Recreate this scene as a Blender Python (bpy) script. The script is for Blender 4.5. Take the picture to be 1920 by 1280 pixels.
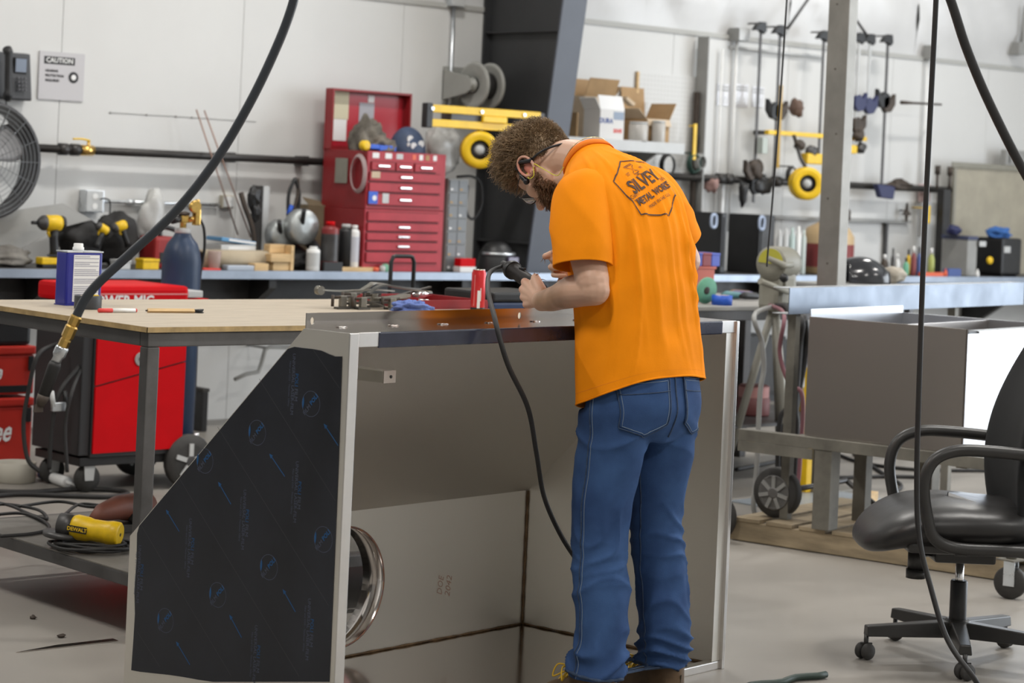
import bpy, bmesh, math, random
import numpy as np
from mathutils import Vector, Matrix, Euler
from mathutils.bvhtree import BVHTree
for o in list(bpy.data.objects): bpy.data.objects.remove(o)
scene = bpy.context.scene
COL = scene.collection
rng = random.Random(7)
PI = math.pi

# ---------------------------------------------------------------- camera
FPX = 4200.0; CAMH = 1.5; ROLL = math.atan(0.045); PX0, PY0 = 960.0, 338.0
_n = math.hypot(4740, 4200); CA = 4740/_n; CB = 4200/_n      # right=(CA,-CB), forward=(CB,CA)
cam_d = bpy.data.cameras.new('camera'); cam = bpy.data.objects.new('camera', cam_d); COL.objects.link(cam)
cam_d.sensor_width = 36.0; cam_d.sensor_fit = 'HORIZONTAL'
cam_d.lens = FPX/1920*36.0
cam_d.shift_y = -(640-PY0)/1920.0
cam_d.clip_end = 200
_R = Vector((CA, -CB, 0)); _Z = Vector((0, 0, 1)); _Fw = Vector((CB, CA, 0))
_r = _R*math.cos(ROLL)+_Z*math.sin(ROLL); _u = _Z*math.cos(ROLL)-_R*math.sin(ROLL)
M = Matrix((( _r.x, _u.x, -_Fw.x, 0), (_r.y, _u.y, -_Fw.y, 0), (_r.z, _u.z, -_Fw.z, CAMH), (0, 0, 0, 1)))
cam.matrix_world = M
cam_d.dof.use_dof = True; cam_d.dof.focus_distance = 6.5; cam_d.dof.aperture_fstop = 5.0
scene.camera = cam

# ---------------------------------------------------------------- world, lights, exposure
scene.view_settings.view_transform = 'Standard'; scene.view_settings.look = 'None'
scene.view_settings.gamma = 1.0; scene.view_settings.use_curve_mapping = False
scene.view_settings.exposure = 0.22
w = bpy.data.worlds.new('world'); scene.world = w; w.use_nodes = True
w.node_tree.nodes['Background'].inputs[0].default_value = (0.80, 0.90, 1.0, 1)
w.node_tree.nodes['Background'].inputs[1].default_value = 2.2
def area(name, loc, rot, sx, sy, power, col=(1, 1, 1), spread=PI):
    l = bpy.data.lights.new(name, 'AREA'); l.shape = 'RECTANGLE'; l.size = sx; l.size_y = sy
    l.energy = power; l.color = col; l.spread = spread
    o = bpy.data.objects.new(name, l); COL.objects.link(o); o.location = loc; o.rotation_euler = rot
    return o
# daylight entering through the open roll-up door in the right-hand end wall
DOOR_Y0, DOOR_Y1, DOOR_H, X1 = -1.5, 6.5, 4.5, 17.4
area('door_daylight', (X1-.05, (DOOR_Y0+DOOR_Y1)/2, DOOR_H/2), (math.radians(90), 0, math.radians(90)), DOOR_Y1-DOOR_Y0, DOOR_H, 430, (0.90, 0.95, 1.0))
LAMPS = [(x, y) for x in (1.5, 7.0, 12.5) for y in (-1.0, 4.0, 8.6)]
LAMP_POWER = 100

# ---------------------------------------------------------------- pixel <-> place
def ray(px, py):
    u = px-PX0; v = py-PY0; c, s = math.cos(ROLL), math.sin(ROLL)
    lat = (u*c+v*s)/FPX; dn = (-u*s+v*c)/FPX
    return Vector((CA*lat+CB, -CB*lat+CA, -dn))
CAMP = Vector((0, 0, CAMH))
def onz(px, py, z): r = ray(px, py); return CAMP+r*((z-CAMH)/r.z)
def onx(px, py, x): r = ray(px, py); return CAMP+r*(x/r.x)
def ony(px, py, y): r = ray(px, py); return CAMP+r*(y/r.y)
def ond(px, py, d): return CAMP+ray(px, py)*d

# ---------------------------------------------------------------- materials
MATS = {}
def mat(name, col, rough=0.5, metal=0.0, var=0.0, vscale=8.0, bump=0.0, bscale=40.0, stretch=None, col2=None, spec=0.5,
        trans=0.0, emit=0.0, alpha=1.0, rvar=0.0, sss=0.0, coat=0.0, detail=4.0, aniso=0.0, sheen=0.0):
    if name in MATS: return MATS[name]
    m = bpy.data.materials.new(name); m.use_nodes = True; nt = m.node_tree; N = nt.nodes; L = nt.links
    b = N['Principled BSDF']
    def sb(k, v):
        if k in b.inputs: b.inputs[k].default_value = v
    sb('Base Color', (*col, 1)); sb('Roughness', rough); sb('Metallic', metal); sb('Specular IOR Level', spec)
    sb('Transmission Weight', trans); sb('Alpha', alpha); sb('Coat Weight', coat); sb('Sheen Weight', sheen)
    if sss: sb('Subsurface Weight', sss); sb('Subsurface Radius', (1.0, 0.35, 0.2)); sb('Subsurface Scale', 0.008)
    if emit: sb('Emission Color', (*col, 1)); sb('Emission Strength', emit)
    if var or bump or col2 or rvar:
        tc = N.new('ShaderNodeTexCoord'); mp = N.new('ShaderNodeMapping'); L.new(tc.outputs['Object'], mp.inputs[0])
        if stretch: mp.inputs['Scale'].default_value = stretch
        if var or col2 or rvar:
            nz = N.new('ShaderNodeTexNoise'); nz.inputs['Scale'].default_value = vscale; nz.inputs['Detail'].default_value = detail
            nz.inputs['Roughness'].default_value = 0.6
            L.new(mp.outputs[0], nz.inputs['Vector'])
            cr = N.new('ShaderNodeValToRGB'); L.new(nz.outputs['Fac'], cr.inputs[0])
            cr.color_ramp.elements[0].position = 0.3; cr.color_ramp.elements[1].position = 0.7
            c2 = col2 if col2 else tuple(max(0, c*(1-var)) for c in col)
            c1 = col if col2 else tuple(min(1, c*(1+var)) for c in col)
            cr.color_ramp.elements[0].color = (*c2, 1); cr.color_ramp.elements[1].color = (*c1, 1)
            L.new(cr.outputs[0], b.inputs['Base Color'])
            if rvar:
                mr = N.new('ShaderNodeMapRange'); L.new(nz.outputs['Fac'], mr.inputs[0])
                mr.inputs[1].default_value = .3; mr.inputs[2].default_value = .7
                mr.inputs[3].default_value = max(0.02, rough-rvar); mr.inputs[4].default_value = min(1, rough+rvar)
                L.new(mr.outputs[0], b.inputs['Roughness'])
        if bump:
            n2 = N.new('ShaderNodeTexNoise'); n2.inputs['Scale'].default_value = bscale; n2.inputs['Detail'].default_value = 3
            L.new(mp.outputs[0], n2.inputs['Vector'])
            bp = N.new('ShaderNodeBump'); bp.inputs['Strength'].default_value = bump; bp.inputs['Distance'].default_value = 0.01
            L.new(n2.outputs['Fac'], bp.inputs['Height']); L.new(bp.outputs[0], b.inputs['Normal'])
    MATS[name] = m
    return m

# ---------------------------------------------------------------- mesh builder
class MB:
    def __init__(s): s.v = []; s.f = []; s.sm = []
    def add(s, vs, fs, smooth=False):
        n = len(s.v); s.v += [tuple(v) for v in vs]; s.f += [tuple(i+n for i in f) for f in fs]; s.sm += [smooth]*len(fs); return s
    def box(s, x0, x1, y0, y1, z0, z1, bev=0.0, M=None):
        if x0 > x1: x0, x1 = x1, x0
        if y0 > y1: y0, y1 = y1, y0
        if z0 > z1: z0, z1 = z1, z0
        if bev <= 0:
            vs = [(x, y, z) for z in (z0, z1) for y in (y0, y1) for x in (x0, x1)]
            fs = [(0, 2, 3, 1), (4, 5, 7, 6), (0, 1, 5, 4), (2, 6, 7, 3), (0, 4, 6, 2), (1, 3, 7, 5)]
        else:
            bm = bmesh.new(); bmesh.ops.create_cube(bm, size=1)
            for v in bm.verts: v.co = Vector(((x0+x1)/2+v.co.x*(x1-x0), (y0+y1)/2+v.co.y*(y1-y0), (z0+z1)/2+v.co.z*(z1-z0)))
            bev = min(bev, .49*min(x1-x0, y1-y0, z1-z0))
            bmesh.ops.bevel(bm, geom=bm.edges[:], offset=bev, segments=2, profile=.6, affect='EDGES')
            bm.verts.index_update(); vs = [v.co.copy() for v in bm.verts]; fs = [[v.index for v in f.verts] for f in bm.faces]; bm.free()
        if M is not None: vs = [M @ Vector(v) for v in vs]
        return s.add(vs, fs, False)
    def tube(s, pts, r, n=10, caps=True, closed=False, smooth=True):
        pts = [Vector(p) for p in pts]; k = len(pts)
        rs = r if isinstance(r, (list, tuple)) else [r]*k
        vs = []; prev = None
        for i, p in enumerate(pts):
            if closed: t = pts[(i+1) % k]-pts[i-1]
            else: t = pts[min(i+1, k-1)]-pts[max(i-1, 0)]
            if t.length < 1e-9: t = Vector((0, 0, 1))
            t.normalize()
            if prev is None:
                a = Vector((0, 0, 1)) if abs(t.z) < .9 else Vector((1, 0, 0)); prev = t.cross(a).normalized()
            else:
                prev = prev-t*prev.dot(t)
                if prev.length < 1e-6: prev = t.cross(Vector((0, 0, 1)))
                prev.normalize()
            b = t.cross(prev)
            for j in range(n):
                a = 2*PI*j/n; vs.append(p+(prev*math.cos(a)+b*math.sin(a))*rs[i])
        fs = []
        for i in range(k if closed else k-1):
            i2 = (i+1) % k
            for j in range(n): fs.append((i*n+j, i*n+(j+1) % n, i2*n+(j+1) % n, i2*n+j))
        base = len(s.v)
        s.add(vs, fs, smooth)
        if caps and not closed:
            s.f.append(tuple(base+j for j in reversed(range(n)))); s.sm.append(False)
            s.f.append(tuple(base+(k-1)*n+j for j in range(n))); s.sm.append(False)
        return s
    def cyl(s, p0, p1, r, r1=None, n=20, caps=True):
        return s.tube([p0, p1], [r, r if r1 is None else r1], n, caps)
    def lathe(s, prof, org=(0, 0, 0), axis=(0, 0, 1), n=28, smooth=True, caps=True):
        ax = Vector(axis).normalized(); a = Vector((1, 0, 0)) if abs(ax.x) < .9 else Vector((0, 1, 0))
        e1 = ax.cross(a).normalized(); e2 = ax.cross(e1); org = Vector(org)
        vs = []; k = len(prof)
        for (r, h) in prof:
            for j in range(n):
                t = 2*PI*j/n; vs.append(org+ax*h+(e1*math.cos(t)+e2*math.sin(t))*max(r, 1e-4))
        fs = [(i*n+j, i*n+(j+1) % n, (i+1)*n+(j+1) % n, (i+1)*n+j) for i in range(k-1) for j in range(n)]
        base = len(s.v); s.add(vs, fs, smooth)
        if caps:
            s.f.append(tuple(base+j for j in reversed(range(n)))); s.sm.append(False)
            s.f.append(tuple(base+(k-1)*n+j for j in range(n))); s.sm.append(False)
        return s
    def prism(s, poly, d, plane='yz', o=0.0):
        """extrude a 2d polygon by d along the remaining axis starting at o"""
        def P(a, b, c): return {'yz': (c, a, b), 'xz': (a, c, b), 'xy': (a, b, c)}[plane]
        k = len(poly); vs = [P(a, b, o) for a, b in poly]+[P(a, b, o+d) for a, b in poly]
        fs = [tuple(range(k)), tuple(range(2*k-1, k-1, -1))]+[(i, (i+1) % k, k+(i+1) % k, k+i) for i in range(k)]
        return s.add(vs, fs)
    def ball(s, c, rx, ry=None, rz=None, n=16, m=10, M=None, e=1.0):
        ry = rx if ry is None else ry; rz = rx if rz is None else rz; c = Vector(c); vs = []; sg = lambda q: math.copysign(abs(q)**e, q)
        for i in range(m+1):
            th = PI*i/m
            for j in range(n):
                ph = 2*PI*j/n
                p = Vector((rx*sg(math.sin(th))*sg(math.cos(ph)), ry*sg(math.sin(th))*sg(math.sin(ph)), rz*sg(math.cos(th))))
                if M is not None: p = M @ p
                vs.append(c+p)
        fs = [(i*n+j, (i+1)*n+j, (i+1)*n+(j+1) % n, i*n+(j+1) % n) for i in range(m) for j in range(n)]
        return s.add(vs, fs, True)
    def grid(s, P, closed_u=False, smooth=True):
        """P[i][j] points; i rows, j cols (closed_u closes j)"""
        k = len(P); n = len(P[0]); vs = [p for row in P for p in row]
        fs = [(i*n+j, i*n+(j+1) % n, (i+1)*n+(j+1) % n, (i+1)*n+j) for i in range(k-1) for j in range(n if closed_u else n-1)]
        return s.add(vs, fs, smooth)
    def xf(s, M): s.v = [tuple(M @ Vector(v)) for v in s.v]; return s
    def mesh(s, name):
        me = bpy.data.meshes.new(name); me.from_pydata([tuple(v) for v in s.v], [], s.f); me.polygons.foreach_set('use_smooth', s.sm)
        bm = bmesh.new(); bm.from_mesh(me); bmesh.ops.recalc_face_normals(bm, faces=bm.faces); bm.to_mesh(me); bm.free(); me.update(); return me
    def build(s, name, m, parent=None, world=True, bevel=0.0, solid=0.0, subsurf=0):
        """world=True: coordinates are world ones and are moved into the parent's frame"""
        if parent is not None and world:
            bas = lambda q: Matrix.LocRotScale(q.location, q.rotation_euler, q.scale)
            inv = bas(parent).inverted() if parent.parent is None else (bas(parent.parent) @ bas(parent)).inverted()
            s.xf(inv)
        off = None
        if parent is None:
            xs = [v[0] for v in s.v]; ys = [v[1] for v in s.v]; zs = [v[2] for v in s.v]
            off = Vector(((min(xs)+max(xs))/2, (min(ys)+max(ys))/2, min(zs)))
            s.xf(Matrix.Translation(-off))
        me = s.mesh(name); me.materials.append(m)
        o = bpy.data.objects.new(name, me); COL.objects.link(o)
        if parent is not None: o.parent = parent
        if off is not None: o.location = off
        if bevel:
            b = o.modifiers.new('bev', 'BEVEL'); b.width = bevel; b.segments = 2; b.limit_method = 'ANGLE'; b.angle_limit = math.radians(40)
        if solid:
            b = o.modifiers.new('sol', 'SOLIDIFY'); b.thickness = solid; b.offset = 0
        if subsurf:
            b = o.modifiers.new('sub', 'SUBSURF'); b.levels = subsurf; b.render_levels = subsurf
        return o
def tag(o, label, cat, group=None):
    o['label'] = label; o['category'] = cat
    if group: o['group'] = group
    return o
def struct(o): o['kind'] = 'structure'; return o
def thing(name, label, cat, loc, rotz=0.0, group=None):
    o = bpy.data.objects.new(name, None); COL.objects.link(o); o.empty_display_size = .1
    o.location = loc; o.rotation_euler = (0, 0, rotz)
    return tag(o, label, cat, group)
def dup(root, loc, rotz=None, label=None):
    r = root.copy(); COL.objects.link(r)
    rz = root.rotation_euler.z if rotz is None else rotz
    r.location = loc; r.rotation_euler = (0, 0, rz)
    if label: r['label'] = label
    for ch in list(root.children):
        c = ch.copy(); COL.objects.link(c); c.parent = r
        for g in ch.children:
            d = g.copy(); COL.objects.link(d); d.parent = c
    return r
def spline(pts, n=12):
    """Catmull-Rom through pts"""
    pts = [Vector(p) for p in pts]; P = [pts[0]*2-pts[1]]+pts+[pts[-1]*2-pts[-2]]; out = []
    for i in range(1, len(P)-2):
        for k in range(n):
            t = k/n; a, b, c, d = P[i-1], P[i], P[i+1], P[i+2]
            out.append(.5*((2*b)+(c-a)*t+(2*a-5*b+4*c-d)*t*t+(3*b-a-3*c+d)*t**3))
    out.append(pts[-1]); return out
def text_tris(txt, size=1.0, bold=0.0, space=1.0, align='CENTER', shear=0.0):
    c = bpy.data.curves.new('t', 'FONT'); c.body = txt; c.size = size; c.align_x = align; c.align_y = 'CENTER'; c.offset = bold; c.space_character = space
    c.shear = shear; c.resolution_u = 2; c.fill_mode = 'FRONT'
    o = bpy.data.objects.new('t', c); me = o.to_mesh()
    vs = [v.co.copy() for v in me.vertices]; fs = [tuple(p.vertices) for p in me.polygons]
    o.to_mesh_clear(); bpy.data.objects.remove(o); bpy.data.curves.remove(c)
    return vs, fs
def put_text(mb, txt, size, org, ex, ey, bold=0.0, sx=1.0, **k):
    """flat lettering with its local x along ex, y along ey"""
    vs, fs = text_tris(txt, size, bold, **k); org = Vector(org); ex = Vector(ex); ey = Vector(ey)
    return mb.add([org+ex*(v.x*sx)+ey*v.y for v in vs], fs)
# ================================================================ materials used in many places
M_wall = mat('white_wall_panel', (.63, .63, .62), .55, var=.03, vscale=1.3, bump=.05, bscale=6)
M_vinyl = mat('white_vinyl_insulation', (.64, .64, .64), .35, var=.04, vscale=2)
M_floor = mat('concrete_floor', (.27, .25, .225), .42, var=.17, vscale=.9, bump=.08, bscale=3, rvar=.12, detail=8)
M_steel = mat('brushed_stainless', (.82, .795, .74), .42, 1.0)
M_steelm = mat('polished_stainless', (.60, .56, .53), .13, 1.0)
M_steelf = mat('bright_stainless_edge', (.74, .72, .70), .3, 1.0, var=.04, vscale=10)
M_blackst = mat('black_steel', (.030, .029, .029), .45, .3, var=.3, vscale=9, rvar=.1)
M_dkst = mat('dark_mill_steel', (.085, .082, .082), .48, .55, var=.3, vscale=7, rvar=.12)
M_black = mat('black_plastic', (.012, .012, .013), .45, var=.2, vscale=20)
M_rub = mat('black_rubber', (.016, .015, .015), .6, var=.2, vscale=15)
M_grub = mat('worn_grey_rubber', (.035, .033, .031), .7, var=.3, vscale=12)
M_red = mat('red_enamel', (.58, .002, .006), .55, var=.06, vscale=5, spec=.12)
M_dred = mat('faded_dark_red_enamel', (.26, .014, .018), .42, var=.15, vscale=4)
M_cred = mat('faded_red_drawer_fronts', (.40, .036, .050), .42, var=.12, vscale=7, spec=.3)
M_yel = mat('yellow_paint', (.82, .52, .010), .4, var=.10, vscale=9)
M_yelp = mat('yellow_plastic', (.78, .50, .008), .42, var=.12, vscale=30)
M_blue = mat('blue_enamel', (.02, .035, .30), .35, var=.08, vscale=8)
M_navy = mat('navy_cylinder_paint', (.015, .036, .085), .42, var=.15, vscale=9)
M_grey = mat('grey_enamel', (.30, .30, .29), .45, var=.08, vscale=6)
M_lgrey = mat('light_grey_enamel', (.52, .53, .53), .45, var=.06, vscale=6)
M_ogrey = mat('olive_grey_enamel', (.25, .24, .20), .45, var=.10, vscale=6)
M_galv = mat('galvanised_steel', (.66, .69, .72), .32, .9, var=.10, vscale=14, rvar=.08)
M_chrome = mat('chrome', (.8, .8, .8), .15, 1.0)
M_brass = mat('brass', (.72, .47, .14), .28, 1.0, var=.15, vscale=40)
M_wood = mat('pale_lumber', (.62, .43, .22), .65, var=.18, vscale=6, stretch=(1, 8, 8))
M_owood = mat('old_grey_lumber', (.30, .235, .15), .75, var=.3, vscale=5, stretch=(6, 1, 6))
M_ply = mat('plywood_tabletop', (.45, .38, .29), .55, var=.14, vscale=5, stretch=(1, 5, 1), detail=8)
M_plye = mat('plywood_edge', (.36, .25, .11), .7, var=.35, vscale=14)
M_card = mat('brown_cardboard', (.42, .27, .135), .8, var=.10, vscale=8)
M_cardl = mat('pale_cardboard', (.58, .46, .33), .8, var=.10, vscale=8)
M_white = mat('white_plastic', (.80, .80, .79), .4, var=.03, vscale=10)
M_paper = mat('white_paper', (.78, .78, .78), .6)
M_ink = mat('black_ink', (.02, .02, .022), .6)
M_bink = mat('blue_ink', (.06, .10, .28), .6)
M_rink = mat('red_ink', (.65, .05, .04), .6)
M_dkblue = mat('dark_blue_plastic', (.02, .025, .09), .45)
M_bblue = mat('bright_blue_plastic', (.02, .10, .55), .45, var=.1, vscale=20)
M_orange = mat('orange_red_plastic', (.70, .12, .05), .45)
M_green = mat('green_abrasive', (.16, .42, .28), .7, var=.1, vscale=30)
M_brown = mat('dark_brown_steel', (.06, .045, .035), .6, .2, var=.3, vscale=20)

# ================================================================ the building
YW = 11.1            # face of the long wall behind the workbench
X0, Y0 = -7.0, -6.0
ZC = 5.8
SEAM = 2.60          # top of the wall panels
b = MB(); b.box(X0-.2, X1+.2, Y0-.2, YW+.4, -.1, 0); struct(b.build('floor', M_floor))
b = MB(); b.box(X0, X1, YW+.03, YW+.2, 0, ZC); wb = struct(b.build('wall_back', mat('wall_backing', (.25, .25, .25), .8)))
pw = 1.22
k = 0; x = X0
while x < X1-.01:
    xe = min(x+pw, X1)
    b = MB(); b.box(x+.0015, xe-.0015, YW, YW+.028, 0, SEAM, bev=.002); b.build('wall_panel', M_wall, wb)
    x = xe
# pleated white vinyl insulation above the panels: bays pulled in at the girts and diagonal sags
bay = 1.5
x = X0
def vin(xx, zz, ph):
    return .045+.035*math.sin(PI*((xx-X0) % bay)/bay)**.5 + .020*math.sin(9*(xx+zz*.9)+ph) + .012*math.sin(23*(xx+.7*zz)+2*ph)
while x < X1-.01:
    xe = min(x+bay, X1); P = []
    for i in range(33):
        zz = SEAM+(ZC-SEAM)*i/32
        P.append([(x+(xe-x)*j/24, YW+.02-vin(x+(xe-x)*j/24*.999, zz, x*3)*min(1, i/3), zz) for j in range(25)])
    b = MB(); b.grid(P); b.build('insulation_blanket', M_vinyl, wb)
    x = xe
b = MB(); b.box(X0, X1, YW-.012, YW+.03, SEAM-.012, SEAM+.02); o = struct(b.build('trim_1', mat('seam_trim', (.42, .42, .40), .6)))
b = MB(); b.box(X0-.2, X0, Y0, YW+.2, 0, ZC); struct(b.build('wall_left', mat('grey_side_wall', (.50, .49, .47), .7)))
b = MB(); b.box(X1, X1+.2, Y0, DOOR_Y0, 0, ZC); b.box(X1, X1+.2, DOOR_Y1, YW+.2, 0, ZC); b.box(X1, X1+.2, DOOR_Y0, DOOR_Y1, DOOR_H, ZC)
struct(b.build('wall_right', mat('pale_side_wall', (.6, .6, .58), .7)))
b = MB()
b.box(X0, X1, Y0-.2, Y0, 0, ZC)
struct(b.build('wall_front', mat('front_wall', (.65, .64, .62), .7)))
b = MB(); b.box(X0-.2, X1+.2, Y0-.2, YW+.2, ZC, ZC+.15); struct(b.build('ceiling', mat('ceiling_vinyl', (.62, .62, .61), .6)))
# linear high-bay lamps
M_led = mat('led_diffuser', (1, .985, .95), .5, emit=6.0)
for i, (lx, ly) in enumerate(LAMPS):
    t = thing('high_bay_lamp', 'white linear high bay lamp hung under the ceiling', 'lamp', (lx, ly, ZC-.45), 0, 'high bay lamps')
    b = MB(); b.box(lx-.65, lx+.65, ly-.17, ly+.17, ZC-.42, ZC-.36, bev=.01); b.build('housing', M_lgrey, t)
    b = MB(); b.box(lx-.62, lx+.62, ly-.14, ly+.14, ZC-.432, ZC-.42); b.build('diffuser', M_led, t)
    for s in (-.5, .5):
        b = MB(); b.cyl((lx+s, ly, ZC-.36), (lx+s, ly, ZC), .004, n=6); b.build('hanger', M_dkst, t)
    area('lamp_light', (lx, ly, ZC-.45), (0, 0, 0), 1.24, .28, LAMP_POWER, (1.0, .97, .92))

# tapered dark portal-frame column standing against the wall
def colx(px, py): return ony(px, py, YW).x
t = thing('frame_column', 'dark tapered steel building column standing against the white wall', 'column', (9.45, 10.7, 0))
XL = ony(905, 120, YW-.02).x
zb = 0.0; zt = ZC
def dep(z): return .40+.135*z        # depth of the column from the wall grows upwards
FW = .20
def slab(b, x0, x1, fy0, fy1):
    vs = []
    for z in (zb, zt):
        for (x, y) in ((x0, fy0(z)), (x1, fy0(z)), (x1, fy1(z)), (x0, fy1(z))): vs.append((x, y, z))
    b.add(vs, [(0, 3, 2, 1), (4, 5, 6, 7), (0, 1, 5, 4), (1, 2, 6, 5), (2, 3, 7, 6), (3, 0, 4, 7)])
M_col = mat('charcoal_column_paint', (.028, .029, .031), .5, var=.15, vscale=3)
M_colf = mat('lit_flange_paint', (.085, .095, .12), .45, var=.08, vscale=3)  # column colour lightened and blued to paint in the light on the inner flange
b = MB(); slab(b, XL, XL+FW, lambda z: YW-.022, lambda z: YW-.004); b.build('outer_flange', M_col, t)
b = MB(); slab(b, XL+FW/2-.05, XL+FW/2-.035, lambda z: YW-dep(z)+.005, lambda z: YW-.02); b.build('web', M_col, t)
b = MB(); slab(b, XL, XL+FW, lambda z: YW-dep(z)-.016, lambda z: YW-dep(z)); b.build('inner_flange', M_colf, t)
b = MB(); b.box(XL-.02, XL+FW+.02, YW-dep(0)-.05, YW-.002, 0, .02); b.build('base_plate', M_col, t)
for z in (1.1, 2.45):
    b = MB(); b.box(XL+.01, XL+FW/2-.05, YW-dep(z)+.002, YW-.022, z, z+.01); b.build('stiffener', M_col, t)
# ================================================================ stainless enclosure in front of the man
# built in its own frame: origin at the front right foot, turned 8 degrees from the wall
BX0, BX1, BY0, BY1, BZ = -1.728, 0.0, 0.0, .82, 1.091
BYT = .166; BZB = .461; TH = .003
ENC_ROT = math.radians(8)
enc = thing('steel_enclosure', 'open fronted stainless steel enclosure with slanted back and black filmed side', 'enclosure', (5.208, 4.785, 0), ENC_ROT)
EINV = (Matrix.Translation((5.208, 4.785, 0)) @ Matrix.Rotation(ENC_ROT, 4, 'Z')).inverted()
def _lr(px, py): return EINV @ CAMP, EINV.to_3x3() @ ray(px, py)
def lox(px, py, x): c, r = _lr(px, py); return c+r*((x-c.x)/r.x)
def loy(px, py, y): c, r = _lr(px, py); return c+r*((y-c.y)/r.y)
side = [(BY0, 0), (BY0, BZ), (BYT, BZ), (BY1, BZB), (BY1, 0)]
b = MB(); b.prism(side, TH, 'yz', BX0); sp = b.build('side_panel', M_steel, enc, world=False)
b = MB(); b.prism(side, TH, 'yz', BX1-TH); b.build('side_panel', M_steel, enc, world=False)
# top, slanted back, lower back with round opening, floor pan
b = MB(); b.box(BX0+TH, BX1-TH, BY0, BYT, BZ-TH, BZ); b.build('top_panel', M_steelm, enc, world=False)
sl = [(BYT, BZ), (BY1, BZB), (BY1-.004, BZB-.003), (BYT-.003, BZ-.004)]
b = MB(); b.prism(sl, BX1-BX0-2*TH, 'xz' if False else 'yz', BX0+TH); b.build('slanted_back_panel', M_steel, enc, world=False)
HC = loy(640, 1095, BY1-TH); HR = .205
HC = Vector((loy(718, 1085, BY1).x-.186, BY1, .225))
b = MB(); n = 48; ring = [(HC.x+HR*math.cos(2*PI*i/n), HC.z+HR*.94*math.sin(2*PI*i/n)) for i in range(n)]
HRz = .186; ring = [(HC.x+HRz*1.0*math.cos(2*PI*i/n), HC.z+HRz*math.sin(2*PI*i/n)) for i in range(n)]
def rectray(a):
    c, s = math.cos(a), math.sin(a); xa, xb, za, zb_ = BX0+TH-HC.x, BX1-TH-HC.x, -HC.z, BZB-HC.z
    t = min([q for q in ((xb/c if c > 1e-9 else 9e9), (xa/c if c < -1e-9 else 9e9), (zb_/s if s > 1e-9 else 9e9), (za/s if s < -1e-9 else 9e9))])
    return (HC.x+c*t, HC.z+s*t)
angs = sorted(set([2*PI*i/n for i in range(n)]+[math.atan2(z-HC.z, x-HC.x) % (2*PI) for x in (BX0+TH, BX1-TH) for z in (0, BZB)]))
P = []
for a in angs:
    ix, iz = HC.x+HRz*math.cos(a), HC.z+HRz*math.sin(a); ox, oz = rectray(a)
    P.append(((ix, iz), (ox, oz)))
k = len(P)
vs = []
for yy in (BY1-TH, BY1):
    for (i, o) in P: vs += [(i[0], yy, i[1]), (o[0], yy, o[1])]
fs = []
for q in range(k):
    q2 = (q+1) % k
    fs.append((2*q, 2*q+1, 2*q2+1, 2*q2)); fs.append((2*k+2*q, 2*k+2*q2, 2*k+2*q2+1, 2*k+2*q+1)); fs.append((2*q, 2*q2, 2*k+2*q2, 2*k+2*q))
b.add(vs, fs); b.build('lower_back_panel', M_steel, enc, world=False)
b = MB(); n = 56
P = []
for (r, y) in ((HRz, BY1-.004), (HRz, BY1+.085), (HRz-.003, BY1+.085), (HRz-.003, BY1-.004), (HRz, BY1-.004)):
    P.append([(HC.x+r*math.cos(2*PI*i/n), y, HC.z+r*math.sin(2*PI*i/n)) for i in range(n)])
b.grid(P, True); col = b.build('duct_collar', M_steelm, enc, world=False)
M_weld = mat('heat_tinted_weld', (.45, .22, .10), .35, .9, var=.5, vscale=60, col2=(.22, .16, .20))
M_seam = mat('brown_weld_heat_tint', (.15, .095, .050), .5, .5, var=.5, vscale=35)
b = MB(); b.tube([(HC.x+HRz*math.cos(2*PI*i/n), BY1-.0035, HC.z+HRz*math.sin(2*PI*i/n)) for i in range(n)], .0032, 6, closed=True); b.build('weld_bead', M_weld, col, world=False)
b = MB(); b.box(BX0+TH, BX1-TH, BY0+.002, BY1-TH, .001, .006); b.build('floor_panel', M_steelm, enc, world=False)
# weld seams inside: vertical corner, floor to back, floor to side, back to slant
bw = .0042; yb_ = BY1-TH-.0008
b = MB(); b.tube([(BX1-TH-.003, yb_-.002, .006+i*.02*(BZB-.01)/.4) for i in range(21)], [bw+.001*math.sin(i*2.1) for i in range(21)], 6); b.build('weld_seam', M_seam, enc, world=False)
b = MB(); b.tube([(BX0+.02+i*(BX1-BX0-.03)/60, yb_-.002, .009) for i in range(61)], [.0034+.0014*math.sin(i*1.7)*math.sin(i*.6) for i in range(61)], 6); b.build('weld_seam', M_seam, enc, world=False)
b = MB(); b.tube([(BX1-TH-.003, BY0+.06+i*(BY1-BY0-.07)/40, .009) for i in range(41)], [.0032+.001*math.sin(i*1.3) for i in range(41)], 6); b.build('weld_seam', M_seam, enc, world=False)
# front frame: returned flanges
fl = .032
b = MB(); b.box(BX0-.001, BX0+fl, BY0-.004, BY0+.0005, 0, BZ, bev=.0015); b.build('front_flange', M_steelf, enc, world=False)
b = MB(); b.box(BX1-.055, BX1-.012, BY0-.002, BY0+.001, .027, BZ-.037); b.build('inner_flange', M_steel, enc, world=False)
b = MB(); b.box(BX1-.014, BX1+.001, BY0-.012, BY0+.001, 0, BZ, bev=.0015); b.build('front_flange', M_steelf, enc, world=False)
b = MB(); b.box(BX0+fl, BX1-.013, BY0-.004, BY0+.03, 0.0, .026, bev=.003); b.build('bottom_flange', M_steelf, enc, world=False)
b = MB(); b.box(BX0+fl, BX0+fl+.075, BY0-.004, BY0+.002, BZ-.036, BZ+.001, bev=.001); b.build('corner_flange', M_steelf, enc, world=False)
b = MB(); b.box(BX1-.085, BX1-.012, BY0-.006, BY0+.002, BZ-.036, BZ+.001, bev=.001); b.build('corner_flange', M_steelf, enc, world=False)
M_film = mat('blue_black_film_on_flange', (.030, .034, .060), .22, .1, var=.25, vscale=10, coat=.5)
b = MB()
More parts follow.
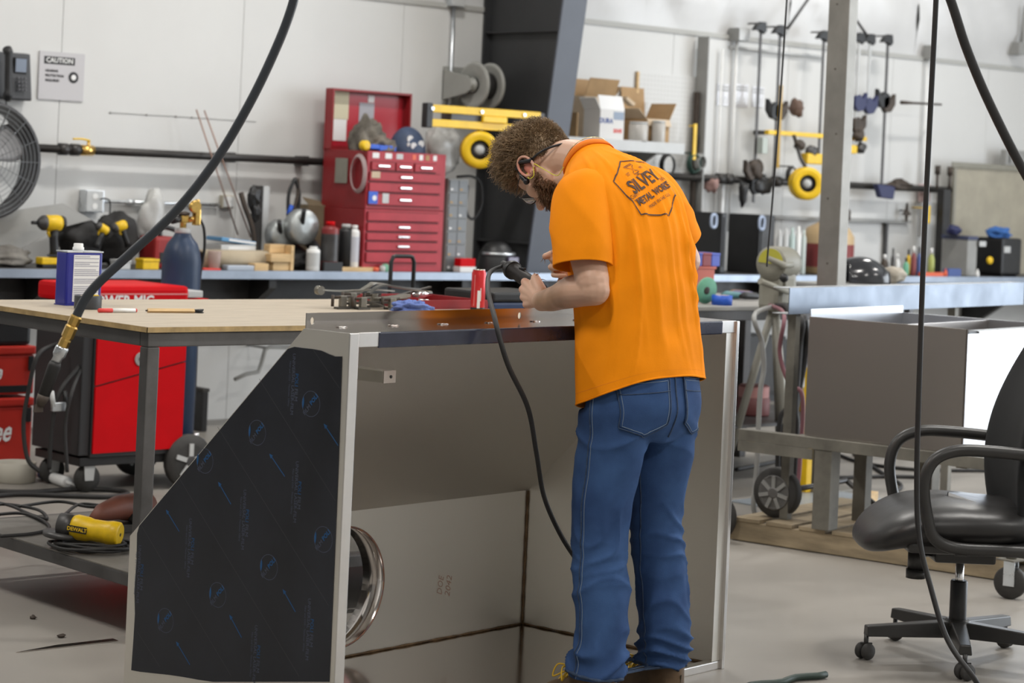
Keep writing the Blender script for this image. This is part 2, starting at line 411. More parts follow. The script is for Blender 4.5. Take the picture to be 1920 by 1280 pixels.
b.box(BX0+fl+.072, BX1-.082, BY0-.007, BY0+.002, BZ-.040, BZ+.0015, bev=.004); b.build('top_flange', M_film, enc, world=False)
# upstand along the back of the top with slotted holes
b = MB(); ux0, ux1, uz0, uz1 = BX0+.005, BX1-.01, BZ-.002, BZ+.040
holes = [ux0+.022, loy(973, 595, BYT).x, ux1-.05]
xs = [ux0]
def holed_strip(b, x0, x1, z0, z1, y, th, hx, rw, rh):
    cuts = [x0]+[c for h in hx for c in (h-rw*2.2, h+rw*2.2)]+[x1]
    for i in range(0, len(cuts)-1):
        a, c = cuts[i], cuts[i+1]
        if i % 2 == 0: b.box(a, c, y, y+th, z0, z1)
        else:
            h = (a+c)/2; zc = (z0+z1)/2; n = 24; In = []; Out = []
            for q in range(n):
                t = 2*PI*(q+.5)/n; cs, sn = math.cos(t), math.sin(t); In.append((h+rw*cs, zc+rh*sn))
                s = min((c-h)/abs(cs) if abs(cs) > 1e-6 else 9e9, (z1-zc)/abs(sn) if abs(sn) > 1e-6 else 9e9); Out.append((h+cs*s, zc+sn*s))
            vs = []
            for yy in (y, y+th):
                for q in range(n): vs += [(In[q][0], yy, In[q][1]), (Out[q][0], yy, Out[q][1])]
            fs = []
            for q in range(n):
                r = (q+1) % n
                fs += [(2*q, 2*q+1, 2*r+1, 2*r), (2*n+2*q, 2*n+2*r, 2*n+2*r+1, 2*n+2*q+1), (2*q, 2*r, 2*n+2*r, 2*n+2*q), (2*q+1, 2*n+2*q+1, 2*n+2*r+1, 2*r+1)]
            b.add(vs, fs)
holed_strip(b, ux0, ux1, uz0, uz1, BYT-.002, .003, holes, .007, .010); b.build('upstand', M_steelm, enc, world=False)
for i, hx in enumerate([BX0+.12+.2*j for j in range(7)]):
    b = MB(); b.tube([(hx+q*.006, BYT-.008, BZ+.001+.0008*math.sin(q*2)) for q in range(6)], .0017, 6); b.build('tack_weld', M_steelf, enc, world=False)
# square bracket stub reaching forward from the slanted back
bp = loy(729, 706, .12)
b = MB(); b.box(bp.x-.023, bp.x+.023, 0.12, .42, bp.z-.017, bp.z+.017, bev=.002); br = b.build('bracket_tube', M_steel, enc, world=False)
b = MB(); b.box(bp.x-.023, bp.x+.023, 0.116, .1205, bp.z-.017, bp.z+.017, bev=.001); b.build('end_plate', mat('end_plate_steel', (.62, .55, .5), .35, .9), br, world=False)
b = MB(); b.cyl((bp.x+.004, 0.1145, bp.z), (bp.x+.004, .1162, bp.z), .0045, n=14); b.build('bolt_hole', M_ink, br, world=False)
# marker handwriting on the lower back panel
b = MB()
put_text(b, '2042', .036, loy(841, 1099, BY1-TH-.001), (.12, 0, .99), (-.99, 0, .12), sx=.95, shear=.3)
put_text(b, 'DOE', .036, loy(826, 1098, BY1-TH-.001), (.12, 0, .99), (-.99, 0, .12), sx=.8, shear=.3)
b.build('marker_writing', mat('faint_red_marker', (.34, .22, .17), .5), enc, world=False)
# black protective film on the left side with its blue print
FX = BX0-.0015
def film(px, py): p = lox(px, py, FX); return p
fpx = [(540, 645), (552, 650), (566, 652), (585, 654), (602, 657), (617, 664), (628, 668), (641, 668), (638, 760), (634, 880), (629, 1000), (624, 1120), (617, 1278), (400, 1278), (372, 1274), (345, 1269), (318, 1265), (290, 1262), (262, 1259), (246, 1256), (250, 1200), (253, 1150), (252, 1110), (256, 1050), (257, 1000), (262, 962)]
poly = [(p.y, p.z) for p in (film(*q) for q in fpx)]
slk = (BZB-BZ)/(BY1-BYT)
poly = [(min(max(y, BY0+.003), BY1-.004), max(z, .004)) for y, z in poly]
poly = [(y, min(z, BZ+slk*(y-BYT)-.004)) for y, z in poly]
b = MB(); b.prism(poly, .0012, 'yz', FX-.0002)
M_pf = mat('black_protective_film', (.0125, .0145, .021), .33, var=.25, vscale=5, bump=.03, bscale=7)
pf = b.build('protective_film', M_pf, enc, world=False)
M_fp = mat('blue_film_print', (.010, .085, .23), .5); M_fg = mat('grey_blue_film_print', (.075, .090, .135), .6); M_fl = mat('film_scratch_lines', (.07, .07, .075), .6)
FXP = FX-.0007
def fpt(px, py): return lox(px, py, FXP)
def strip(b, p, q, wd):
    p = Vector(p); q = Vector(q); d = (q-p).normalized(); nrm = Vector((1, 0, 0)).cross(d)*wd/2
    b.add([p+nrm, p-nrm, q-nrm, q+nrm], [(0, 1, 2, 3)])
circ = [(583, 757), (482, 811), (384, 864), (606, 1011), (504, 1063), (408, 1115), (310, 1163)]
arr = [((607, 794), (634, 835)), ((505, 850), (534, 893)), ((409, 903), (433, 945)), ((311, 955), (336, 996)), ((530, 1104), (554, 1147)), ((430, 1152), (453, 1195)), ((330, 1202), (356, 1246))]
txts = [(557, 868), (459, 921), (357, 975), (262, 1025), (580, 1125), (480, 1175), (535, 655)]
R_ = .033
def pr(b, nm, m): o = b.build(nm, m, pf, world=False); return o
ezv = Vector((0, 0, 1)); eyv = Vector((0, -1, 0))      # on this face image right is -y
for c in circ:
    b = MB(); bg = MB(); o = fpt(*c)
    pts = [o+eyv*R_*math.cos(2*PI*i/40)+ezv*R_*math.sin(2*PI*i/40) for i in range(40)]
    for i in range(40): strip(bg, pts[i], pts[(i+1) % 40], .0013)
    # peeled corner
    a0, a1 = math.radians(148), math.radians(208)
    arc = [o+eyv*R_*math.cos(a0+(a1-a0)*i/8)+ezv*R_*math.sin(a0+(a1-a0)*i/8) for i in range(9)]
    inn = [arc[0]*(1-i/8)+arc[8]*(i/8)+eyv*.003*math.sin(PI*i/8) for i in range(9)]
    b.add(arc+inn, [(i, i+1, 10+i, 9+i) for i in range(8)])
    put_text(b, 'POLI', .0165, o+eyv*.010+ezv*.012, (eyv*.66+ezv*.75), (ezv*.66-eyv*.75), bold=.0005)
    put_text(bg, 'FILM', .0165, o-eyv*.014-ezv*.017, (eyv*.66+ezv*.75), (ezv*.66-eyv*.75))
    pr(b, 'film_logo', M_fp); pr(bg, 'film_logo_ring', M_fg)
for tip, tail in arr:
    b = MB(); p, q = fpt(*tip), fpt(*tail); d = (p-q).normalized(); nn = Vector((1, 0, 0)).cross(d)
    strip(b, q, p-d*.008, .0028); b.add([p, p-d*.013+nn*.0062, p-d*.013-nn*.0062], [(0, 1, 2)])
    pr(b, 'film_arrow', M_fp)
dn = -ezv
for tx in txts:
    b = MB(); bg = MB(); o = fpt(*tx)
    if tx == txts[-1]: o = fpt(549, 720); 
    else: o = o+dn*.075
    put_text(bg, 'UNIVERSAL LASER-FILM', .0155, o, dn, eyv)
    put_text(b, 'POLI', .017, o+dn*(-.012)+eyv*.013, dn, eyv); put_text(bg, 'FILM', .017, o+dn*.027+eyv*.013, dn, eyv)
    put_text(bg, 'Fiber and CO2 - Thickness 100my', .0085, o-eyv*.013, dn, eyv)
    pr(b, 'film_brand_print', M_fp); pr(bg, 'film_lettering', M_fg)
for p, q in (((587, 655), (637, 728)), ((486, 710), (629, 939)), ((408, 800), (616, 1135)), ((328, 883), (561, 1268)), ((265, 985), (434, 1268)), ((258, 1185), (300, 1250))):
    bg = MB(); strip(bg, fpt(*p), fpt(*q), .0011); pr(bg, 'film_line', M_fl)

# ================================================================ plywood-topped steel table behind the enclosure
TX0, TX1, TY0, TY1, TZ = 3.81, 5.78, 5.98, 7.19, .992
tab = thing('work_table', 'steel framed work table with plywood top and low shelf behind the enclosure', 'table', ((TX0+TX1)/2, (TY0+TY1)/2, 0))
b = MB(); b.box(TX0-.012, TX1, TY0-.012, TY1, TZ-.018, TZ, bev=.002); tt = b.build('table_top', M_ply, tab)
b = MB(); b.box(TX0-.0135, TX1, TY0-.0135, TY0-.0115, TZ-.0175, TZ-.001); b.box(TX0-.0135, TX0-.0115, TY0-.0135, TY1, TZ-.0175, TZ-.001); b.build('edge_banding', M_plye, tt)
fz0, fz1 = TZ-.064, TZ-.019
for (a0, a1, c0, c1) in ((TX0, TX1, TY0, TY0+.045), (TX0, TX1, TY1-.045, TY1), (TX0, TX0+.045, TY0+.046, TY1-.046), (TX1-.045, TX1, TY0+.046, TY1-.046)):
    b = MB(); b.box(a0, a1, c0, c1, fz0, fz1, bev=.004); b.build('top_rail', M_dkst, tab)
for x in (TX0, TX1-.045):
    for y in (TY0, TY1-.045):
        b = MB(); b.box(x, x+.045, y, y+.045, 0, fz0-.0005, bev=.004); b.build('leg', M_dkst, tab)
SZ = .215
for (a0, a1, c0, c1) in ((TX0+.046, TX1-.046, TY0, TY0+.04), (TX0+.046, TX1-.046, TY1-.04, TY1), (TX0, TX0+.04, TY0+.046, TY1-.046), (TX1-.04, TX1, TY0+.046, TY1-.046)):
    b = MB(); b.box(a0, a1, c0, c1, SZ-.045, SZ-.005, bev=.003); b.build('shelf_rail', M_dkst, tab)
M_shelf = mat('dusty_shelf_sheet', (.15, .14, .125), .6, .3, var=.25, vscale=6)
b = MB(); b.box(TX0+.002, TX1-.002, TY0+.047, TY1-.047, SZ-.0045, SZ); b.build('shelf', M_shelf, tab)
# ================================================================ the man
from mathutils import noise as mnoise
PR = Vector((4.53, 4.52, 0))
man = thing('person', 'man in an orange t-shirt and blue jeans bending over the enclosure with a grinder', 'person', PR)
def remeshed(mb, voxel, smooth=3, fac=.5):
    me = mb.mesh('tmp'); o = bpy.data.objects.new('tmp', me); COL.objects.link(o)
    r = o.modifiers.new('r', 'REMESH'); r.mode = 'VOXEL'; r.voxel_size = voxel
    if smooth:
        s = o.modifiers.new('s', 'SMOOTH'); s.iterations = smooth; s.factor = fac
    dg = bpy.context.evaluated_depsgraph_get(); dg.update()
    out = bpy.data.meshes.new_from_object(o.evaluated_get(dg)); bpy.data.objects.remove(o)
    return out
def mesh_obj(name, me, m, parent):
    me.materials.clear(); me.materials.append(m); me.polygons.foreach_set('use_smooth', [True]*len(me.polygons)); me.update()
    o = bpy.data.objects.new(name, me); COL.objects.link(o); o.parent = parent; return o
def displace(me, fn):
    n = len(me.vertices); co = np.empty(n*3); no = np.empty(n*3)
    me.vertices.foreach_get('co', co); me.vertices.foreach_get('normal', no); co = co.reshape(-1, 3); no = no.reshape(-1, 3)
    d = np.array([fn(Vector(c), Vector(q)) for c, q in zip(co, no)])
    co += no*d[:, None]; me.vertices.foreach_set('co', co.ravel()); me.update()
def limb(mb, pts, rs, n=18, sub=5):
    """tapered limb with rounded ends through pts"""
    P = spline(pts, sub); k = len(pts)-1; R = []
    for i in range(len(P)):
        t = i/sub; a = min(int(t), k-1); f = t-a; f = f*f*(3-2*f); R.append(rs[a]*(1-f)+rs[a+1]*f)
    mb.tube(P, R, n); mb.ball(P[0], R[0], n=12, m=8); mb.ball(P[-1], R[-1], n=12, m=8)
HP = math.radians(62); HC_ = Vector((0, .438, 1.538))
HU = Vector((0, math.sin(HP), math.cos(HP))); HF = Vector((0, math.cos(HP), -math.sin(HP))); HX = Vector((1, 0, 0))
HM = Matrix((HX, HF, HU)).transposed()          # head frame (right, forward, up) -> local
def hd(x, f, u): return HC_+HX*x+HF*f+HU*u
# ---- left hand, right hand
def hand(mb, wrist, kn, fdir, curl1, curl2, thumb, scale=1.0):
    """wrist, four knuckles (index..little); fingers bend from curl1 to curl2"""
    palm_c = sum(kn, Vector())/4
    for k_ in kn:
        limb(mb, [wrist*.86+palm_c*.14, wrist*.35+k_*.65, k_], [.021, .0145, .0125], n=12, sub=4)
    for i in range(3): limb(mb, [wrist.lerp(kn[i], .45), kn[i].lerp(kn[i+1], .5)+(wrist-palm_c)*.12], [.015, .011], n=10, sub=3)
    ln = [(.042, .026, .021), (.046, .029, .022), (.043, .027, .021), (.034, .021, .018)]
    for i, k_ in enumerate(kn):
        a, b_, c_ = [q*scale for q in ln[i]]
        d1 = (fdir*.55+curl1*.85).normalized(); d2 = (curl1*.55-fdir*.25+curl2*.85).normalized(); d3 = (curl2*.9-curl1*.35-fdir*.2).normalized()
        p1 = k_+d1*a; p2 = p1+d2*b_; p3 = p2+d3*c_
        limb(mb, [k_, p1, p2, p3], [.0112, .0096, .0088, .0072], n=10, sub=4)
    limb(mb, thumb, [.020, .0165, .0130, .0105][:len(thumb)], n=12, sub=4)
body = MB()
# head: cranium, jaw, brow, nose, lips, neck
body.ball(hd(0, -.012, .030), .078, .100, .106, n=28, m=18, M=HM)
body.ball(hd(0, .022, -.052), .058, .066, .070, n=24, m=14, M=HM)
body.ball(hd(0, .045, -.098), .036, .034, .026, n=18, m=10, M=HM)
body.ball(hd(0, .070, .030), .056, .022, .030, n=18, m=10, M=HM)
for s in (-1, 1):
    body.ball(hd(s*.040, .058, -.022), .024, .026, .026, n=14, m=8, M=HM)
    body.ball(hd(s*.056, -.005, -.055), .016, .030, .042, n=14, m=8, M=HM)
limb(body, [hd(0, .082, .012), hd(0, .098, -.018), hd(0, .108, -.036)], [.010, .012, .0135], n=12)
for s in (-1, 1): body.ball(hd(s*.011, .094, -.040), .008, .009, .007, n=10, m=6, M=HM)
body.ball(hd(0, .080, -.066), .022, .010, .006, n=12, m=6, M=HM); body.ball(hd(0, .078, -.077), .020, .010, .006, n=12, m=6, M=HM)
limb(body, [(0, .18, 1.48), (0, .255, 1.545), (0, .325, 1.57), hd(0, -.035, -.03)], [.070, .062, .060, .064], n=22)
limb(body, [(-.02, .27, 1.52), hd(0, .01, -.07)], [.045, .045], n=14)
# ears
for s in (-1, 1):
    e = hd(s*.0775, -.004, -.004)
    rim = []
    for i in range(17):
        t = math.radians(-150+i*300/16); rr = .036
        rim.append(e+HX*(s*(.009+.006*math.cos(t*.5)))+HU*(rr*math.cos(t)*1.02)+HF*(-.026*math.sin(t)-.004))
    body.tube(rim, [.0052]*17, 8); body.ball(e+HF*-.004, .008, .022, .031, n=12, m=8, M=HM); body.ball(e+HU*-.026+HX*s*.005, .006, .009, .009, n=10, m=6, M=HM)
# torso and legs (under the clothes) and arms
limb(body, [(0, -.01, .92), (0, .03, 1.1), (0, .09, 1.28), (0, .15, 1.43)], [.105, .10, .105, .10], n=24)
limb(body, [(-.12, .115, 1.44), (0, .17, 1.475), (.12, .12, 1.44)], [.05, .06, .05], n=16)
SL = Vector((-.150, .110, 1.452)); EL = Vector((-.215, -.015, 1.205)); WL = Vector((-.190, .225, 1.158))
limb(body, [SL, SL.lerp(EL, .5)+Vector((-.005, .005, 0)), EL+Vector((0, .006, .02))], [.054, .054, .047], n=20)
limb(body, [EL+Vector((0, -.004, 0)), EL.lerp(WL, .35)+Vector((-.004, 0, .008)), EL.lerp(WL, .75), WL], [.043, .047, .036, .030], n=20)
SR = Vector((.155, .13, 1.455)); ER = Vector((.272, .105, 1.285)); WR = Vector((.115, .325, 1.245))
limb(body, [SR, SR.lerp(ER, .5), ER], [.060, .054, .044], n=20)
limb(body, [ER, ER.lerp(WR, .35), ER.lerp(WR, .75), WR], [.042, .045, .034, .029], n=20)
knL = [Vector((-.158, .338, 1.206)), Vector((-.166, .337, 1.184)), Vector((-.170, .327, 1.162)), Vector((-.172, .311, 1.142))]
hand(body, WL, knL, Vector((.1, .95, -.05)), Vector((1, .05, -.05)), Vector((.05, -1, 0)),
     [Vector((-.172, .250, 1.182)), Vector((-.160, .284, 1.209)), Vector((-.141, .312, 1.220)), Vector((-.112, .332, 1.212))])
knR = [Vector((.045, .395, 1.272)), Vector((.050, .401, 1.250)), Vector((.056, .396, 1.228)), Vector((.064, .386, 1.208))]
hand(body, WR, knR, Vector((-.7, .7, 0)), Vector((-.9, -.3, -.1)), Vector((.1, -1, 0)),
     [Vector((.082, .345, 1.268)), Vector((.045, .365, 1.292)), Vector((.012, .390, 1.290)), Vector((-.020, .405, 1.278))])
for s in (-1, 1):
    limb(body, [(s*.09, 0, .88), (s*.105, .015, .5), ((-.126 if s < 0 else .136), -.005, .09)], [.075, .05, .030], n=16)
    fx_ = -.126 if s < 0 else .136; limb(body, [(fx_, -.03, .06), (fx_, .08, .05)], [.024, .020], n=12)
bme = remeshed(body, .0032, 6, .5)
M_skin = mat('skin', (.62, .375, .285), .48, sss=.12)
nt = M_skin.node_tree; at_ = nt.nodes.new('ShaderNodeAttribute'); at_.attribute_name = 'flush'
mx = nt.nodes.new('ShaderNodeMix'); mx.data_type = 'RGBA'; mx.inputs['A'].default_value = (.62, .385, .275, 1); mx.inputs['B'].default_value = (.62, .20, .15, 1)
nt.links.new(at_.outputs['Fac'], mx.inputs['Factor'])
at2 = nt.nodes.new('ShaderNodeAttribute'); at2.attribute_name = 'armhair'
mx2 = nt.nodes.new('ShaderNodeMix'); mx2.data_type = 'RGBA'; mx2.inputs['B'].default_value = (.25, .145, .075, 1)
nt.links.new(at2.outputs['Fac'], mx2.inputs['Factor']); nt.links.new(mx.outputs['Result'], mx2.inputs['A'])
nt.links.new(mx2.outputs['Result'], nt.nodes['Principled BSDF'].inputs['Base Color'])
n = len(bme.vertices); co = np.empty(n*3); bme.vertices.foreach_get('co', co); co = co.reshape(-1, 3)
fl_ = np.zeros(n); ah = np.zeros(n)
for s in (-1, 1):
    e = np.array(hd(s*.085, -.004, 0)); d = np.linalg.norm(co-e, axis=1); fl_ = np.maximum(fl_, np.clip((.040-d)/.02, 0, 1)*.85*(np.abs(co[:, 0]) > .074))
for k_ in knL+knR: d = np.linalg.norm(co-np.array(k_), axis=1); fl_ = np.maximum(fl_, np.clip((.022-d)/.02, 0, 1)*.35)
for (A_, B_) in ((EL, WL), (ER, WR)):
    A_ = np.array(A_); B_ = np.array(B_); t = np.clip(((co-A_)@(B_-A_))/np.dot(B_-A_, B_-A_), .0, 1.15); d = np.linalg.norm(co-(A_+t[:, None]*(B_-A_)), axis=1)
    spk = np.array([.5+.5*mnoise.noise(Vector(c)*38) for c in co])
    ah = np.maximum(ah, (d < .06)*np.clip((t-.22)/.3, 0, 1)*np.clip((1.12-t)/.2, 0, 1)*(.40+.60*spk))
for nm, arr_ in (('flush', fl_), ('armhair', ah)):
    a_ = bme.attributes.new(nm, 'FLOAT', 'POINT'); a_.data.foreach_set('value', arr_.astype(np.float32))
body_o = mesh_obj('body', bme, M_skin, man)

# ---- t-shirt: open torso tube plus two sleeves
M_shirt = mat('orange_cotton', (.95, .285, .004), .85, var=.05, vscale=6, bump=.06, bscale=260, spec=.15)
rings = [  # y, z, half width, half depth front, back, tilt
 (.000, .915, .203, .140, .138, 0), (.006, .98, .199, .138, .135, 2), (.018, 1.06, .196, .134, .131, 5), (.034, 1.14, .196, .132, .130, 8),
 (.052, 1.22, .199, .132, .132, 11), (.074, 1.30, .205, .132, .136, 16), (.100, 1.370, .211, .128, .138, 24), (.130, 1.43, .210, .118, .134, 33),
 (.160, 1.474, .196, .106, .122, 40), (.188, 1.507, .168, .094, .106, 45), (.212, 1.530, .134, .084, .090, 48), (.234, 1.548, .103, .077, .079, 50), (.248, 1.558, .086, .073, .073, 51), (.257, 1.565, .081, .070, .071, 52)]
def lerp_rows(rows, m):
    out = []; k = len(rows)-1
    for i in range(m+1):
        t = i/m*k; a = min(int(t), k-1); f = t-a
        p0, p1, p2, p3 = rows[max(a-1, 0)], rows[a], rows[a+1], rows[min(a+2, k)]
        out.append([.5*((2*p1[q])+(p2[q]-p0[q])*f+(2*p0[q]-5*p1[q]+4*p2[q]-p3[q])*f*f+(3*p1[q]-p0[q]-3*p2[q]+p3[q])*f**3) for q in range(len(p1))])
    return out
def ridge(x, p=2.2): return (1-abs(math.sin(x)))**p
def torso_pt(row, a, off=0.0):
    y, z, wx, wf, wb_, tl = row; c, s = math.cos(a), math.sin(a); e = .82
    dx = wx*math.copysign(abs(c)**e, c); dy = (wf if s > 0 else wb_)*math.copysign(abs(s)**e, s)
    t = math.radians(tl); p = Vector((dx, y+dy*math.cos(t), z-dy*math.sin(t)))
    nrm = Vector((c/wx*.2, s*math.cos(t)/.13*.2, -s*math.sin(t)/.13*.2)).normalized()
    return p, nrm
rows = lerp_rows(rings, 110); NA = 150; P = []
for i, row in enumerate(rows):
    t = i/110; line = []
    for j in range(NA):
        a = 2*PI*j/NA; p, nr = torso_pt(row, a)
        ad = math.degrees(a)           # 270 = back, 180 = his left, 0 = his right
        low = max(0, 1-t/.62); env = math.exp(-((t-.30)/.28)**2)
        # long drape folds running down the back towards the hem, leaning with height
        u = (ad-270)/360*2*PI
        f1 = ridge(6.5*u+2.2*t+.35*math.sin(7*t)+.5)*math.exp(-((ad-305)/38)**2)*math.exp(-((t-.38)/.25)**2)
        f2 = ridge(4.0*u-3.4*t+1.1)*math.exp(-((ad-235)/45)**2)*math.exp(-((t-.36)/.26)**2)
        f3 = (.5+.5*math.sin(9*u+3*math.sin(4*t)))*low*.5
        f4 = mnoise.noise(p*7.0)*.6+mnoise.noise(p*16.0)*.25
        f5 = ridge(9.0*u+4.5*t+2.0*mnoise.noise(Vector((u*1.5, t*2.5, 3))), 3.5)*math.exp(-((ad-300)/50)**2)*math.exp(-((t-.36)/.22)**2)
        f6 = ridge(5.0*u-5.5*t+.4+1.5*mnoise.noise(Vector((u*1.2, t*3, 9))), 3.0)*math.exp(-((ad-225)/40)**2)*math.exp(-((t-.34)/.26)**2)
        f7 = ridge(7.5*u+9*t+1.5*mnoise.noise(Vector((u*2, t*3, 5))), 2.5)*math.exp(-((t-.66)/.12)**2)*math.exp(-((ad-250)/60)**2)
        d = .012*f1+.010*f2+.006*f3+.008*f4*(.3+env)+.016*f5+.015*f6+.006*f7-.004
        # gathered folds by the armpit
        d += .008*ridge(26*(p.z-1.30)+9*u)*math.exp(-((ad-205)/18)**2)*math.exp(-((t-.52)/.10)**2)
        d *= max(0.0, 1-max(0, t-.80)/.18)
        p = p+nr*d
        if t < .30:
            w_ = (1-t/.30)**1.2
            p.z += w_*(-.40*p.y+.06*p.x)+.004*math.sin(3*a+1)*w_
        line.append(p)
    P.append(line)
shirt = MB(); shirt.grid(P, True)
TORSO_N = len(shirt.f)
def sleeve(pts, rs, phase):
    C_ = spline(pts, 14); k = len(C_); Q = []; prev = None; m = len(pts)-1
    for i, c in enumerate(C_):
        tt = i/(k-1); tan = (C_[min(i+1, k-1)]-C_[max(i-1, 0)]).normalized()
        if prev is None: prev = tan.cross(Vector((0, 1, 0))).normalized()
        prev = (prev-tan*prev.dot(tan)).normalized(); b_ = tan.cross(prev); q = tt*m; a = min(int(q), m-1); f = q-a; r = rs[a]*(1-f)+rs[a+1]*f
        line = []
        for j in range(56):
            an = 2*PI*j/56; w1 = 1+.035*math.sin(3*an+phase)+.03*mnoise.noise(c*9+Vector((math.cos(an), math.sin(an), 0))*.7)
            rr = r*w1+.004*ridge(2*an+6*tt+phase)*math.sin(PI*min(1, tt*1.1))
            line.append(c+(prev*math.cos(an)+b_*math.sin(an))*rr)
        Q.append(line)
    # turned hem: a slight step near the end
    shirt.grid(Q, True); return Q
sleeve([(-.080, .145, 1.470), (-.140, .120, 1.452), (-.180, .080, 1.388), (-.202, .046, 1.318), (-.210, .034, 1.268)], [.080, .088, .087, .085, .085], .4)
sleeve([(.085, .160, 1.475), (.145, .142, 1.458), (.195, .128, 1.405), (.228, .122, 1.362), (.246, .120, 1.335)], [.086, .094, .086, .080, .078], 1.7)
shirt_o = shirt.build('t_shirt', M_shirt, man, world=False, solid=.003)
# hem stitching lines and collar band
def hem_line(pts, r, nm, m=M_shirt):
    b = MB(); b.tube(pts, r, 6, closed=True); return b.build(nm, m, shirt_o, world=False)
M_stitch = mat('orange_stitching', (.80, .20, .004), .9)
hem_line(P[0], .0030, 'hem'); hem_line([p+(p-Vector((0, p.y*.0, p.z)))*.004 for p in P[4]], .0011, 'hem_stitching', M_stitch)
colr = MB(); cr_rows = []
for (y, z, wx, wf, wb_, dz) in ((.253, 1.562, .086, .074, .075, 0), (.261, 1.570, .083, .072, .073, 0), (.268, 1.577, .079, .069, .070, 0), (.266, 1.571, .075, .066, .067, 0)):
    cr_rows.append([torso_pt((y, z, wx, wf, wb_, 52), 2*PI*j/80)[0] for j in range(80)])
colr.grid(cr_rows, True); colr.build('collar', mat('orange_ribbed_collar', (.80, .19, .004), .9), shirt_o, world=False, solid=.002)

# ---- print on the back of the shirt, laid onto the cloth
dgm = shirt.mesh('bvh'); bvh = BVHTree.FromPolygons([v.co.copy() for v in dgm.vertices], [tuple(p.vertices) for p in dgm.polygons[:TORSO_N]] if True else [])
LC = onx(1213, 347, PR.x+.045)-PR     # centre of the print on the back
tl = math.radians(38)
back_n = Vector((.0, -math.cos(tl), math.sin(tl))); up_ = Vector((0, math.sin(tl), math.cos(tl))); ex_ = Vector((1, 0, 0))
def cast(p):
    h = bvh.ray_cast(p+back_n*.4, -back_n)
    return (h[0]+h[1].normalized()*(.0036 if h[1].dot(back_n) > 0 else -.0036)) if h[0] is not None else None
def decal(vs, fs, name, m):
    bm = bmesh.new(); V = [bm.verts.new(v) for v in vs]
    for f in fs:
        try: bm.faces.new([V[i] for i in f])
        except ValueError: pass
    bmesh.ops.triangulate(bm, faces=bm.faces[:])
    for _ in range(3):
        lg = [e for e in bm.edges if e.calc_length() > .008]
        if not lg: break
        bmesh.ops.subdivide_edges(bm, edges=lg, cuts=1); bmesh.ops.triangulate(bm, faces=[f for f in bm.faces if len(f.verts) > 3])
    bm.verts.index_update(); out = []; ok_ = []
    for v in bm.verts:
        q = cast(LOGO+ex_*v.co.x+up_*v.co.y); ok_.append(q is not None); out.append(q if q is not None else Vector())
    F = [[v.index for v in f.verts] for f in bm.faces if all(ok_[v.index] for v in f.verts)]; bm.free()
    mb = MB(); mb.add(out, F, False); return mb.build(name, m, shirt_o, world=False)
h0 = bvh.ray_cast(Vector((.01, -.6, 1.50)), Vector((0, 1, 0)))
LOGO = Vector((.010, h0[0].y, 1.500)); LR = math.radians(24); LS = .80
ex_, up_ = (ex_*math.cos(LR)+up_*math.sin(LR))*LS, (up_*math.cos(LR)-ex_*math.sin(LR))*LS
M_print = mat('dark_brown_shirt_print', (.085, .045, .030), .8, var=.2, vscale=60)
def dtext(txt, size, x, y, bold=0.0, sx=1.0, name='lettering'):
    vs, fs = text_tris(txt, size, bold); decal([(x+v.x*sx, y+v.y, 0) for v in vs], fs, name, M_print)
def dlines(segs, wd, name):
    vs = []; fs = []
    for (p, q) in segs:
        p = Vector((*p, 0)); q = Vector((*q, 0)); d = (q-p).normalized(); n_ = Vector((-d.y, d.x, 0))*wd/2; m = max(1, int((q-p).length/.006))
        for i in range(m+1):
            c = p.lerp(q, i/m); vs += [c+n_, c-n_]
        s0 = len(vs)-2*(m+1); fs += [(s0+2*i, s0+2*i+1, s0+2*i+3, s0+2*i+2) for i in range(m)]
    decal(vs, fs, name, M_print)
hexp = [(-.002, .128), (-.128, .066), (-.128, -.078), (0, -.128), (.128, -.078), (.128, .066)]
hexp = [(0, .132), (-.128, .080), (-.128, -.070), (0, -.128), (.128, -.070), (.128, .080)]
dlines([(hexp[i], hexp[(i+1) % 6]) for i in range(6)], .0048, 'hexagon_outline')
dtext('SILVEY', .072, 0, .022, bold=.0016, sx=.93); dtext('METAL WORKS', .036, .004, -.034, bold=.0012, sx=.92)
dtext('MADE IN THE U.S.A.', .017, .01, -.066, sx=1.0); dtext('CHATT', .021, -.098, -.005, sx=.75); dtext('TENN', .021, .102, -.005, sx=.75)
dtext('EST', .017, -.045, .072, sx=.9); dtext('1993', .017, .048, .072, sx=.8)
dlines([((-.118, -.019), (-.078, -.019)), ((.082, -.019), (.122, -.019))], .0022, 'underline')
anvil = [(-.026, .105), (.024, .105), (.024, .094), (.012, .090), (.008, .082), (.010, .074), (.020, .068), (.020, .062), (-.012, .062), (-.012, .068), (-.002, .074), (0, .082), (-.006, .090), (-.020, .096)]
dlines([(anvil[i], anvil[(i+1) % len(anvil)]) for i in range(len(anvil))]+[((-.02, .1), (.022, .1)), ((-.008, .058), (.016, .052)), ((-.004, .050), (.012, .060))], .0022, 'anvil_emblem')

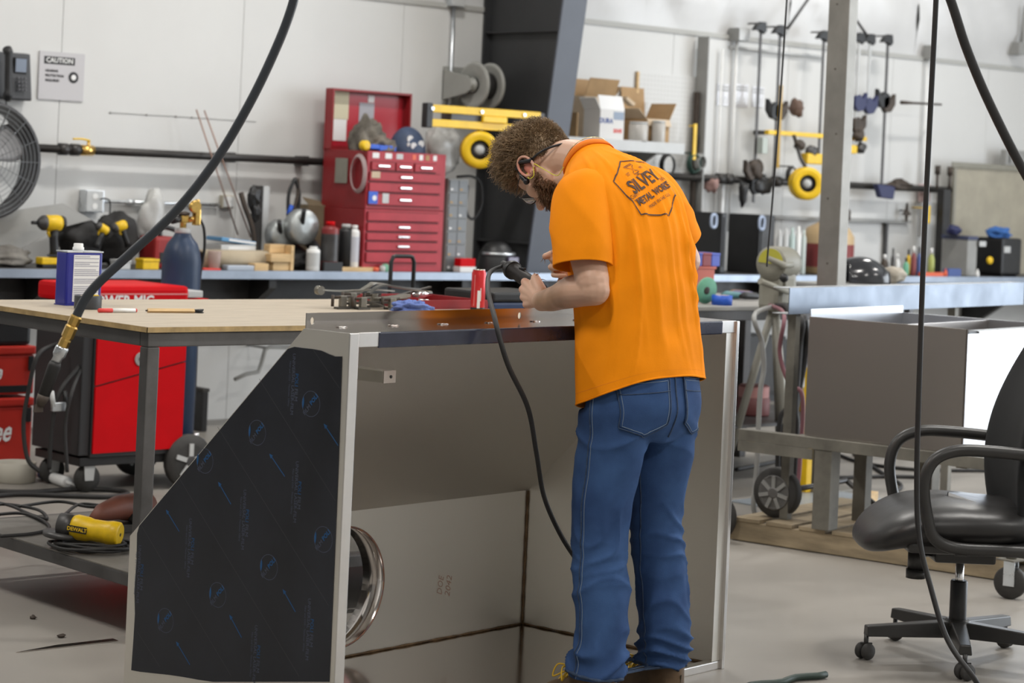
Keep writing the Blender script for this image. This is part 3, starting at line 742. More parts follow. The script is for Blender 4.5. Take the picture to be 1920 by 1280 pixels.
# ---- jeans
jm = MB()
def ring_tube(mb, rows_, n=40, m=24):
    R = lerp_rows(rows_, m); Q = []
    for (x, y, z, wx, wf, wb_) in R:
        Q.append([(x+wx*math.cos(2*PI*j/n), y+(wf if math.sin(2*PI*j/n) > 0 else wb_)*math.sin(2*PI*j/n), z) for j in range(n)])
    b0 = len(mb.v); mb.grid(Q, True)
    mb.f.append(tuple(b0+j for j in range(n))); mb.sm.append(True); mb.f.append(tuple(b0+m*n+j for j in range(n))); mb.sm.append(True)
ring_tube(jm, [(0, -.002, 1.02, .172, .118, .112), (0, -.006, .95, .182, .122, .128), (0, -.010, .88, .188, .118, .138), (0, -.006, .82, .186, .110, .125), (0, 0, .785, .175, .09, .10)])
ring_tube(jm, [(-.094, .000, .86, .088, .115, .12), (-.098, .010, .74, .090, .108, .104), (-.104, .024, .62, .085, .096, .090), (-.108, .030, .52, .080, .086, .084), (-.112, .016, .40, .078, .080, .084), (-.118, .000, .28, .076, .076, .080), (-.122, -.002, .19, .078, .082, .080), (-.124, .004, .138, .083, .094, .084), (-.124, .006, .118, .082, .096, .086)])
ring_tube(jm, [(.094, .000, .86, .088, .112, .12), (.094, .004, .74, .088, .104, .100), (.098, .012, .62, .079, .090, .084), (.104, .014, .52, .074, .080, .080), (.112, .002, .40, .074, .076, .084), (.122, -.010, .28, .075, .074, .082), (.130, -.012, .20, .076, .078, .080), (.134, -.004, .140, .079, .088, .082), (.134, -.002, .122, .078, .090, .082)])
jme = remeshed(jm, .0062, 6, .5)
def jd(c, q):
    z = c.z; s = -1 if c.x < 0 else 1; ang = math.atan2(c.y, c.x-s*.11)
    d = 0.0
    k1 = math.exp(-((z-.50)/.10)**2); k2 = math.exp(-((z-.17)/.055)**2); k3 = math.exp(-((z-.80)/.05)**2); k4 = math.exp(-((z-.34)/.10)**2)
    bk = .35+.65*max(0, -math.sin(ang)); d += .0105*k1*bk*(ridge(40*z+2.6*math.sin(ang+s)+6*mnoise.noise(c*5), 1.6)-.35)
    d += .0190*k2*(ridge(56*z+2.6*math.sin(ang*1.0+.7*s)+5*mnoise.noise(c*6), 1.4)-.4)
    d += .0085*k3*(ridge(40*(z+.5*abs(c.x))+2*mnoise.noise(c*5), 1.8)-.3)
    d += .0085*k4*(ridge(24*(z+.5*c.x*s)+3*math.sin(ang)+6*mnoise.noise(c*4.5), 2)-.3)
    d += .008*(mnoise.noise(c*6.5))+.004*mnoise.noise(c*15)
    return d
displace(jme, jd)
M_jean = mat('blue_denim', (.056, .120, .280), .85, var=.30, vscale=4.5, bump=.12, bscale=420, col2=(.024, .052, .142), spec=.2)
jeans_o = mesh_obj('jeans', jme, M_jean, man)
jb = BVHTree.FromPolygons([v.co.copy() for v in jme.vertices], [tuple(p.vertices) for p in jme.polygons])
M_jst = mat('denim_seam', (.035, .06, .115), .85, var=.4, vscale=60); M_jth = mat('pale_seam_thread', (.20, .26, .34), .9)
def onto(p, dr, off):
    h = jb.ray_cast(p, dr); 
    if h[0] is None: return None
    n_ = h[1].normalized(); n_ = n_ if n_.dot(dr) < 0 else -n_
    return h[0]+n_*off
def seam(pts, dr, nm, r=.0022, m=None, off=.001):
    Q = [q for q in (onto(Vector(p), Vector(dr).normalized(), off) for p in pts) if q is not None]
    if len(Q) > 2: b = MB(); b.tube(Q, r, 6); b.build(nm, m or M_jst, jeans_o, world=False)
for s in (-1, 1):
    seam([(s*.6, .004+.02*math.exp(-((z-.55)/.2)**2), z) for z in [.12+i*.012 for i in range(68)]], (-s, 0, 0), 'side_seam', .0024)
    seam([(s*.6, -.006+.02*math.exp(-((z-.55)/.2)**2), z) for z in [.12+i*.012 for i in range(68)]], (-s, 0, 0), 'seam_thread', .0010, M_jth, .0012)
    seam([(s*.0, -.01+.015*math.exp(-((z-.5)/.2)**2), z) for z in [.13+i*.012 for i in range(52)]], (s, 0, 0), 'inner_seam', .0022)
    seam([(s*.124+.2*math.cos(t), .005+.2*math.sin(t), .124) for t in [2*PI*i/30 for i in range(31)]], (0, 0, 0.0001) if False else (0, -1, 0), 'x') if False else None
    # back pocket: raised denim patch with stitched border
    pc = Vector((s*.098+.004, -.5, .885)); pw_, ph_ = .068, .155
    outl = [(-.068, .075), (.068, .075), (.062, -.052), (0, -.082), (-.062, -.052)]
    sl_ = -.10*s
    G = []
    for i in range(15):
        v = i/14; zz = .075-v*.157; hw = (.068-.006*v) if zz > -.052 else .062*(zz+.082)/.03+.0001
        row_ = []
        for j in range(15):
            uu = (-1+2*j/14)*hw; q = onto(pc+Vector((uu, 0, zz+sl_*uu)), Vector((0, 1, 0)), .0028)
            row_.append(q if q is not None else Vector((pc.x+uu, -.1, pc.z+zz)))
        G.append(row_)
    b = MB(); b.grid(G); pk = b.build('back_pocket', M_jean, jeans_o, world=False, solid=.0025)
    for inset, m_ in ((.0, M_jst), (.006, M_jth)):
        loop = []
        k = 1-inset/.068
        for i in range(5):
            a_, c_ = Vector(outl[i]), Vector(outl[(i+1) % 5])
            for q in range(12): loop.append((a_.lerp(c_, q/12))*k)
        seam([pc+Vector((p.x, 0, p.y+sl_*p.x)) for p in loop]+[pc+Vector((loop[0].x, 0, loop[0].y+sl_*loop[0].x))], (0, 1, 0), 'pocket_stitching', .0017 if inset == 0 else .0009, m_, .0045)
    seam([pc+Vector((u_, 0, .040+sl_*u_)) for u_ in [-.066+.132*i/20 for i in range(21)]], (0, 1, 0), 'pocket_stitching', .0016, M_jst, .0045)
seam([(.0, -.5, z) for z in [.80+i*.012 for i in range(16)]], (0, 1, 0), 'seat_seam', .0024)
seam([(x, -.5, .975-.25*abs(x)*.4) for x in [-.16+i*.01 for i in range(33)]], (0, 1, 0), 'yoke_seam', .0022)
for s, cx, cy in ((-1, -.124, .006), (1, .134, -.002)):
    pts = []
    for i in range(48):
        t = 2*PI*i/48; d_ = Vector((-math.cos(t), -math.sin(t), 0)); q = onto(Vector((cx+.3*math.cos(t), cy+.3*math.sin(t), .132+.010*math.sin(t))), d_, .001)
        if q is not None: pts.append(q)
    b = MB(); b.tube(pts, [.0045+.0012*math.sin(i*1.9) for i in range(len(pts))], 6, closed=True); b.build('cuff_hem', M_jst, jeans_o, world=False)

# ---- boots
M_boot = mat('brown_boot_leather', (.115, .070, .036), .6, var=.30, vscale=14, bump=.1, bscale=40)
M_sole = mat('boot_sole', (.06, .045, .03), .7); M_lace = mat('yellow_laces', (.62, .38, .02), .7)
for s, cx, cy in ((-1, -.126, .018), (1, .136, .010)):
    n = 36; R = []
    prof = [  # z, half width, front reach, back reach, centre y
     (.028, .046, .160, .100, .01), (.045, .050, .168, .104, .01), (.065, .049, .160, .100, .01), (.085, .046, .120, .094, .005), (.105, .045, .075, .088, .0), (.14, .046, .062, .080, -.005), (.175, .048, .056, .072, -.010), (.178, .043, .050, .066, -.010), (.160, .041, .046, .062, -.010)]
    mb = MB(); Q = []
    for (z, wx, fr, bk, yy) in lerp_rows(prof, 30):
        line = []
        for j in range(n):
            t = 2*PI*j/n; c, q = math.cos(t), math.sin(t); line.append((cx+wx*math.copysign(abs(c)**.85, c), cy+yy+(fr if q > 0 else bk)*math.copysign(abs(q)**(1.0 if q > 0 else .8), q), z))
        Q.append(line)
    mb.grid(Q, True); bo = mb.build('boot', M_boot, man, world=False)
    mb = MB(); Q = []
    for z, g in ((0, 1.0), (.018, 1.0), (.026, .99), (.0285, .9)):
        Q.append([(cx+.054*g*math.copysign(abs(math.cos(2*PI*j/n))**.85, math.cos(2*PI*j/n)), cy+.01+(.174 if math.sin(2*PI*j/n) > 0 else .108)*g*math.copysign(abs(math.sin(2*PI*j/n))**.9, math.sin(2*PI*j/n)), z) for j in range(n)])
    b0 = 0; mb.grid(Q, True); mb.f.append(tuple(range(n))); mb.sm.append(False); mb.f.append(tuple(3*n+j for j in range(n))); mb.sm.append(False)
    mb.build('sole', M_sole, bo, world=False)
    for i in range(4):
        yy = cy+.118-i*.020; zz = .086+i*.014; mb = MB()
        mb.tube(spline([(cx-.030, yy-.006, zz-.014), (cx-.010, yy, zz+.002), (cx+.012, yy+.008, zz+.001), (cx+.030, yy+.010, zz-.014)], 5), .0026, 6); mb.build('lace', M_lace, bo, world=False)
    for q in (-1, 1):
        mb = MB(); c0 = Vector((cx-.02, cy+.060, .130)); 
        mb.tube(spline([c0, c0+Vector((-.034+.01*q, .012+.02*q, .006)), c0+Vector((-.050+.01*q, .006+.03*q, -.026)), c0+Vector((-.030, .004+.01*q, -.016)), c0], 6), .0025, 6); mb.build('lace_bow', M_lace, bo, world=False)
    mb = MB(); mb.tube([(cx+.010*s*0, cy-.0905+.005*math.sin(z*30), z) for z in [.05+.008*i for i in range(8)]], .002, 6); mb.build('heel_seam', M_sole, bo, world=False)

# ---- hair and beard
M_hair = mat('light_brown_hair', (.35, .235, .130), .55, col2=(.15, .095, .048), vscale=30)
M_beard = mat('reddish_brown_beard', (.25, .13, .06), .6, col2=(.12, .06, .028), vscale=40)
hr = random.Random(3)
def in_hair(x, f, u):
    # head frame coordinates of a point on the cranium; above the ears, down to the nape behind, not over the brow
    if f > .045 and u < .052: return False
    if f > .0: return u > .020+.55*f
    return u > (.012+.55*f) and u > -.055
def strand(mb, p, d, ln, r0, curl, seg=4):
    pts = []; rs = []; q = Vector(p); side = d.cross(Vector((hr.uniform(-1, 1), hr.uniform(-1, 1), hr.uniform(-1, 1)))).normalized(); b2 = d.cross(side); ph = hr.uniform(0, 6.28); tw = hr.uniform(.6, 1.4)*curl
    for i in range(seg+1):
        t = i/seg; pts.append(q+d*(ln*t)+(side*math.cos(ph+tw*t*5)+b2*math.sin(ph+tw*t*5))*(ln*.22*t)+Vector((0, 0, -.12*ln*t*t))); rs.append(r0*(1-.75*t))
    mb.tube(pts, rs, 3, caps=False)
hair = MB(); cap = []
cc = Vector((0, -.012, .030)); rad = Vector((.078, .100, .106))
cnt = 0; tries = 0
while cnt < 9000 and tries < 80000:
    tries += 1
    v = Vector((hr.gauss(0, 1), hr.gauss(0, 1), hr.gauss(0, 1))).normalized(); hp = Vector((cc.x+rad.x*v.x, cc.y+rad.y*v.y, cc.z+rad.z*v.z))
    if not in_hair(*hp): continue
    top = max(0, min(1, (hp.z-.030)/.07))*max(0.45, min(1, (hp.y+.125)/.12))
    ln = .012+.050*top*hr.uniform(.6, 1.15)
    nrm = Vector((v.x/rad.x, v.y/rad.y, v.z/rad.z)).normalized()
    dirh = (nrm+Vector((hr.uniform(-.35, .35), hr.uniform(-.2, .3)+.15*top, hr.uniform(-.3, .3)-.5*(1-top)))).normalized()
    p = hd(*(cc+(hp-cc)*(1+.20*top*hr.uniform(.3, 1)))); d = (HX*dirh.x+HF*dirh.y+HU*dirh.z).normalized()
    strand(hair, p, d, ln, .0017 if top > .2 else .0014, 1.6*top+.3, 4 if top > .2 else 3); cnt += 1
# scalp shell under the strands
Q = []; nu, nv = 40, 26; shell = MB(); idx = {}; vs = []; fs = []
for i in range(nv+1):
    th = PI*i/nv
    for j in range(nu):
        ph = 2*PI*j/nu; v = Vector((math.sin(th)*math.cos(ph), math.sin(th)*math.sin(ph), math.cos(th))); hp = Vector((cc.x+(rad.x+.004)*v.x, cc.y+(rad.y+.004)*v.y, cc.z+(rad.z+.004)*v.z))
        top = max(0, min(1, (hp.z-.030)/.07))*max(.45, min(1, (hp.y+.125)/.12)); g = 1+.27*top+.09*mnoise.noise(hp*55)*top
        hp2 = cc+(hp-cc)*g; vs.append((hd(*hp2), in_hair(*hp)))
for i in range(nv):
    for j in range(nu):
        q = (i*nu+j, (i+1)*nu+j, (i+1)*nu+(j+1) % nu, i*nu+(j+1) % nu)
        if sum(vs[a][1] for a in q) >= 3: fs.append(q)
hair.add([a[0] for a in vs], fs, True)
hair_o = hair.build('hair', M_hair, man, world=False); hair_o['kind'] = 'stuff'
beard = MB(); cnt = 0; tries = 0
bb = BVHTree.FromPolygons([v.co.copy() for v in bme.vertices], [tuple(p.vertices) for p in bme.polygons])
while cnt < 2600 and tries < 40000:
    tries += 1
    x = hr.uniform(-.075, .075); f = hr.uniform(-.02, .085); u = hr.uniform(-.135, -.022)
    if abs(x) < .024 and u > -.055: continue
    if u > -.05-.0*f and f > .035: continue
    c0 = hd(0, .012, -.05); src = c0+(HX*x*3+HF*(f-.012)*3+HU*(u+.05)*3)
    h = bb.ray_cast(src, (c0-src).normalized())
    if h[0] is None: continue
    loc = h[0]-HC_; lx, lf, lu = loc.dot(HX), loc.dot(HF), loc.dot(HU)
    if lu > -.028 or lf < -.012 or (lf > .05 and lu > -.058): continue
    n_ = h[1].normalized(); d = (n_*.8-HU*.55+HF*.1+Vector((hr.uniform(-.2, .2),)*3)).normalized()
    strand(beard, h[0]-n_*.002, d, hr.uniform(.010, .020), .0015, .5, 3); cnt += 1
be = beard.build('beard', M_beard, man, world=False); be['kind'] = 'stuff'

# ---- things he wears: glasses, bone-conduction headset, ear plug cord, necklace
M_frame = mat('black_glasses_frame', (.01, .01, .011), .35); M_lens = mat('clear_lens', (.9, .92, .93), .03, trans=.95, alpha=.55)
gl = thing('safety_glasses', 'thin framed clear safety glasses worn by the man', 'glasses', PR+hd(0, .09, 0))
gz = .004
for s in (-1, 1):
    b = MB(); b.tube([PR+hd(s*.083, .0, .012), PR+hd(s*.080, .05, .012), PR+hd(s*.074, .092, .006)], .0014, 6); b.build('temple', M_frame, gl)
    b = MB(); oc = PR+hd(s*.036, .108, -.008); ring_ = [oc+HX*(s*.030*math.cos(t))+HU*(.019*math.sin(t))+HF*(-.012*math.cos(t)**2) for t in [2*PI*i/28 for i in range(28)]]
    b.tube(ring_, .0016, 6, closed=True); b.build('rim', M_frame, gl)
    b = MB(); b.add([oc]+ring_, [(0, 1+i, 1+(i+1) % 28) for i in range(28)], True); b.build('lens', M_lens, gl, solid=.001)
b = MB(); b.tube([PR+hd(-.008, .109, -.002), PR+hd(0, .112, .0), PR+hd(.008, .109, -.002)], .0014, 6); b.build('bridge', M_frame, gl)
M_hs = mat('headset_rubber', (.012, .012, .015), .4)
hs = thing('headset', 'black bone conduction headset wrapped behind the neck of the man', 'headset', PR+hd(0, -.09, 0))
band = []
for t in [i/24 for i in range(25)]:
    a = PI*(t); band.append(PR+hd(-.086*math.cos(a), -.030-.092*math.sin(a)**.8, -.010-.050*math.sin(a)))
b = MB(); b.tube(band, .0038, 8); b.build('neckband', M_hs, hs)
for s in (-1, 1):
    b = MB(); b.tube(spline([PR+hd(s*.088, -.036, -.016), PR+hd(s*.089, -.020, .006), PR+hd(s*.089, .000, .030), PR+hd(s*.088, .022, .026)], 5), [.0075]*6+[.0065]*10, 8); b.build('ear_hook', M_hs, hs)
    b = MB(); b.tube(spline([PR+hd(s*.086, .024, .020), PR+hd(s*.086, .030, .0), PR+hd(s*.083, .032, -.018)], 5), [.004]*4+[.0075]*7, 8); b.ball(PR+hd(s*.083, .033, -.022), .010, n=12, m=8); b.build('transducer', M_hs, hs)
ep = MB(); ep.tube(spline([PR+hd(-.086, .010, -.014), PR+hd(-.094, .014, -.038), PR+hd(-.094, -.004, -.052), PR+hd(-.090, -.030, -.030), PR+hd(-.086, -.036, -.062), PR+Vector((-.085, .300, 1.520)), PR+Vector((-.095, .262, 1.545))], 8), .0013, 6)
tag(ep.build('earplug_cord', mat('yellow_cord', (.75, .72, .05), .5)), 'thin yellow earplug cord hanging from the ear of the man', 'cord')
nk = MB(); nk.tube([PR+torso_pt((.273, 1.584, .071, .069, .067, 52), 2*PI*j/60)[0] for j in range(60)], .0014, 6, closed=True)
tag(nk.build('necklace', mat('gold_chain', (.75, .6, .3), .3, 1.0)), 'fine gold chain necklace at the collar of the orange shirt', 'necklace')

# ---- the electric die grinder he holds
M_tool = mat('grinder_body', (.014, .011, .010), .55, var=.2, vscale=20, spec=.25)
TG = PR+Vector((-.112, .350, 1.196)); TE = PR+Vector((-.075, .490, 1.233)); TD = (TG-TE).normalized()
gr = thing('die_grinder', 'dark electric die grinder held in both hands over the enclosure top', 'grinder', TG)
b = MB(); b.lathe([(.010, -.045), (.022, -.040), (.026, -.030), (.027, -.012), (.024, -.002), (.021, .006), (.0215, .05), (.022, .10), (.0225, .16), (.020, .19), (.014, .20), (.012, .23)], TE+TD*.02, TD, 24); b.build('body', M_tool, gr)
b = MB(); b.lathe([(.0275, -.024), (.0285, -.022), (.0285, -.010), (.0275, -.008)], TE+TD*.02, TD, 24); b.build('rear_collar', M_black, gr)
b = MB(); b.lathe([(.005, .23), (.005, .27), (.010, .272), (.011, .282), (.010, .292), (.004, .296)], TE+TD*.02, TD, 16); b.build('spindle_and_burr', M_chrome, gr)
b = MB(); b.box(-.004, .004, -.012, .012, 0, .006, bev=.001); b.xf(Matrix.Translation(TE+TD*.07+Vector((0, 0, .021)))); b.build('switch', M_black, gr)
c0 = TE-TD*.022
pts = [c0, c0-TD*.03+Vector((0, 0, .006)), PR+Vector((-.10, .545, 1.252))]
cord_px = [((938, 501), 6.74), ((918, 512), 6.66), ((915, 545), 6.42), ((926, 590), 6.14), ((938, 638), 6.08), ((955, 690), 6.10), ((990, 765), 6.22), ((1006, 850), 6.36), ((1020, 930), 6.50), ((1050, 1000), 6.58), ((1085, 1055), 6.64), ((1120, 1105), 6.70), ((1150, 1150), 6.72)]
cp = [c0, c0-TD*.02]+[ond(x, y, d) for (x, y), d in cord_px[:1]]
cp = [c0, c0-TD*.025]+[ond(x, y, d) for (x, y), d in cord_px]
# tail runs on to the floor
cp += [Vector((4.86, 4.93, .05)), Vector((4.95, 4.95, .014)), Vector((5.02, 5.05, .014))]
b = MB(); b.tube(spline(cp, 10), .0072, 8); b.build('power_cord', M_rub, gr)
b = MB(); b.tube([c0+TD*.004, c0-TD*.025, c0-TD*.045], [.012, .011, .0085], 10); b.build('cord_boot', M_rub, gr)
# ================================================================ helpers for things placed on planes parallel to the wall
def ext(x0, x1, yt, yb, Y, dep=0.0):
    """world extents of a box whose front is on plane y=Y: x0..x1 in the picture spans its left side and front"""
    ym = (yt+yb)/2
    return ony(x0, ym, Y+dep).x, ony(x1, ym, Y).x, ony((x0+x1)/2, yb, Y).z, ony((x0+x1)/2, yt, Y).z
def blob(c, rx, ry, rz, seed=0, amp=.25, freq=4.0, n=28, m=18, flat=None):
    b = MB(); b.ball((0, 0, 0), 1, 1, 1, n=n, m=m); out = []
    for v in b.v:
        v = Vector(v); d = 1+amp*mnoise.noise(v*freq*.35+Vector((seed*7.3, seed*1.7, 0)))*1.4+amp*.5*mnoise.noise(v*freq+Vector((seed*3.1, 0, 5)))
        p = Vector((v.x*rx*d, v.y*ry*d, v.z*rz*d))
        if flat is not None and p.z < flat: p.z = flat
        out.append(tuple(Vector(c)+p))
    b.v = out; return b
def rbox(name, m, parent, x0, x1, y0, y1, z0, z1, bev=.004):
    b = MB(); b.box(x0, x1, y0, y1, z0, z1, bev=bev); return b.build(name, m, parent)
def onebox(name, label, cat, m, x0, x1, y0, y1, z0, z1, bev=.004, group=None):
    b = MB(); b.box(x0, x1, y0, y1, z0, z1, bev=bev); return tag(b.build(name, m), label, cat, group)
BT = .92; BF = 10.48           # bench top height, bench front

# ---------------------------------------------------------------- wall bench
bn = thing('wall_workbench', 'long dark workbench with galvanised front edge along the white wall', 'workbench', (6, 10.8, 0))
rbox('bench_top', M_dkst, bn, -4, 16.5, BF, YW-.004, BT-.012, BT, 0)
rbox('front_edge', mat('blue_galvanised_edge', (.34, .39, .47), .42, .6, var=.15, vscale=5), bn, -4, 16.5, BF-.006, BF-.0005, BT-.046, BT+.001, .001)
rbox('apron', M_blackst, bn, -4, 16.5, BF+.22, BF+.25, BT-.20, BT-.013, 0)
for i in range(14):
    gx = ony(452, 660, 10.75).x+(i-7)*1.45
    b = MB(); b.prism([(BF+.02, BT-.013), (YW-.005, BT-.013), (YW-.005, BT-.42), (YW-.10, BT-.42), (BF+.02, BT-.10)], .05, 'yz', gx); b.build('gusset_bracket', M_blackst, bn)
# under-bench dark cabinet
for (a, c, lb) in ((3.2, 5.35, 'black steel cabinet standing under the left end of the bench'), (9.9, 12.2, 'black steel cabinet standing under the bench beyond the column')):
    t = thing('under_bench_cabinet', lb, 'cabinet', ((a+c)/2, 10.85, 0)); rbox('carcass', M_blackst, t, a, c, 10.72, 11.05, .06, .47)
    for k in range(3): w_ = (c-a)/3; rbox('door', M_blackst, t, a+k*w_+.004, a+(k+1)*w_-.004, 10.705, 10.72, .08, .45, .003)
    rbox('plinth', M_black, t, a+.02, c-.02, 10.75, 11.03, 0, .06, 0)

# ---------------------------------------------------------------- phone, sign, fan, pipes
x0, x1, z0, z1 = ext(-14, 60, 97, 187, 11.03)
t = thing('wall_phone', 'dark desk phone mounted on the white wall beside the paper sign', 'phone', ((x0+x1)/2, 11.05, z0))
b = MB(); b.prism([(11.098, z0), (11.098, z1), (11.06, z1-.005), (11.02, z0+.01), (11.025, z0)], x1-x0, 'yz', x0); b.build('body', mat('phone_grey_plastic', (.05, .052, .058), .45), t, bevel=.004)
sx0, sx1 = ony(27, 120, 11.05).x, ony(47, 120, 11.05).x
zA, zB = ony(37, 135, 11.04).z, ony(37, 110, 11.04).z
b = MB(); b.box(sx0-.006, sx1+.006, 11.036, 11.056, zA-.008, zB+.006, bev=.003); b.build('screen_bezel', M_black, t)
b = MB(); b.box(sx0, sx1, 11.033, 11.037, zA, zB); b.build('screen', mat('phone_screen', (.22, .26, .33), .3), t)
for r in range(4):
    for c in range(3):
        kx = sx0+.004+c*.02; kz = zA-.035-r*.021; yk = 11.045-(.04)*(z1-kz)/(z1-z0)
        b = MB(); b.box(kx, kx+.013, yk-.014, yk-.002, kz-.006, kz+.006, bev=.002); b.build('key', mat('phone_keys', (.10, .10, .11), .5), t)
hx = ony(10, 140, 11.0).x
b = MB(); b.tube(spline([(hx, 10.995, z1+.012), (hx, 10.975, z1-.02), (hx+.002, 10.972, (z0+z1)/2), (hx+.004, 10.968, z0+.03), (hx+.005, 10.985, z0+.004)], 6), [.026]*6+[.02]*12+[.026]*7, 12); b.build('handset', M_black, t)
b = MB(); b.tube(spline([(hx+.03, 11.04, z0+.002), (hx+.05, 11.06, z0-.05), (hx+.045, 11.07, z0-.11), (hx+.02, 11.07, z0-.16)], 8), .0035, 6); b.build('cord', M_rub, t)
x0, x1, z0, z1 = ext(72, 157, 98, 188, 11.095)
t = thing('caution_sign', 'white laminated paper caution sign taped on the wall beside the phone', 'sign', ((x0+x1)/2, 11.09, z0))
M_lam = mat('laminate_film', (.56, .55, .57), .15, coat=.5, bump=.12, bscale=14)
rbox('sheet', M_lam, t, x0, x1, 11.090, 11.096, z0, z1, .001)
wS = x1-x0; hS = z1-z0
b = MB(); b.box(x0+.1*wS, x0+.78*wS, 11.0893, 11.0902, z1-.26*hS, z1-.10*hS); b.build('header_band', M_ink, t)
for (s_, fx, fz, sz, m_) in (('CAUTION', .44, .82, .038, M_white), ('HEARING', .275, .60, .019, M_ink), ('PROTECTION', .34, .50, .019, M_ink), ('REQUIRED', .295, .40, .019, M_ink)):
    b = MB(); put_text(b, s_, sz, (x0+fx*wS, 11.0886, z0+fz*hS), (1, 0, 0), (0, 0, 1), bold=.0008); b.build('lettering', m_, t)
b = MB(); b.cyl((x0+.76*wS, 11.0890, z0+.49*hS), (x0+.76*wS, 11.0905, z0+.49*hS), .032, n=28); b.build('pictogram', M_ink, t)
b = MB(); b.lathe([(.012, 0), (.016, .0002), (.016, .0006)], (x0+.765*wS, 11.0888, z0+.49*hS), (0, 1, 0), 16); b.build('pictogram_ear', M_paper, t)

FC = ony(-36, 300, 10.78); FR_ = .305
t = thing('drum_fan', 'round grey drum fan with wire guard on the bench at the left edge', 'fan', (FC.x, FC.y, BT))
M_fanw = mat('fan_wire', (.22, .23, .24), .4, .5); M_fand = mat('fan_dark_metal', (.055, .055, .06), .5)
def circ_pts(c, r, y, n=48): return [(c.x+r*math.cos(2*PI*i/n), y, c.z+r*math.sin(2*PI*i/n)) for i in range(n)]
b = MB(); P_ = [[(FC.x+r*math.cos(2*PI*i/48), y, FC.z+r*math.sin(2*PI*i/48)) for i in range(48)] for (r, y) in ((FR_, 10.70), (FR_+.012, 10.705), (FR_+.012, 10.90), (FR_, 10.905), (FR_, 10.70))]; b.grid(P_, True); b.build('drum', M_fand, t)
for k in range(11):
    b = MB(); b.tube(circ_pts(FC, .06+k*.0242, 10.69+.010*(k/10)**2, 40), .0018, 5, closed=True); b.build('guard_ring', M_fanw, t)
for k in range(16):
    a = 2*PI*k/16; b = MB(); b.cyl((FC.x+.05*math.cos(a), 10.688, FC.z+.05*math.sin(a)), (FC.x+FR_*math.cos(a), 10.702, FC.z+FR_*math.sin(a)), .002, n=5); b.build('guard_spoke', M_fanw, t)
for k in range(3):
    a0 = 2*PI*k/3+.5; Q = []
    for i in range(9):
        r = .05+.225*i/8; wd = .45+.25*math.sin(PI*i/8)
        Q.append([(FC.x+r*math.cos(a0+wd*(j/6-.5)*2*.75), 10.80+.05*(j/6-.5), FC.z+r*math.sin(a0+wd*(j/6-.5)*2*.75)) for j in range(7)])
    b = MB(); b.grid(Q); b.build('blade', mat('fan_blade_grey', (.30, .30, .31), .4, .4), t, solid=.003)
b = MB(); b.lathe([(.045, 0), (.055, .01), (.055, .09), (.03, .1)], (FC.x, 10.765, FC.z), (0, 1, 0), 20); b.build('motor', M_fand, t)
b = MB(); b.lathe([(.028, 0), (.05, .003), (.05, .006)], (FC.x, 10.683, FC.z), (0, 1, 0), 24); b.build('badge', M_paper, t)
for s in (-1, 1):
    b = MB(); b.tube([(FC.x+s*.10, 10.80, FC.z-FR_), (FC.x+s*.16, 10.80, BT+.012), (FC.x+s*.16, 10.66, BT+.012), (FC.x+s*.16, 10.94, BT+.012)], .011, 8); b.build('stand_leg', M_fand, t)

# air pipe along the wall in lengths with couplings
M_pipe = mat('black_iron_pipe', (.045, .042, .040), .42, .5, var=.25, vscale=6)
zp = ony(330, 290, 11.0).z
t = thing('air_pipe', 'long black iron air pipe running along the wall left of the tool chest', 'pipe', (5.5, 11.0, zp))
xa, xb = ony(-60, 280, 11.0).x, ony(606, 303, 11.0).x
b = MB(); b.cyl((xa, 11.0, zp), (xb+.45, 11.0, zp), .023, n=16); b.build('pipe', M_pipe, t)
for px in (57, 118, 140):
    xx = ony(px, 280, 11.0).x; b = MB(); b.lathe([(.026, -.03), (.034, -.026), (.034, .026), (.026, .03)], (xx, 11.0, zp), (1, 0, 0), 16); b.build('coupling', M_pipe, t)
xv_ = ony(160, 275, 11.0).x
b = MB(); b.cyl((xv_-.03, 11.0, zp), (xv_+.05, 11.0, zp), .030, n=8); b.cyl((xv_+.02, 11.0, zp), (xv_+.02, 11.0, zp+.055), .010, n=10); b.build('valve_body', M_brass, t)
b = MB(); b.tube(spline([(xv_+.02, 10.99, zp+.055), (xv_-.03, 10.985, zp+.062), (xv_-.09, 10.985, zp+.060)], 5), .006, 6); b.build('valve_lever', M_yel, t)
for px in (430, 568):
    xx = ony(px, 290, 11.04).x; b = MB(); b.box(xx-.02, xx+.02, 11.0, 11.098, zp-.03, zp+.03, bev=.003); b.build('clip', M_pipe, t)
zp2 = ony(1450, 340, 11.0).z
t = thing('air_pipe', 'black iron air pipe running along the wall behind the hanging clamps', 'pipe', (13, 11.0, zp2))
xa, xb = ony(1255, 335, 11.0).x, ony(1830, 360, 11.0).x
b = MB(); b.cyl((xa-.6, 11.0, zp2), (xb, 11.0, zp2), .026, n=16); b.build('pipe', M_pipe, t)
for px in (1350, 1365, 1455):
    xx = ony(px, 340, 11.0).x; b = MB(); b.lathe([(.030, -.04), (.04, -.035), (.04, .035), (.030, .04)], (xx, 11.0, zp2), (1, 0, 0), 16); b.build('coupling', M_pipe, t)

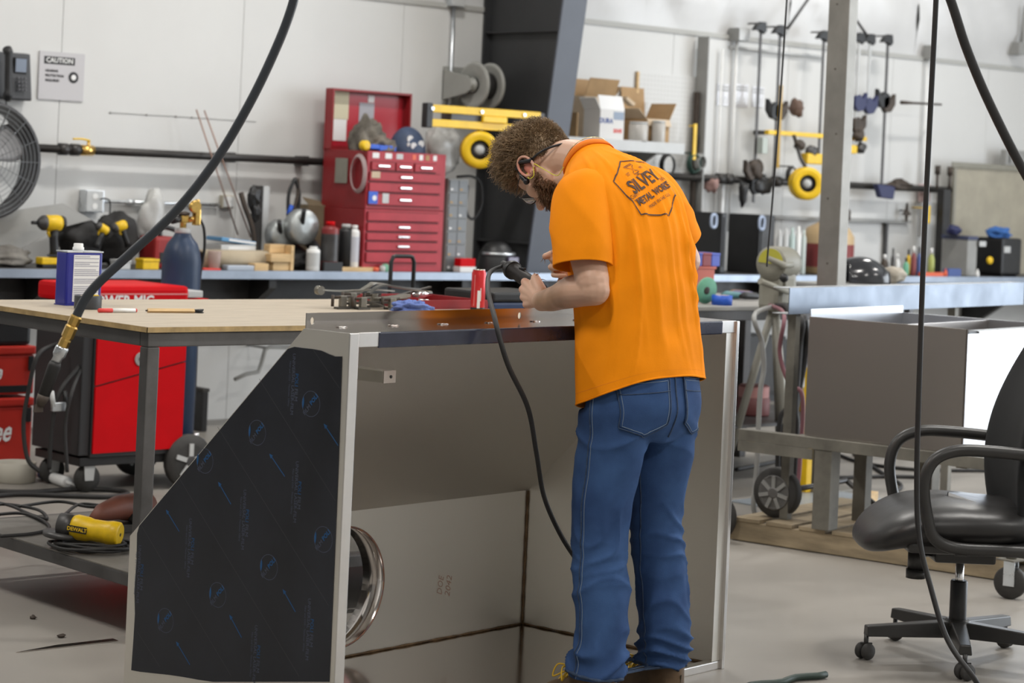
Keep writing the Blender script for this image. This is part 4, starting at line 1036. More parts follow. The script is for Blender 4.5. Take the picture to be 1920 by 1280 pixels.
def outlet(px0, px1, yt, yb, lb, dep=.05, m=M_galv):
    x0, x1, z0, z1 = ext(px0, px1, yt, yb, 11.1-dep, dep)
    t = thing('outlet_box', lb, 'outlet', ((x0+x1)/2, 11.07, z0)); rbox('box', m, t, x0, x1, 11.1-dep, 11.098, z0, z1, .004)
    rbox('cover', M_lgrey, t, x0+.006, x1-.006, 11.1-dep-.004, 11.1-dep, z0+.006, z1-.006, .002)
    for k in (0.28, .72):
        b = MB(); b.cyl(((x0+x1)/2, 11.1-dep-.006, z0+k*(z1-z0)), ((x0+x1)/2, 11.1-dep-.002, z0+k*(z1-z0)), .017, n=16); b.build('socket', M_white, t)
    return x0, x1, z0, z1, t
x0, x1, z0, z1, t = outlet(148, 195, 356, 398, 'grey electrical outlet box on the wall above the drills', .07)
b = MB(); b.tube(spline([(x1-.03, 11.02, z1-.05), (x1-.02, 10.98, z1-.045), (x1+.01, 10.98, z1-.07), (x1+.012, 10.99, BT+.22), (x1-.03, 10.95, BT+.1)], 8), .004, 6); b.build('plug_cord', M_rub, t)
xs_, xe_ = x1, ony(412, 382, 11.07).x
b = MB(); zz = (z0+z1)/2; b.cyl((xs_, 11.075, zz), (xe_, 11.075, zz), .011, n=10)
for q in (.25, .4, .75): b.lathe([(.014, -.02), (.017, -.018), (.017, .018), (.014, .02)], (xs_+(xe_-xs_)*q, 11.075, zz), (1, 0, 0), 12)
tag(b.build('conduit', M_galv), 'thin galvanised conduit running right from the grey outlet box', 'conduit')
outlet(410, 440, 366, 390, 'beige double outlet box on the wall left of the leaning rods', .04, mat('beige_box', (.42, .38, .30), .6))
xx = ony(848, 100, 11.07).x
b = MB(); b.cyl((xx, 11.075, ony(846, 290, 11.07).z), (xx, 11.075, ony(850, 5, 11.07).z), .012, n=10); tag(b.build('conduit', M_galv), 'vertical galvanised conduit on the wall above the hose reel', 'conduit')
x0, x1, z0, z1 = ext(838, 872, -12, 12, 11.04, .05)
t = thing('junction_box', 'grey junction box at the top of the vertical conduit', 'junction box', ((x0+x1)/2, 11.07, z0)); rbox('box', M_galv, t, x0, x1, 11.04, 11.098, z0, z1); rbox('cover', M_lgrey, t, x0+.004, x1-.004, 11.036, 11.04, z0+.004, z1-.004, .002)

# ---------------------------------------------------------------- hose reel and yellow arm
RC = ony(893, 160, 10.86); RR = .150
t = thing('hose_reel', 'grey steel hose reel mounted on the wall beside the dark column', 'hose reel', (RC.x, RC.y, RC.z-RR))
M_reel = mat('reel_grey_enamel', (.30, .30, .28), .4, var=.08, vscale=6)
for dx in (-.0, .13):
    b = MB(); b.lathe([(.05, 0), (.06, -.006), (.10, -.004), (.125, -.010), (RR-.006, -.012), (RR, -.004), (RR, .006), (RR-.006, .010), (.10, .006), (.05, .006)], (RC.x+dx-.02, RC.y, RC.z), (1, 0, 0), 40); b.build('flange', M_reel, t)
b = MB(); b.cyl((RC.x-.02, RC.y, RC.z), (RC.x+.11, RC.y, RC.z), .085, n=28); b.build('drum', M_rub, t)
b = MB(); b.lathe([(.012, -.05), (.035, -.045), (.045, -.02), (.05, -.012)], (RC.x-.02, RC.y, RC.z), (1, 0, 0), 24); b.build('hub', M_reel, t)
px0_ = ony(850, 165, 11.0).x
b = MB(); pl = [(RC.y+.24, RC.z-.10), (RC.y+.24, RC.z+.10), (RC.y, RC.z+.055), (RC.y-.04, RC.z+.03), (RC.y-.05, RC.z), (RC.y-.04, RC.z-.03), (RC.y, RC.z-.055)]; b.prism(pl, .012, 'yz', RC.x-.085); b.build('mounting_arm', M_reel, t, bevel=.003)
b = MB(); b.box(RC.x-.085, RC.x+.13, 11.085, 11.098, RC.z-.12, RC.z+.12, bev=.003); b.build('wall_plate', M_reel, t)
def spool(px, py, rpx, Y, nm, lb, cat):
    c = ony(px, py, Y); r = rpx/4200*(c.x*CB+c.y*CA)
    AX = Vector((.55, .835, 0)); S_ = Vector((.835, -.55, 0)); t = thing(nm, lb, cat, (c.x, Y, c.z-r))
    b = MB(); b.lathe([(r*.52, -.055), (r*.75, -.062), (r*.96, -.055), (r, -.045), (r, -.02), (r*.9, -.008), (r*.9, .03), (r, .04), (r, .05), (r*.55, .055)], c, AX, 40, caps=False); b.build('shell', M_yel, t)
    b = MB(); b.lathe([(r*.25, -.035), (r*.53, -.03), (r*.55, .05)], c, AX, 32); b.build('recess', M_dkst, t)
    b = MB(); b.lathe([(r*.05, -.052), (r*.24, -.048), (r*.28, -.03)], c, AX, 24); b.build('hub', M_lgrey, t)
    for k in range(4): b = MB(); a = PI/4+k*PI/2; q_ = c+S_*(r*.4*math.cos(a))+Vector((0, 0, r*.4*math.sin(a))); b.cyl(q_-AX*.036, q_-AX*.028, r*.05, n=8); b.build('bolt', M_black, t)
    return c, r, t
c, r, t = spool(898, 281, 35, 10.45, 'yellow_fan_reel', 'yellow round cord reel hanging under the yellow arm beside the column', 'reel')
b = MB(); b.cyl((c.x, 10.45, c.z+r*.9), (c.x, 10.45, c.z+r+.04), .02, n=10); b.build('hanger_stem', M_dkst, t)
x0, x1, z0, z1 = ext(795, 1010, 200, 240, 10.45)
t = thing('tool_boom', 'yellow double bar swing arm reaching from the wall over the drawer cabinet', 'swing arm', ((x0+x1)/2, 10.5, z0))
zt0, zt1 = ony(810, 209, 10.45).z, ony(810, 197, 10.45).z; zb0, zb1 = ony(810, 236, 10.45).z, ony(810, 224, 10.45).z
rbox('upper_bar', M_yel, t, x0+.03, x1, 10.43, 10.47, zt0-.004, zt1+.004); rbox('lower_bar', M_yel, t, x0+.03, x1-.15, 10.43, 10.47, zb0-.004, zb1+.004)
rbox('end_bracket', M_black, t, x0, x0+.05, 10.425, 10.475, zb0-.012, zt1+.012, .006)
rbox('clamp_block', M_yel, t, ony(905, 215, 10.42).x, ony(950, 215, 10.42).x, 10.41, 10.43, zb1+.004, zt0-.006)
rbox('motor_block', M_dkst, t, ony(846, 222, 10.44).x, ony(905, 222, 10.44).x, 10.44, 10.54, zb1-.002, zt0)
for px in (812, 905, 985): b = MB(); xx = ony(px, 205, 10.42).x; b.cyl((xx, 10.42, zt0+.018), (xx, 10.43, zt0+.018), .011, n=10); b.build('pivot_bolt', M_galv, t)
rbox('wall_bracket', M_dkst, t, x1-.02, x1+.05, 10.44, 10.66, zb0, zt1)

# ---------------------------------------------------------------- red tool chest
CY = 10.52; CD = .44
x0, x1, z0, z1 = ext(602, 832, 284, 497, CY, CD); z0 = BT
xc0 = ony(684, 390, CY).x; x0 = xc0
zs = lambda py, px=760: ony(px, py, CY).z
t = thing('tool_chest', 'red two part tool chest with open lid standing on the bench', 'tool chest', ((x0+x1)/2, CY+CD/2, BT))
zm = zs(393)
rbox('lower_case', M_dred, t, x0, x1, CY+.004, CY+CD, z0, zm-.004, .003); rbox('upper_case', M_dred, t, x0+.006, x1-.004, CY+.010, CY+CD, zm-.003, z1, .003)
rbox('face_frame', M_cred, t, x0+.001, x1-.001, CY-.002, CY+.0035, z0+.002, zm-.004, .001); rbox('face_frame', M_cred, t, x0+.004, x1-.002, CY-.002, CY+.0095, zm, zs(286), .001)
M_slot = mat('drawer_gap', (.06, .006, .008), .6)
def drawer(pa, pb, pxa=None, pxb=None, handle=True, m=M_cred):
    za, zb_ = zs(pb), zs(pa); xa = x0+.018 if pxa is None else ony(pxa, (pa+pb)/2, CY).x; xb = x1-.045 if pxb is None else ony(pxb, (pa+pb)/2, CY).x
    rbox('gap', M_slot, t, xa-.004, xb+.004, CY-.0028, CY-.0018, za-.006, zb_+.004, 0)
    d = rbox('drawer', m, t, xa, xb, CY-.014, CY-.003, za, zb_, .003)
    if handle:
        hz = (za+zb_)/2; hx = (xa+xb)/2; b = MB(); b.box(hx-.045, hx+.045, CY-.024, CY-.014, hz-.006, hz+.008, bev=.004); b.build('handle', M_chrome, d)
    return d
for (a, c) in ((695, 738), (741, 772), (776, 816)): drawer(306, 321, a, c)
for (a, c) in ((325, 341), (345, 361), (365, 386)): drawer(a, c)
for i, (a, c) in enumerate(((399, 415), (419, 434), (438, 451), (455, 470), (474, 492))): drawer(a, c, handle=i in (1, 2, 3))
# badge stickers and labels along the top strip
for (pa, pb, ya, yb2, m_) in ((691, 708, 361, 384, M_bblue), (717, 729, 364, 382, M_lgrey), (695, 711, 324, 336, M_cardl)):
    xa, xb = ony(pa, 370, CY-.015).x, ony(pb, 370, CY-.015).x; b = MB(); b.box(xa, xb, CY-.0165, CY-.0142, zs(yb2), zs(ya), bev=.001); b.build('sticker', m_, t)
b = MB(); b.cyl((ony(699, 373, CY).x, CY-.0172, zs(373)), (ony(699, 373, CY).x, CY-.0166, zs(373)), .016, n=16); b.build('sticker', M_paper, t)
for i, pa in enumerate((698, 722, 743, 773, 786, 798, 812)):
    xa = ony(pa, 294, CY).x; b = MB(); b.box(xa, xa+(.05 if i < 3 else .028), CY-.0035, CY-.0022, zs(299), zs(289), bev=.001); b.build('sticker', (M_paper, M_paper, M_lgrey, M_orange, M_paper, M_card, M_paper)[i], t)
# open lid
LY = CY+CD-.02
lx0, lx1, lz0, lz1 = ext(606, 760, 170, 272, LY); lz0 = z1-.005
M_lidin = mat('lid_inside_red', (.42, .015, .03), .35)
lid = rbox('lid', M_dred, t, x0-.002, lx1, LY, LY+.016, lz0, lz1, .004)
rbox('lid_lining', M_lidin, t, x0+.03, lx1-.03, LY-.002, LY-.0005, lz0+.03, lz1-.03, 0)
for (a, c) in ((x0-.002, x0+.012), (lx1-.014, lx1)): rbox('lid_side', M_dred, t, a, c, LY-.06, LY-.001, lz0+.01, lz1, .003)
rbox('lid_rim', M_dred, t, x0+.013, lx1-.015, LY-.06, LY-.003, lz1-.014, lz1, .003)
for (pa, pb, ya, yb2, m_) in ((611, 655, 172, 222, mat('cream_paper', (.62, .58, .42), .7)), (609, 650, 224, 262, M_paper), (690, 702, 180, 192, M_paper), (672, 702, 194, 240, mat('photo_print', (.38, .38, .42), .5))):
    p, q = ony(pa, yb2, LY-.0035), ony(pb, ya, LY-.0035); b = MB(); b.box(max(p.x, x0+.014), q.x, LY-.0045, LY-.0022, p.z, q.z); b.build('pinned_note', m_, t)
sy = CY+CD*.35; p = onx(640, 318, x0-.002); b = MB(); b.box(x0-.004, x0-.0005, p.y-.06, p.y+.06, p.z-.08, p.z+.07, bev=.001); b.build('side_plate', M_ogrey, t)
# things lying on the chest
TC = z1
b = blob((ony(690, 250, 10.68).x, 10.70, TC+.05), .10, .12, .14, 1, .35, 5, flat=-.05); tag(b.build('fabric_bag', mat('camo_fabric', (.20, .18, .15), .9, col2=(.07, .06, .05), vscale=16)), 'crumpled brown camouflage bag heaped on the red tool chest', 'bag')
b = blob((ony(712, 262, 10.62).x, 10.62, TC+.030), .085, .09, .06, 2, .35, 6, flat=-.03); tag(b.build('work_glove', mat('dirty_glove', (.24, .21, .17), .9, col2=(.10, .08, .07), vscale=22)), 'dirty leather work gloves lying in front of the camouflage bag', 'gloves')
hc = ony(768, 262, 10.66)
hb = thing('welding_beanie', 'round blue cap covered with white stickers on the red tool chest', 'cap', (hc.x, 10.68, TC))
b = MB(); Q = []
for i in range(15):
    th = PI/2*i/14; Q.append([(hc.x+.115*math.cos(th)*math.cos(2*PI*j/32), 10.68+.115*math.cos(th)*math.sin(2*PI*j/32), TC+.002+.160*math.sin(th)) for j in range(32)])
b.grid(Q, True); b.build('shell', mat('cap_blue', (.05, .075, .14), .6, var=.2, vscale=14), hb)
for (dx, dz, r_) in ((-.048, .085, .022), (-.035, .045, .020), (.022, .058, .022), (-.062, .05, .012)):
    a = math.asin(dz/.160); rr = .115*math.cos(a); yy = 10.68-math.sqrt(max(0, 1-(dx/(.115*math.cos(a)))**2))*rr
    b = MB(); b.cyl((hc.x+dx, yy-.004, TC+dz), (hc.x+dx, yy+.003, TC+dz+.001), r_, n=18); b.build('sticker', M_paper, hb)
xx = ony(632, 278, 10.62).x
tp = thing('tape_gun', 'blue and yellow tape gun lying on the edge of the red tool chest', 'tape gun', (x0+.03, 10.60, TC))
b = MB(); b.lathe([(.012, 0), (.028, 0), (.030, .004), (.030, .036), (.028, .04), (.012, .04)], (x0+.002, 10.53, TC+.031), (0, 1, 0), 24); b.build('tape_roll', M_yelp, tp)
b = MB(); b.box(x0+.03, x0+.10, 10.53, 10.565, TC+.012, TC+.040, bev=.006); b.box(x0+.10, x0+.23, 10.532, 10.562, TC+.004, TC+.038, bev=.006); b.build('handle', M_bblue, tp)
gp = onx(672, 325, x0-.012)
b = MB()
for k in range(4): b.tube([(x0-.010-.004*k, gp.y+(.075-.004*k)*math.sin(2*PI*i/30), gp.z+(.115-.005*k)*math.cos(2*PI*i/30)) for i in range(30)], .004, 6, closed=True)
tag(b.build('cord_coil', mat('clear_pink_cord', (.42, .32, .32), .4)), 'coil of pale cord hanging on the side of the red tool chest', 'cord')

# parts organiser and plastic sheet right of the chest
x0, x1, z0, z1 = ext(834, 876, 335, 462, 10.62, .16); z0 = BT; x0 = ony(838, 400, 10.62).x
t = thing('parts_organiser', 'grey organiser with rows of small drawers right of the red tool chest', 'organiser', ((x0+x1)/2, 10.7, BT)); rbox('case', M_grey, t, x0, x1, 10.62, 10.78, z0, z1)
nr = 7
for r_ in range(nr):
    for c_ in range(2):
        w_ = (x1-x0-.012)/2; h_ = (z1-z0-.012)/nr
        d = rbox('drawer', mat('organiser_drawer', (.16, .17, .18), .4), t, x0+.007+c_*w_, x0+.003+(c_+1)*w_, 10.612, 10.62, z0+.008+r_*h_, z0+.002+(r_+1)*h_, .002)
        rbox('label', mat('orange_label', (.45, .28, .10), .6) if (r_*2+c_) % 3 else M_paper, d, x0+.016+c_*w_, x0+.034+c_*w_, 10.6105, 10.612, z0+.020+r_*h_, z0+.032+r_*h_, 0)
b = blob((ony(832, 285, 10.85).x, 10.86, ony(832, 285, 10.85).z), .13, .05, .17, 5, .3, 5); b.cyl((ony(832, 285, 10.85).x, 10.86, ony(832, 285, 10.85).z+.12), (ony(832, 285, 10.85).x, 11.03, ony(832, 285, 10.85).z+.12), .006, n=6); tag(b.build('plastic_sheet', mat('clear_poly_sheet', (.55, .54, .52), .25, col2=(.32, .31, .29), vscale=9)), 'crumpled clear plastic sheet hanging behind the drawer organiser', 'plastic sheet')
b = MB(); xw = ony(895, 380, 10.7).x; zw = ony(895, 330, 10.7).z
b.tube(spline([(xw-.16, 10.72, zw-.01), (xw-.05, 10.70, zw-.005), (xw+.02, 10.70, zw-.05), (xw+.035, 10.70, zw-.18), (xw-.03, 10.70, zw-.27), (xw-.09, 10.70, zw-.22), (xw-.085, 10.70, zw-.06)], 8), .009, 8); tag(b.build('looped_cable', M_rub), 'black cable looped over the side of the drawer organiser', 'cable')
t = thing('welding_helmet', 'black welding helmet with silver trim on the bench at the foot of the column', 'welding helmet', (ony(930, 470, 10.6).x, 10.62, BT))
hc = Vector((ony(935, 470, 10.6).x, 10.62, BT))
b = MB(); Q = []
for i in range(13):
    th = PI/2*i/12; Q.append([(hc.x+.13*math.cos(th)**.7*math.cos(2*PI*j/30), 10.62+.11*math.cos(th)**.7*math.sin(2*PI*j/30), BT+.002+.19*math.sin(th)) for j in range(30)])
b.grid(Q, True); b.build('shell', M_black, t)
b = MB(); b.tube([(hc.x+.118*math.cos(a), 10.62+.105*math.sin(a), BT+.115) for a in [PI*1.02+PI*.9*i/16 for i in range(17)]], .010, 8); b.build('trim', M_galv, t)
rbox('lens', mat('violet_lens', (.10, .08, .14), .15), t, hc.x-.0, hc.x+.085, 10.50, 10.515, BT+.04, BT+.10, .004)
# ================================================================ things on the left bench
# triangular offcut of sheet metal leaning at the left
p = [ony(q[0], q[1], 10.78) for q in ((-30, 402), (118, 381), (172, 412), (120, 425), (30, 470), (-30, 485))]
b = MB(); b.prism([(q.x, max(q.z, BT+.001)) for q in p], .004, 'xz', 10.78); tag(b.build('sheet_offcut', mat('dull_aluminium', (.36, .355, .34), .5, .3, var=.1, vscale=4)), 'dull grey triangular sheet metal offcut leaning behind the drills', 'sheet metal')
b = blob((ony(12, 480, 10.7).x, 10.72, BT+.045), .15, .10, .055, 3, .3, 5, flat=-.045); tag(b.build('grey_tarp', mat('grey_fabric', (.24, .225, .20), .85, col2=(.12, .11, .10), vscale=12)), 'crumpled grey cloth heaped on the left end of the bench', 'cloth')
def driver(px, py_top, py_bot, Y, lb, upright=True, tilt=0.0, base=True, z_base=None, k=1.0):
    zt_ = ony(px, py_top, Y).z; zb_ = z_base if z_base is not None else ony(px, py_bot, Y).z; x = ony(px, (py_top+py_bot)/2, Y).x
    s = (zt_-zb_)/.30
    t = thing('impact_driver', lb, 'drill', (x, Y, zb_))
    R_ = Matrix.Translation((x, Y, zb_)) @ Matrix.Rotation(tilt, 4, 'Y') @ Matrix.Scale(s, 4)
    def pt(b, nm, m): b.xf(R_); b.build(nm, m, t)
    b = MB(); b.lathe([(.026, -.062), (.044, -.05), (.047, .03), (.042, .045)], (.02, 0, .252), (1, 0, 0), 20); pt(b, 'motor_housing', M_yelp)
    b = MB(); b.lathe([(.014, -.098), (.020, -.094), (.034, -.080), (.043, -.066), (.044, -.05)], (.02, 0, .252), (1, 0, 0), 20); pt(b, 'nose', M_dkst)
    b = MB(); b.lathe([(.042, .045), (.045, .05), (.041, .066), (.02, .07)], (.02, 0, .252), (1, 0, 0), 20); pt(b, 'end_cap', M_black)
    b = MB(); b.cyl((-.115, 0, .252), (-.075, 0, .252), .010, n=8); pt(b, 'chuck', M_black)
    b = MB(); b.tube([(.03, 0, .23), (.028, 0, .17), (.036, 0, .10), (.042, 0, .055)], [.030, .025, .026, .034], 14); pt(b, 'handle', M_black)
    b = MB(); b.tube([(-.002, 0, .215), (-.008, 0, .195), (.004, 0, .175)], [.010, .010, .008], 10); pt(b, 'trigger', M_yelp)
    if base:
        b = MB(); b.box(-.06, .085, -.038, .038, .02, .060, bev=.008); pt(b, 'battery', M_yelp)
        b = MB(); b.box(-.055, .08, -.036, .036, 0, .0195, bev=.004); pt(b, 'battery_foot', M_black)
        b = MB(); b.box(-.03, .05, -.041, -.0375, .066, .078, bev=.001); b2 = b; pt(b, 'badge', M_black)
    return t
driver(92, 402, 500, 10.62, 'yellow and black cordless impact driver standing upright on its battery', z_base=BT)
# a heap of tool bags, drills and cases behind it
driver(170, 412, 470, 10.72, 'cordless drill with grey gearbox lying tilted on the black tool bag', tilt=.5, base=False, k=1)
driver(238, 412, 475, 10.74, 'black cordless drill with yellow stripes leaning behind the red case', tilt=-.35, base=False)
def bagblob(px, py, Y, rx, ry, rz, seed, m, name, lb, cat, amp=.3):
    c = ony(px, py, Y); b = blob((c.x, Y, BT+rz), rx, ry, rz, seed, amp, 5, flat=-rz+.001); return tag(b.build(name, m), lb, cat)
M_bagk = mat('black_nylon', (.018, .017, .017), .75, var=.4, vscale=20)
bagblob(150, 460, 10.86, .13, .10, .135, 11, M_bagk, 'tool_bag', 'slumped black tool bag behind the upright impact driver', 'bag')
bagblob(215, 455, 10.88, .13, .10, .15, 12, M_bagk, 'tool_bag', 'slumped black tool bag between the two leaning drills', 'bag')
bagblob(135, 492, 10.56, .05, .04, .02, 31, mat('pale_rag', (.5, .46, .4), .9), 'rag', 'small pale rag on the bench beside the impact driver', 'rag')
x0, x1, z0, z1 = ext(255, 335, 443, 490, 10.66, .2)
t = thing('red_case', 'red plastic tool case leaning among the drills left of the gas cylinder', 'case', ((x0+x1)/2, 10.76, BT)); b = MB(); b.box(x0, x1, 10.66, 10.84, BT, z1, bev=.02); b.build('shell', mat('red_case_plastic', (.30, .02, .02), .5, var=.2, vscale=9), t)
b = MB(); b.tube(spline([(x0+.05, 10.70, z1-.004), (x0+.06, 10.70, z1+.05), (x0+.17, 10.70, z1+.03), (x0+.19, 10.70, z1-.004)], 6), .014, 8); b.build('handle', M_black, t)
b = MB(); b.box(x0+.03, x0+.10, 10.656, 10.66, BT+.03, BT+.09, bev=.002); b.build('latch', M_black, t)
for (a, c, yt, yb, m, nm, lb, cat) in (
    (252, 298, 485, 504, M_yelp, 'parts_box', 'small yellow plastic box on the bench edge left of the gas cylinder', 'box'),
    (205, 245, 487, 503, M_lgrey, 'tin', 'flat grey tin beside the small yellow box', 'tin')):
    x0, x1, z0, z1 = ext(a, c, yt, yb, 10.53, .09)
    t = thing(nm, lb, cat, ((x0+x1)/2, 10.57, BT)); rbox('body', m, t, x0, x1, 10.53, 10.61, BT, BT+(z1-BT)*.72); rbox('lid', m, t, x0-.003, x1+.003, 10.527, 10.613, BT+(z1-BT)*.73, z1, .003)
b = blob((ony(290, 400, 10.98).x, 11.0, ony(290, 400, 11.0).z-.02), .085, .045, .15, 15, .25, 4); tag(b.build('pale_blob', mat('hazy_pale_grey', (.55, .55, .53), .35, col2=(.42, .42, .41), vscale=7)), 'hazy pale grey lump on the wall above the red case', 'bag')  # pale grey flattened blob set against the wall
# two thin rods leaning, grey channel, clipboard folder
for i, (a, c) in enumerate((((368, 205), (446, 440)), ((383, 207), (470, 445)))):
    p, q = ony(*a, 10.965), ony(*c, 10.88); b = MB(); b.cyl(p, q, .0045, n=8); tag(b.build('filler_rod', mat('coppered_rod', (.30, .19, .15), .45, .4)), ('thin copper coloured rod leaning on the wall, the left one of two', 'thin copper coloured rod leaning on the wall, the right one of two')[i], 'rod', 'leaning rods')
x0, x1, z0, z1 = ext(470, 503, 348, 410, 10.86, .10)
t = thing('leaning_channel', 'pale grey steel channel standing on the bench behind the grinders', 'channel', ((x0+x1)/2, 10.9, BT)); rbox('web', M_lgrey, t, x0+.02, x1, 10.86, 10.865, BT, z1, .001); rbox('flange', M_dkst, t, x0+.012, x0+.0195, 10.86, 10.95, BT, z1, .001); rbox('flange', M_lgrey, t, x1, x1+.006, 10.86, 10.95, BT, z1, .001)
c = ony(452, 380, 10.84)
t = thing('black_clamp_tool', 'black pistol clamp leaning against the pale grey channel', 'clamp', (c.x, 10.80, BT))
b = MB(); b.tube(spline([(c.x-.02, 10.82, c.z+.06), (c.x+.0, 10.80, c.z-.02), (c.x+.05, 10.79, c.z-.14), (c.x+.10, 10.78, BT+.012)], 6), .016, 8); b.build('bar', M_brown, t)
b = blob((c.x+.055, 10.79, c.z+.03), .045, .03, .06, 8, .3, 5); b.build('head', M_black, t)
b = blob((c.x+.07, 10.79, c.z-.045), .03, .03, .05, 9, .3, 5); b.build('grip', M_black, t)
x0, x1, z0, z1 = ext(395, 475, 415, 446, 10.66, .12)
for i, (dz, m, lb) in enumerate(((0, M_lgrey, 'flat grey case under the blue and white folder'), (.045, mat('folder_blue', (.10, .28, .50), .5), 'blue and white folder lying slanted on the grey case'))):
    t = thing('folder' if i else 'flat_case', lb, 'folder' if i else 'case', ((x0+x1)/2, 10.74, BT+.10+dz)) 
    R_ = Matrix.Translation(((x0+x1)/2, 10.74, BT+.105+dz)) @ Matrix.Rotation(.10 if i else .0, 4, 'Y')
    b = MB(); b.box(-.11, .13, -.08, .08, 0, .035 if i == 0 else .022, bev=.003); b.xf(R_); b.build('cover', m, t)
    b = MB(); b.box(-.06, .128, -.0815, -.0803, .006, .024 if i == 0 else .018); b.xf(R_); b.build('white_band', M_paper, t)
t = thing('cardboard_tube', 'thick beige cardboard tube lying on the bench right of the gas cylinder', 'tube', (ony(440, 472, 10.62).x, 10.62, BT+.004))
rz = .055; p0 = ony(376, 473, 10.62).x; p1 = ony(505, 473, 10.62).x
b = MB(); b.lathe([(rz*.78, 0), (rz, 0), (rz, p1-p0), (rz*.78, p1-p0), (rz*.78, 0)], (p0, 10.62, BT+rz+.002), (1, 0, 0), 32, caps=False); b.build('wall', mat('kraft_tube', (.42, .35, .25), .75, var=.08, vscale=9), t)
b = MB(); b.lathe([(rz*.76, 0), (rz*.76, .002)], (p0+.02, 10.62, BT+rz+.002), (1, 0, 0), 24); b.build('end_plug', M_brown, t)
c = ony(402, 485, 10.53); b = MB(); b.lathe([(.028, 0), (.030, .004), (.040, .105), (.038, .108), (.029, .01)], (c.x, 10.53, BT), n=24); tag(b.build('plastic_cup', mat('clear_pink_cup', (.48, .36, .32), .3, alpha=.6)), 'translucent pinkish plastic cup in front of the cardboard tube', 'cup')
onebox('red_tray', 'thin red tray lying on the bench edge below the plastic cup', 'tray', M_rink, ony(380, 502, 10.5).x, ony(412, 502, 10.5).x, 10.485, 10.56, BT, BT+.012)
b = MB(); b.box(ony(425, 500, 10.5).x, ony(475, 500, 10.5).x, 10.49, 10.55, BT, BT+.03, bev=.006); tag(b.build('clear_bottle_tray', mat('hazy_blue_plastic', (.42, .47, .55), .25)), 'hazy blue plastic tray lying in front of the cardboard tube', 'tray')
# pine scraps
t = thing('wood_cradle', 'small pale wooden stepped cradle on the bench beside the white can', 'wood block', (ony(530, 485, 10.55).x, 10.58, BT))
xa, xb = ony(508, 490, 10.52).x, ony(551, 490, 10.52).x
rbox('upright', M_wood, t, xb-.022, xb, 10.52, 10.62, BT, ony(545, 460, 10.52).z, .002); rbox('shelf', M_wood, t, xa, xb-.023, 10.52, 10.62, ony(520, 491, 10.52).z, ony(520, 476, 10.52).z, .002); rbox('foot', M_wood, t, xa+.025, xb-.023, 10.53, 10.61, BT, ony(520, 491.5, 10.52).z, .002); rbox('back_block', M_wood, t, xa+.03, xb-.026, 10.58, 10.64, ony(520, 475, 10.52).z, ony(520, 459, 10.52).z, .002)
onebox('wood_block', 'short pale wood block under the end of the cardboard tube', 'wood block', M_wood, ony(476, 497, 10.5).x, ony(502, 497, 10.5).x, 10.49, 10.555, BT, BT+.042, .002)
onebox('wood_strip', 'flat strip of pale wood lying on the bench left of the tool chest', 'wood strip', M_wood, ony(640, 500, 10.5).x, ony(699, 500, 10.5).x, 10.49, 10.53, BT, BT+.026, .002)
# cans and bottles
def can(px, yt, Y, r, m, name, lb, cat, cap=None, capm=M_white, label=None, neck=.6):
    x = ony(px, yt, Y).x; h = ony(px, yt, Y).z-BT
    t = thing(name, lb, cat, (x, Y, BT)); b = MB(); b.lathe([(r*.94, 0), (r, .004), (r, h*.84), (r*.95, h*.87), (r*neck, h*.91), (r*neck*.95, h*.92)], (x, Y, BT), n=24); b.build('body', m, t)
    b = MB(); b.lathe([(r*neck, h*.92), (r*neck, h*.99), (r*neck*.8, h)], (x, Y, BT), n=20); b.build('cap', capm, t)
    if label:
        b = MB(); b.lathe([(r+.0006, h*.2), (r+.0006, h*.75)], (x, Y, BT), n=24, caps=False); b.build('label', label, t)
    return t
can(588, 462, 10.53, .040, M_white, 'white_can', 'white plastic can with a crinkled cap on the bench', 'can', label=M_lgrey)
can(620, 415, 10.56, .052, mat('maroon_bottle', (.20, .02, .02), .4), 'grinder_bottle', 'dark red bottle with grey neck right of the white can', 'bottle', capm=M_red, label=M_dkst, neck=.5)
can(650, 420, 10.60, .048, M_black, 'spray_can', 'black can standing behind the white spray can', 'can', capm=M_lgrey)
can(666, 422, 10.56, .030, M_white, 'spray_can', 'white spray can with blue label left of the tool chest', 'can', label=mat('can_label', (.55, .56, .62), .5))
onebox('battery_charger', 'black battery charger on the bench below the dark red bottle', 'charger', M_black, ony(605, 495, 10.5).x, ony(640, 495, 10.5).x, 10.485, 10.51, BT, BT+.055)
# angle grinders with metal guards
def grinder_guard(px, py, Y, R_, rot, lb):
    c = ony(px, py, Y); t = thing('angle_grinder', lb, 'grinder', (c.x, Y, BT))
    M4 = Matrix.Translation((c.x, Y, c.z)) @ Matrix.Rotation(rot, 4, 'Y')
    b = MB(); b.lathe([(R_*.3, -.05), (R_*.9, -.045), (R_, -.03), (R_, .03), (R_*.92, .03), (R_*.9, -.03)], (0, 0, 0), (0, 1, 0), 30); b.xf(M4); b.build('guard', mat('worn_guard_steel', (.40, .42, .42), .4, .6, var=.2, vscale=14), t)
    b = MB(); b.tube([(0, .02, 0), (.08, .02, -.03), (.19, .02, -.06), (.25, .02, -.07)], [.04, .036, .032, .02], 16); b.xf(M4); b.build('body', M_dkst, t)
    b = MB(); b.cyl((-.02, -.03, 0), (-.10, -.10, .06), .014, n=12); b.xf(M4); b.build('side_handle', M_black, t)
    return t
grinder_guard(565, 425, 10.66, .105, .5, 'grey angle grinder with round metal guard heaped left of the dark red bottle')
grinder_guard(525, 440, 10.74, .09, .25, 'grey angle grinder lying under the round guarded one')
b = blob((ony(545, 470, 10.68).x, 10.70, BT+.05), .14, .07, .06, 16, .3, 5, flat=-.05); tag(b.build('cable_heap', M_bagk), 'dark heap of cables beneath the angle grinders', 'cables')
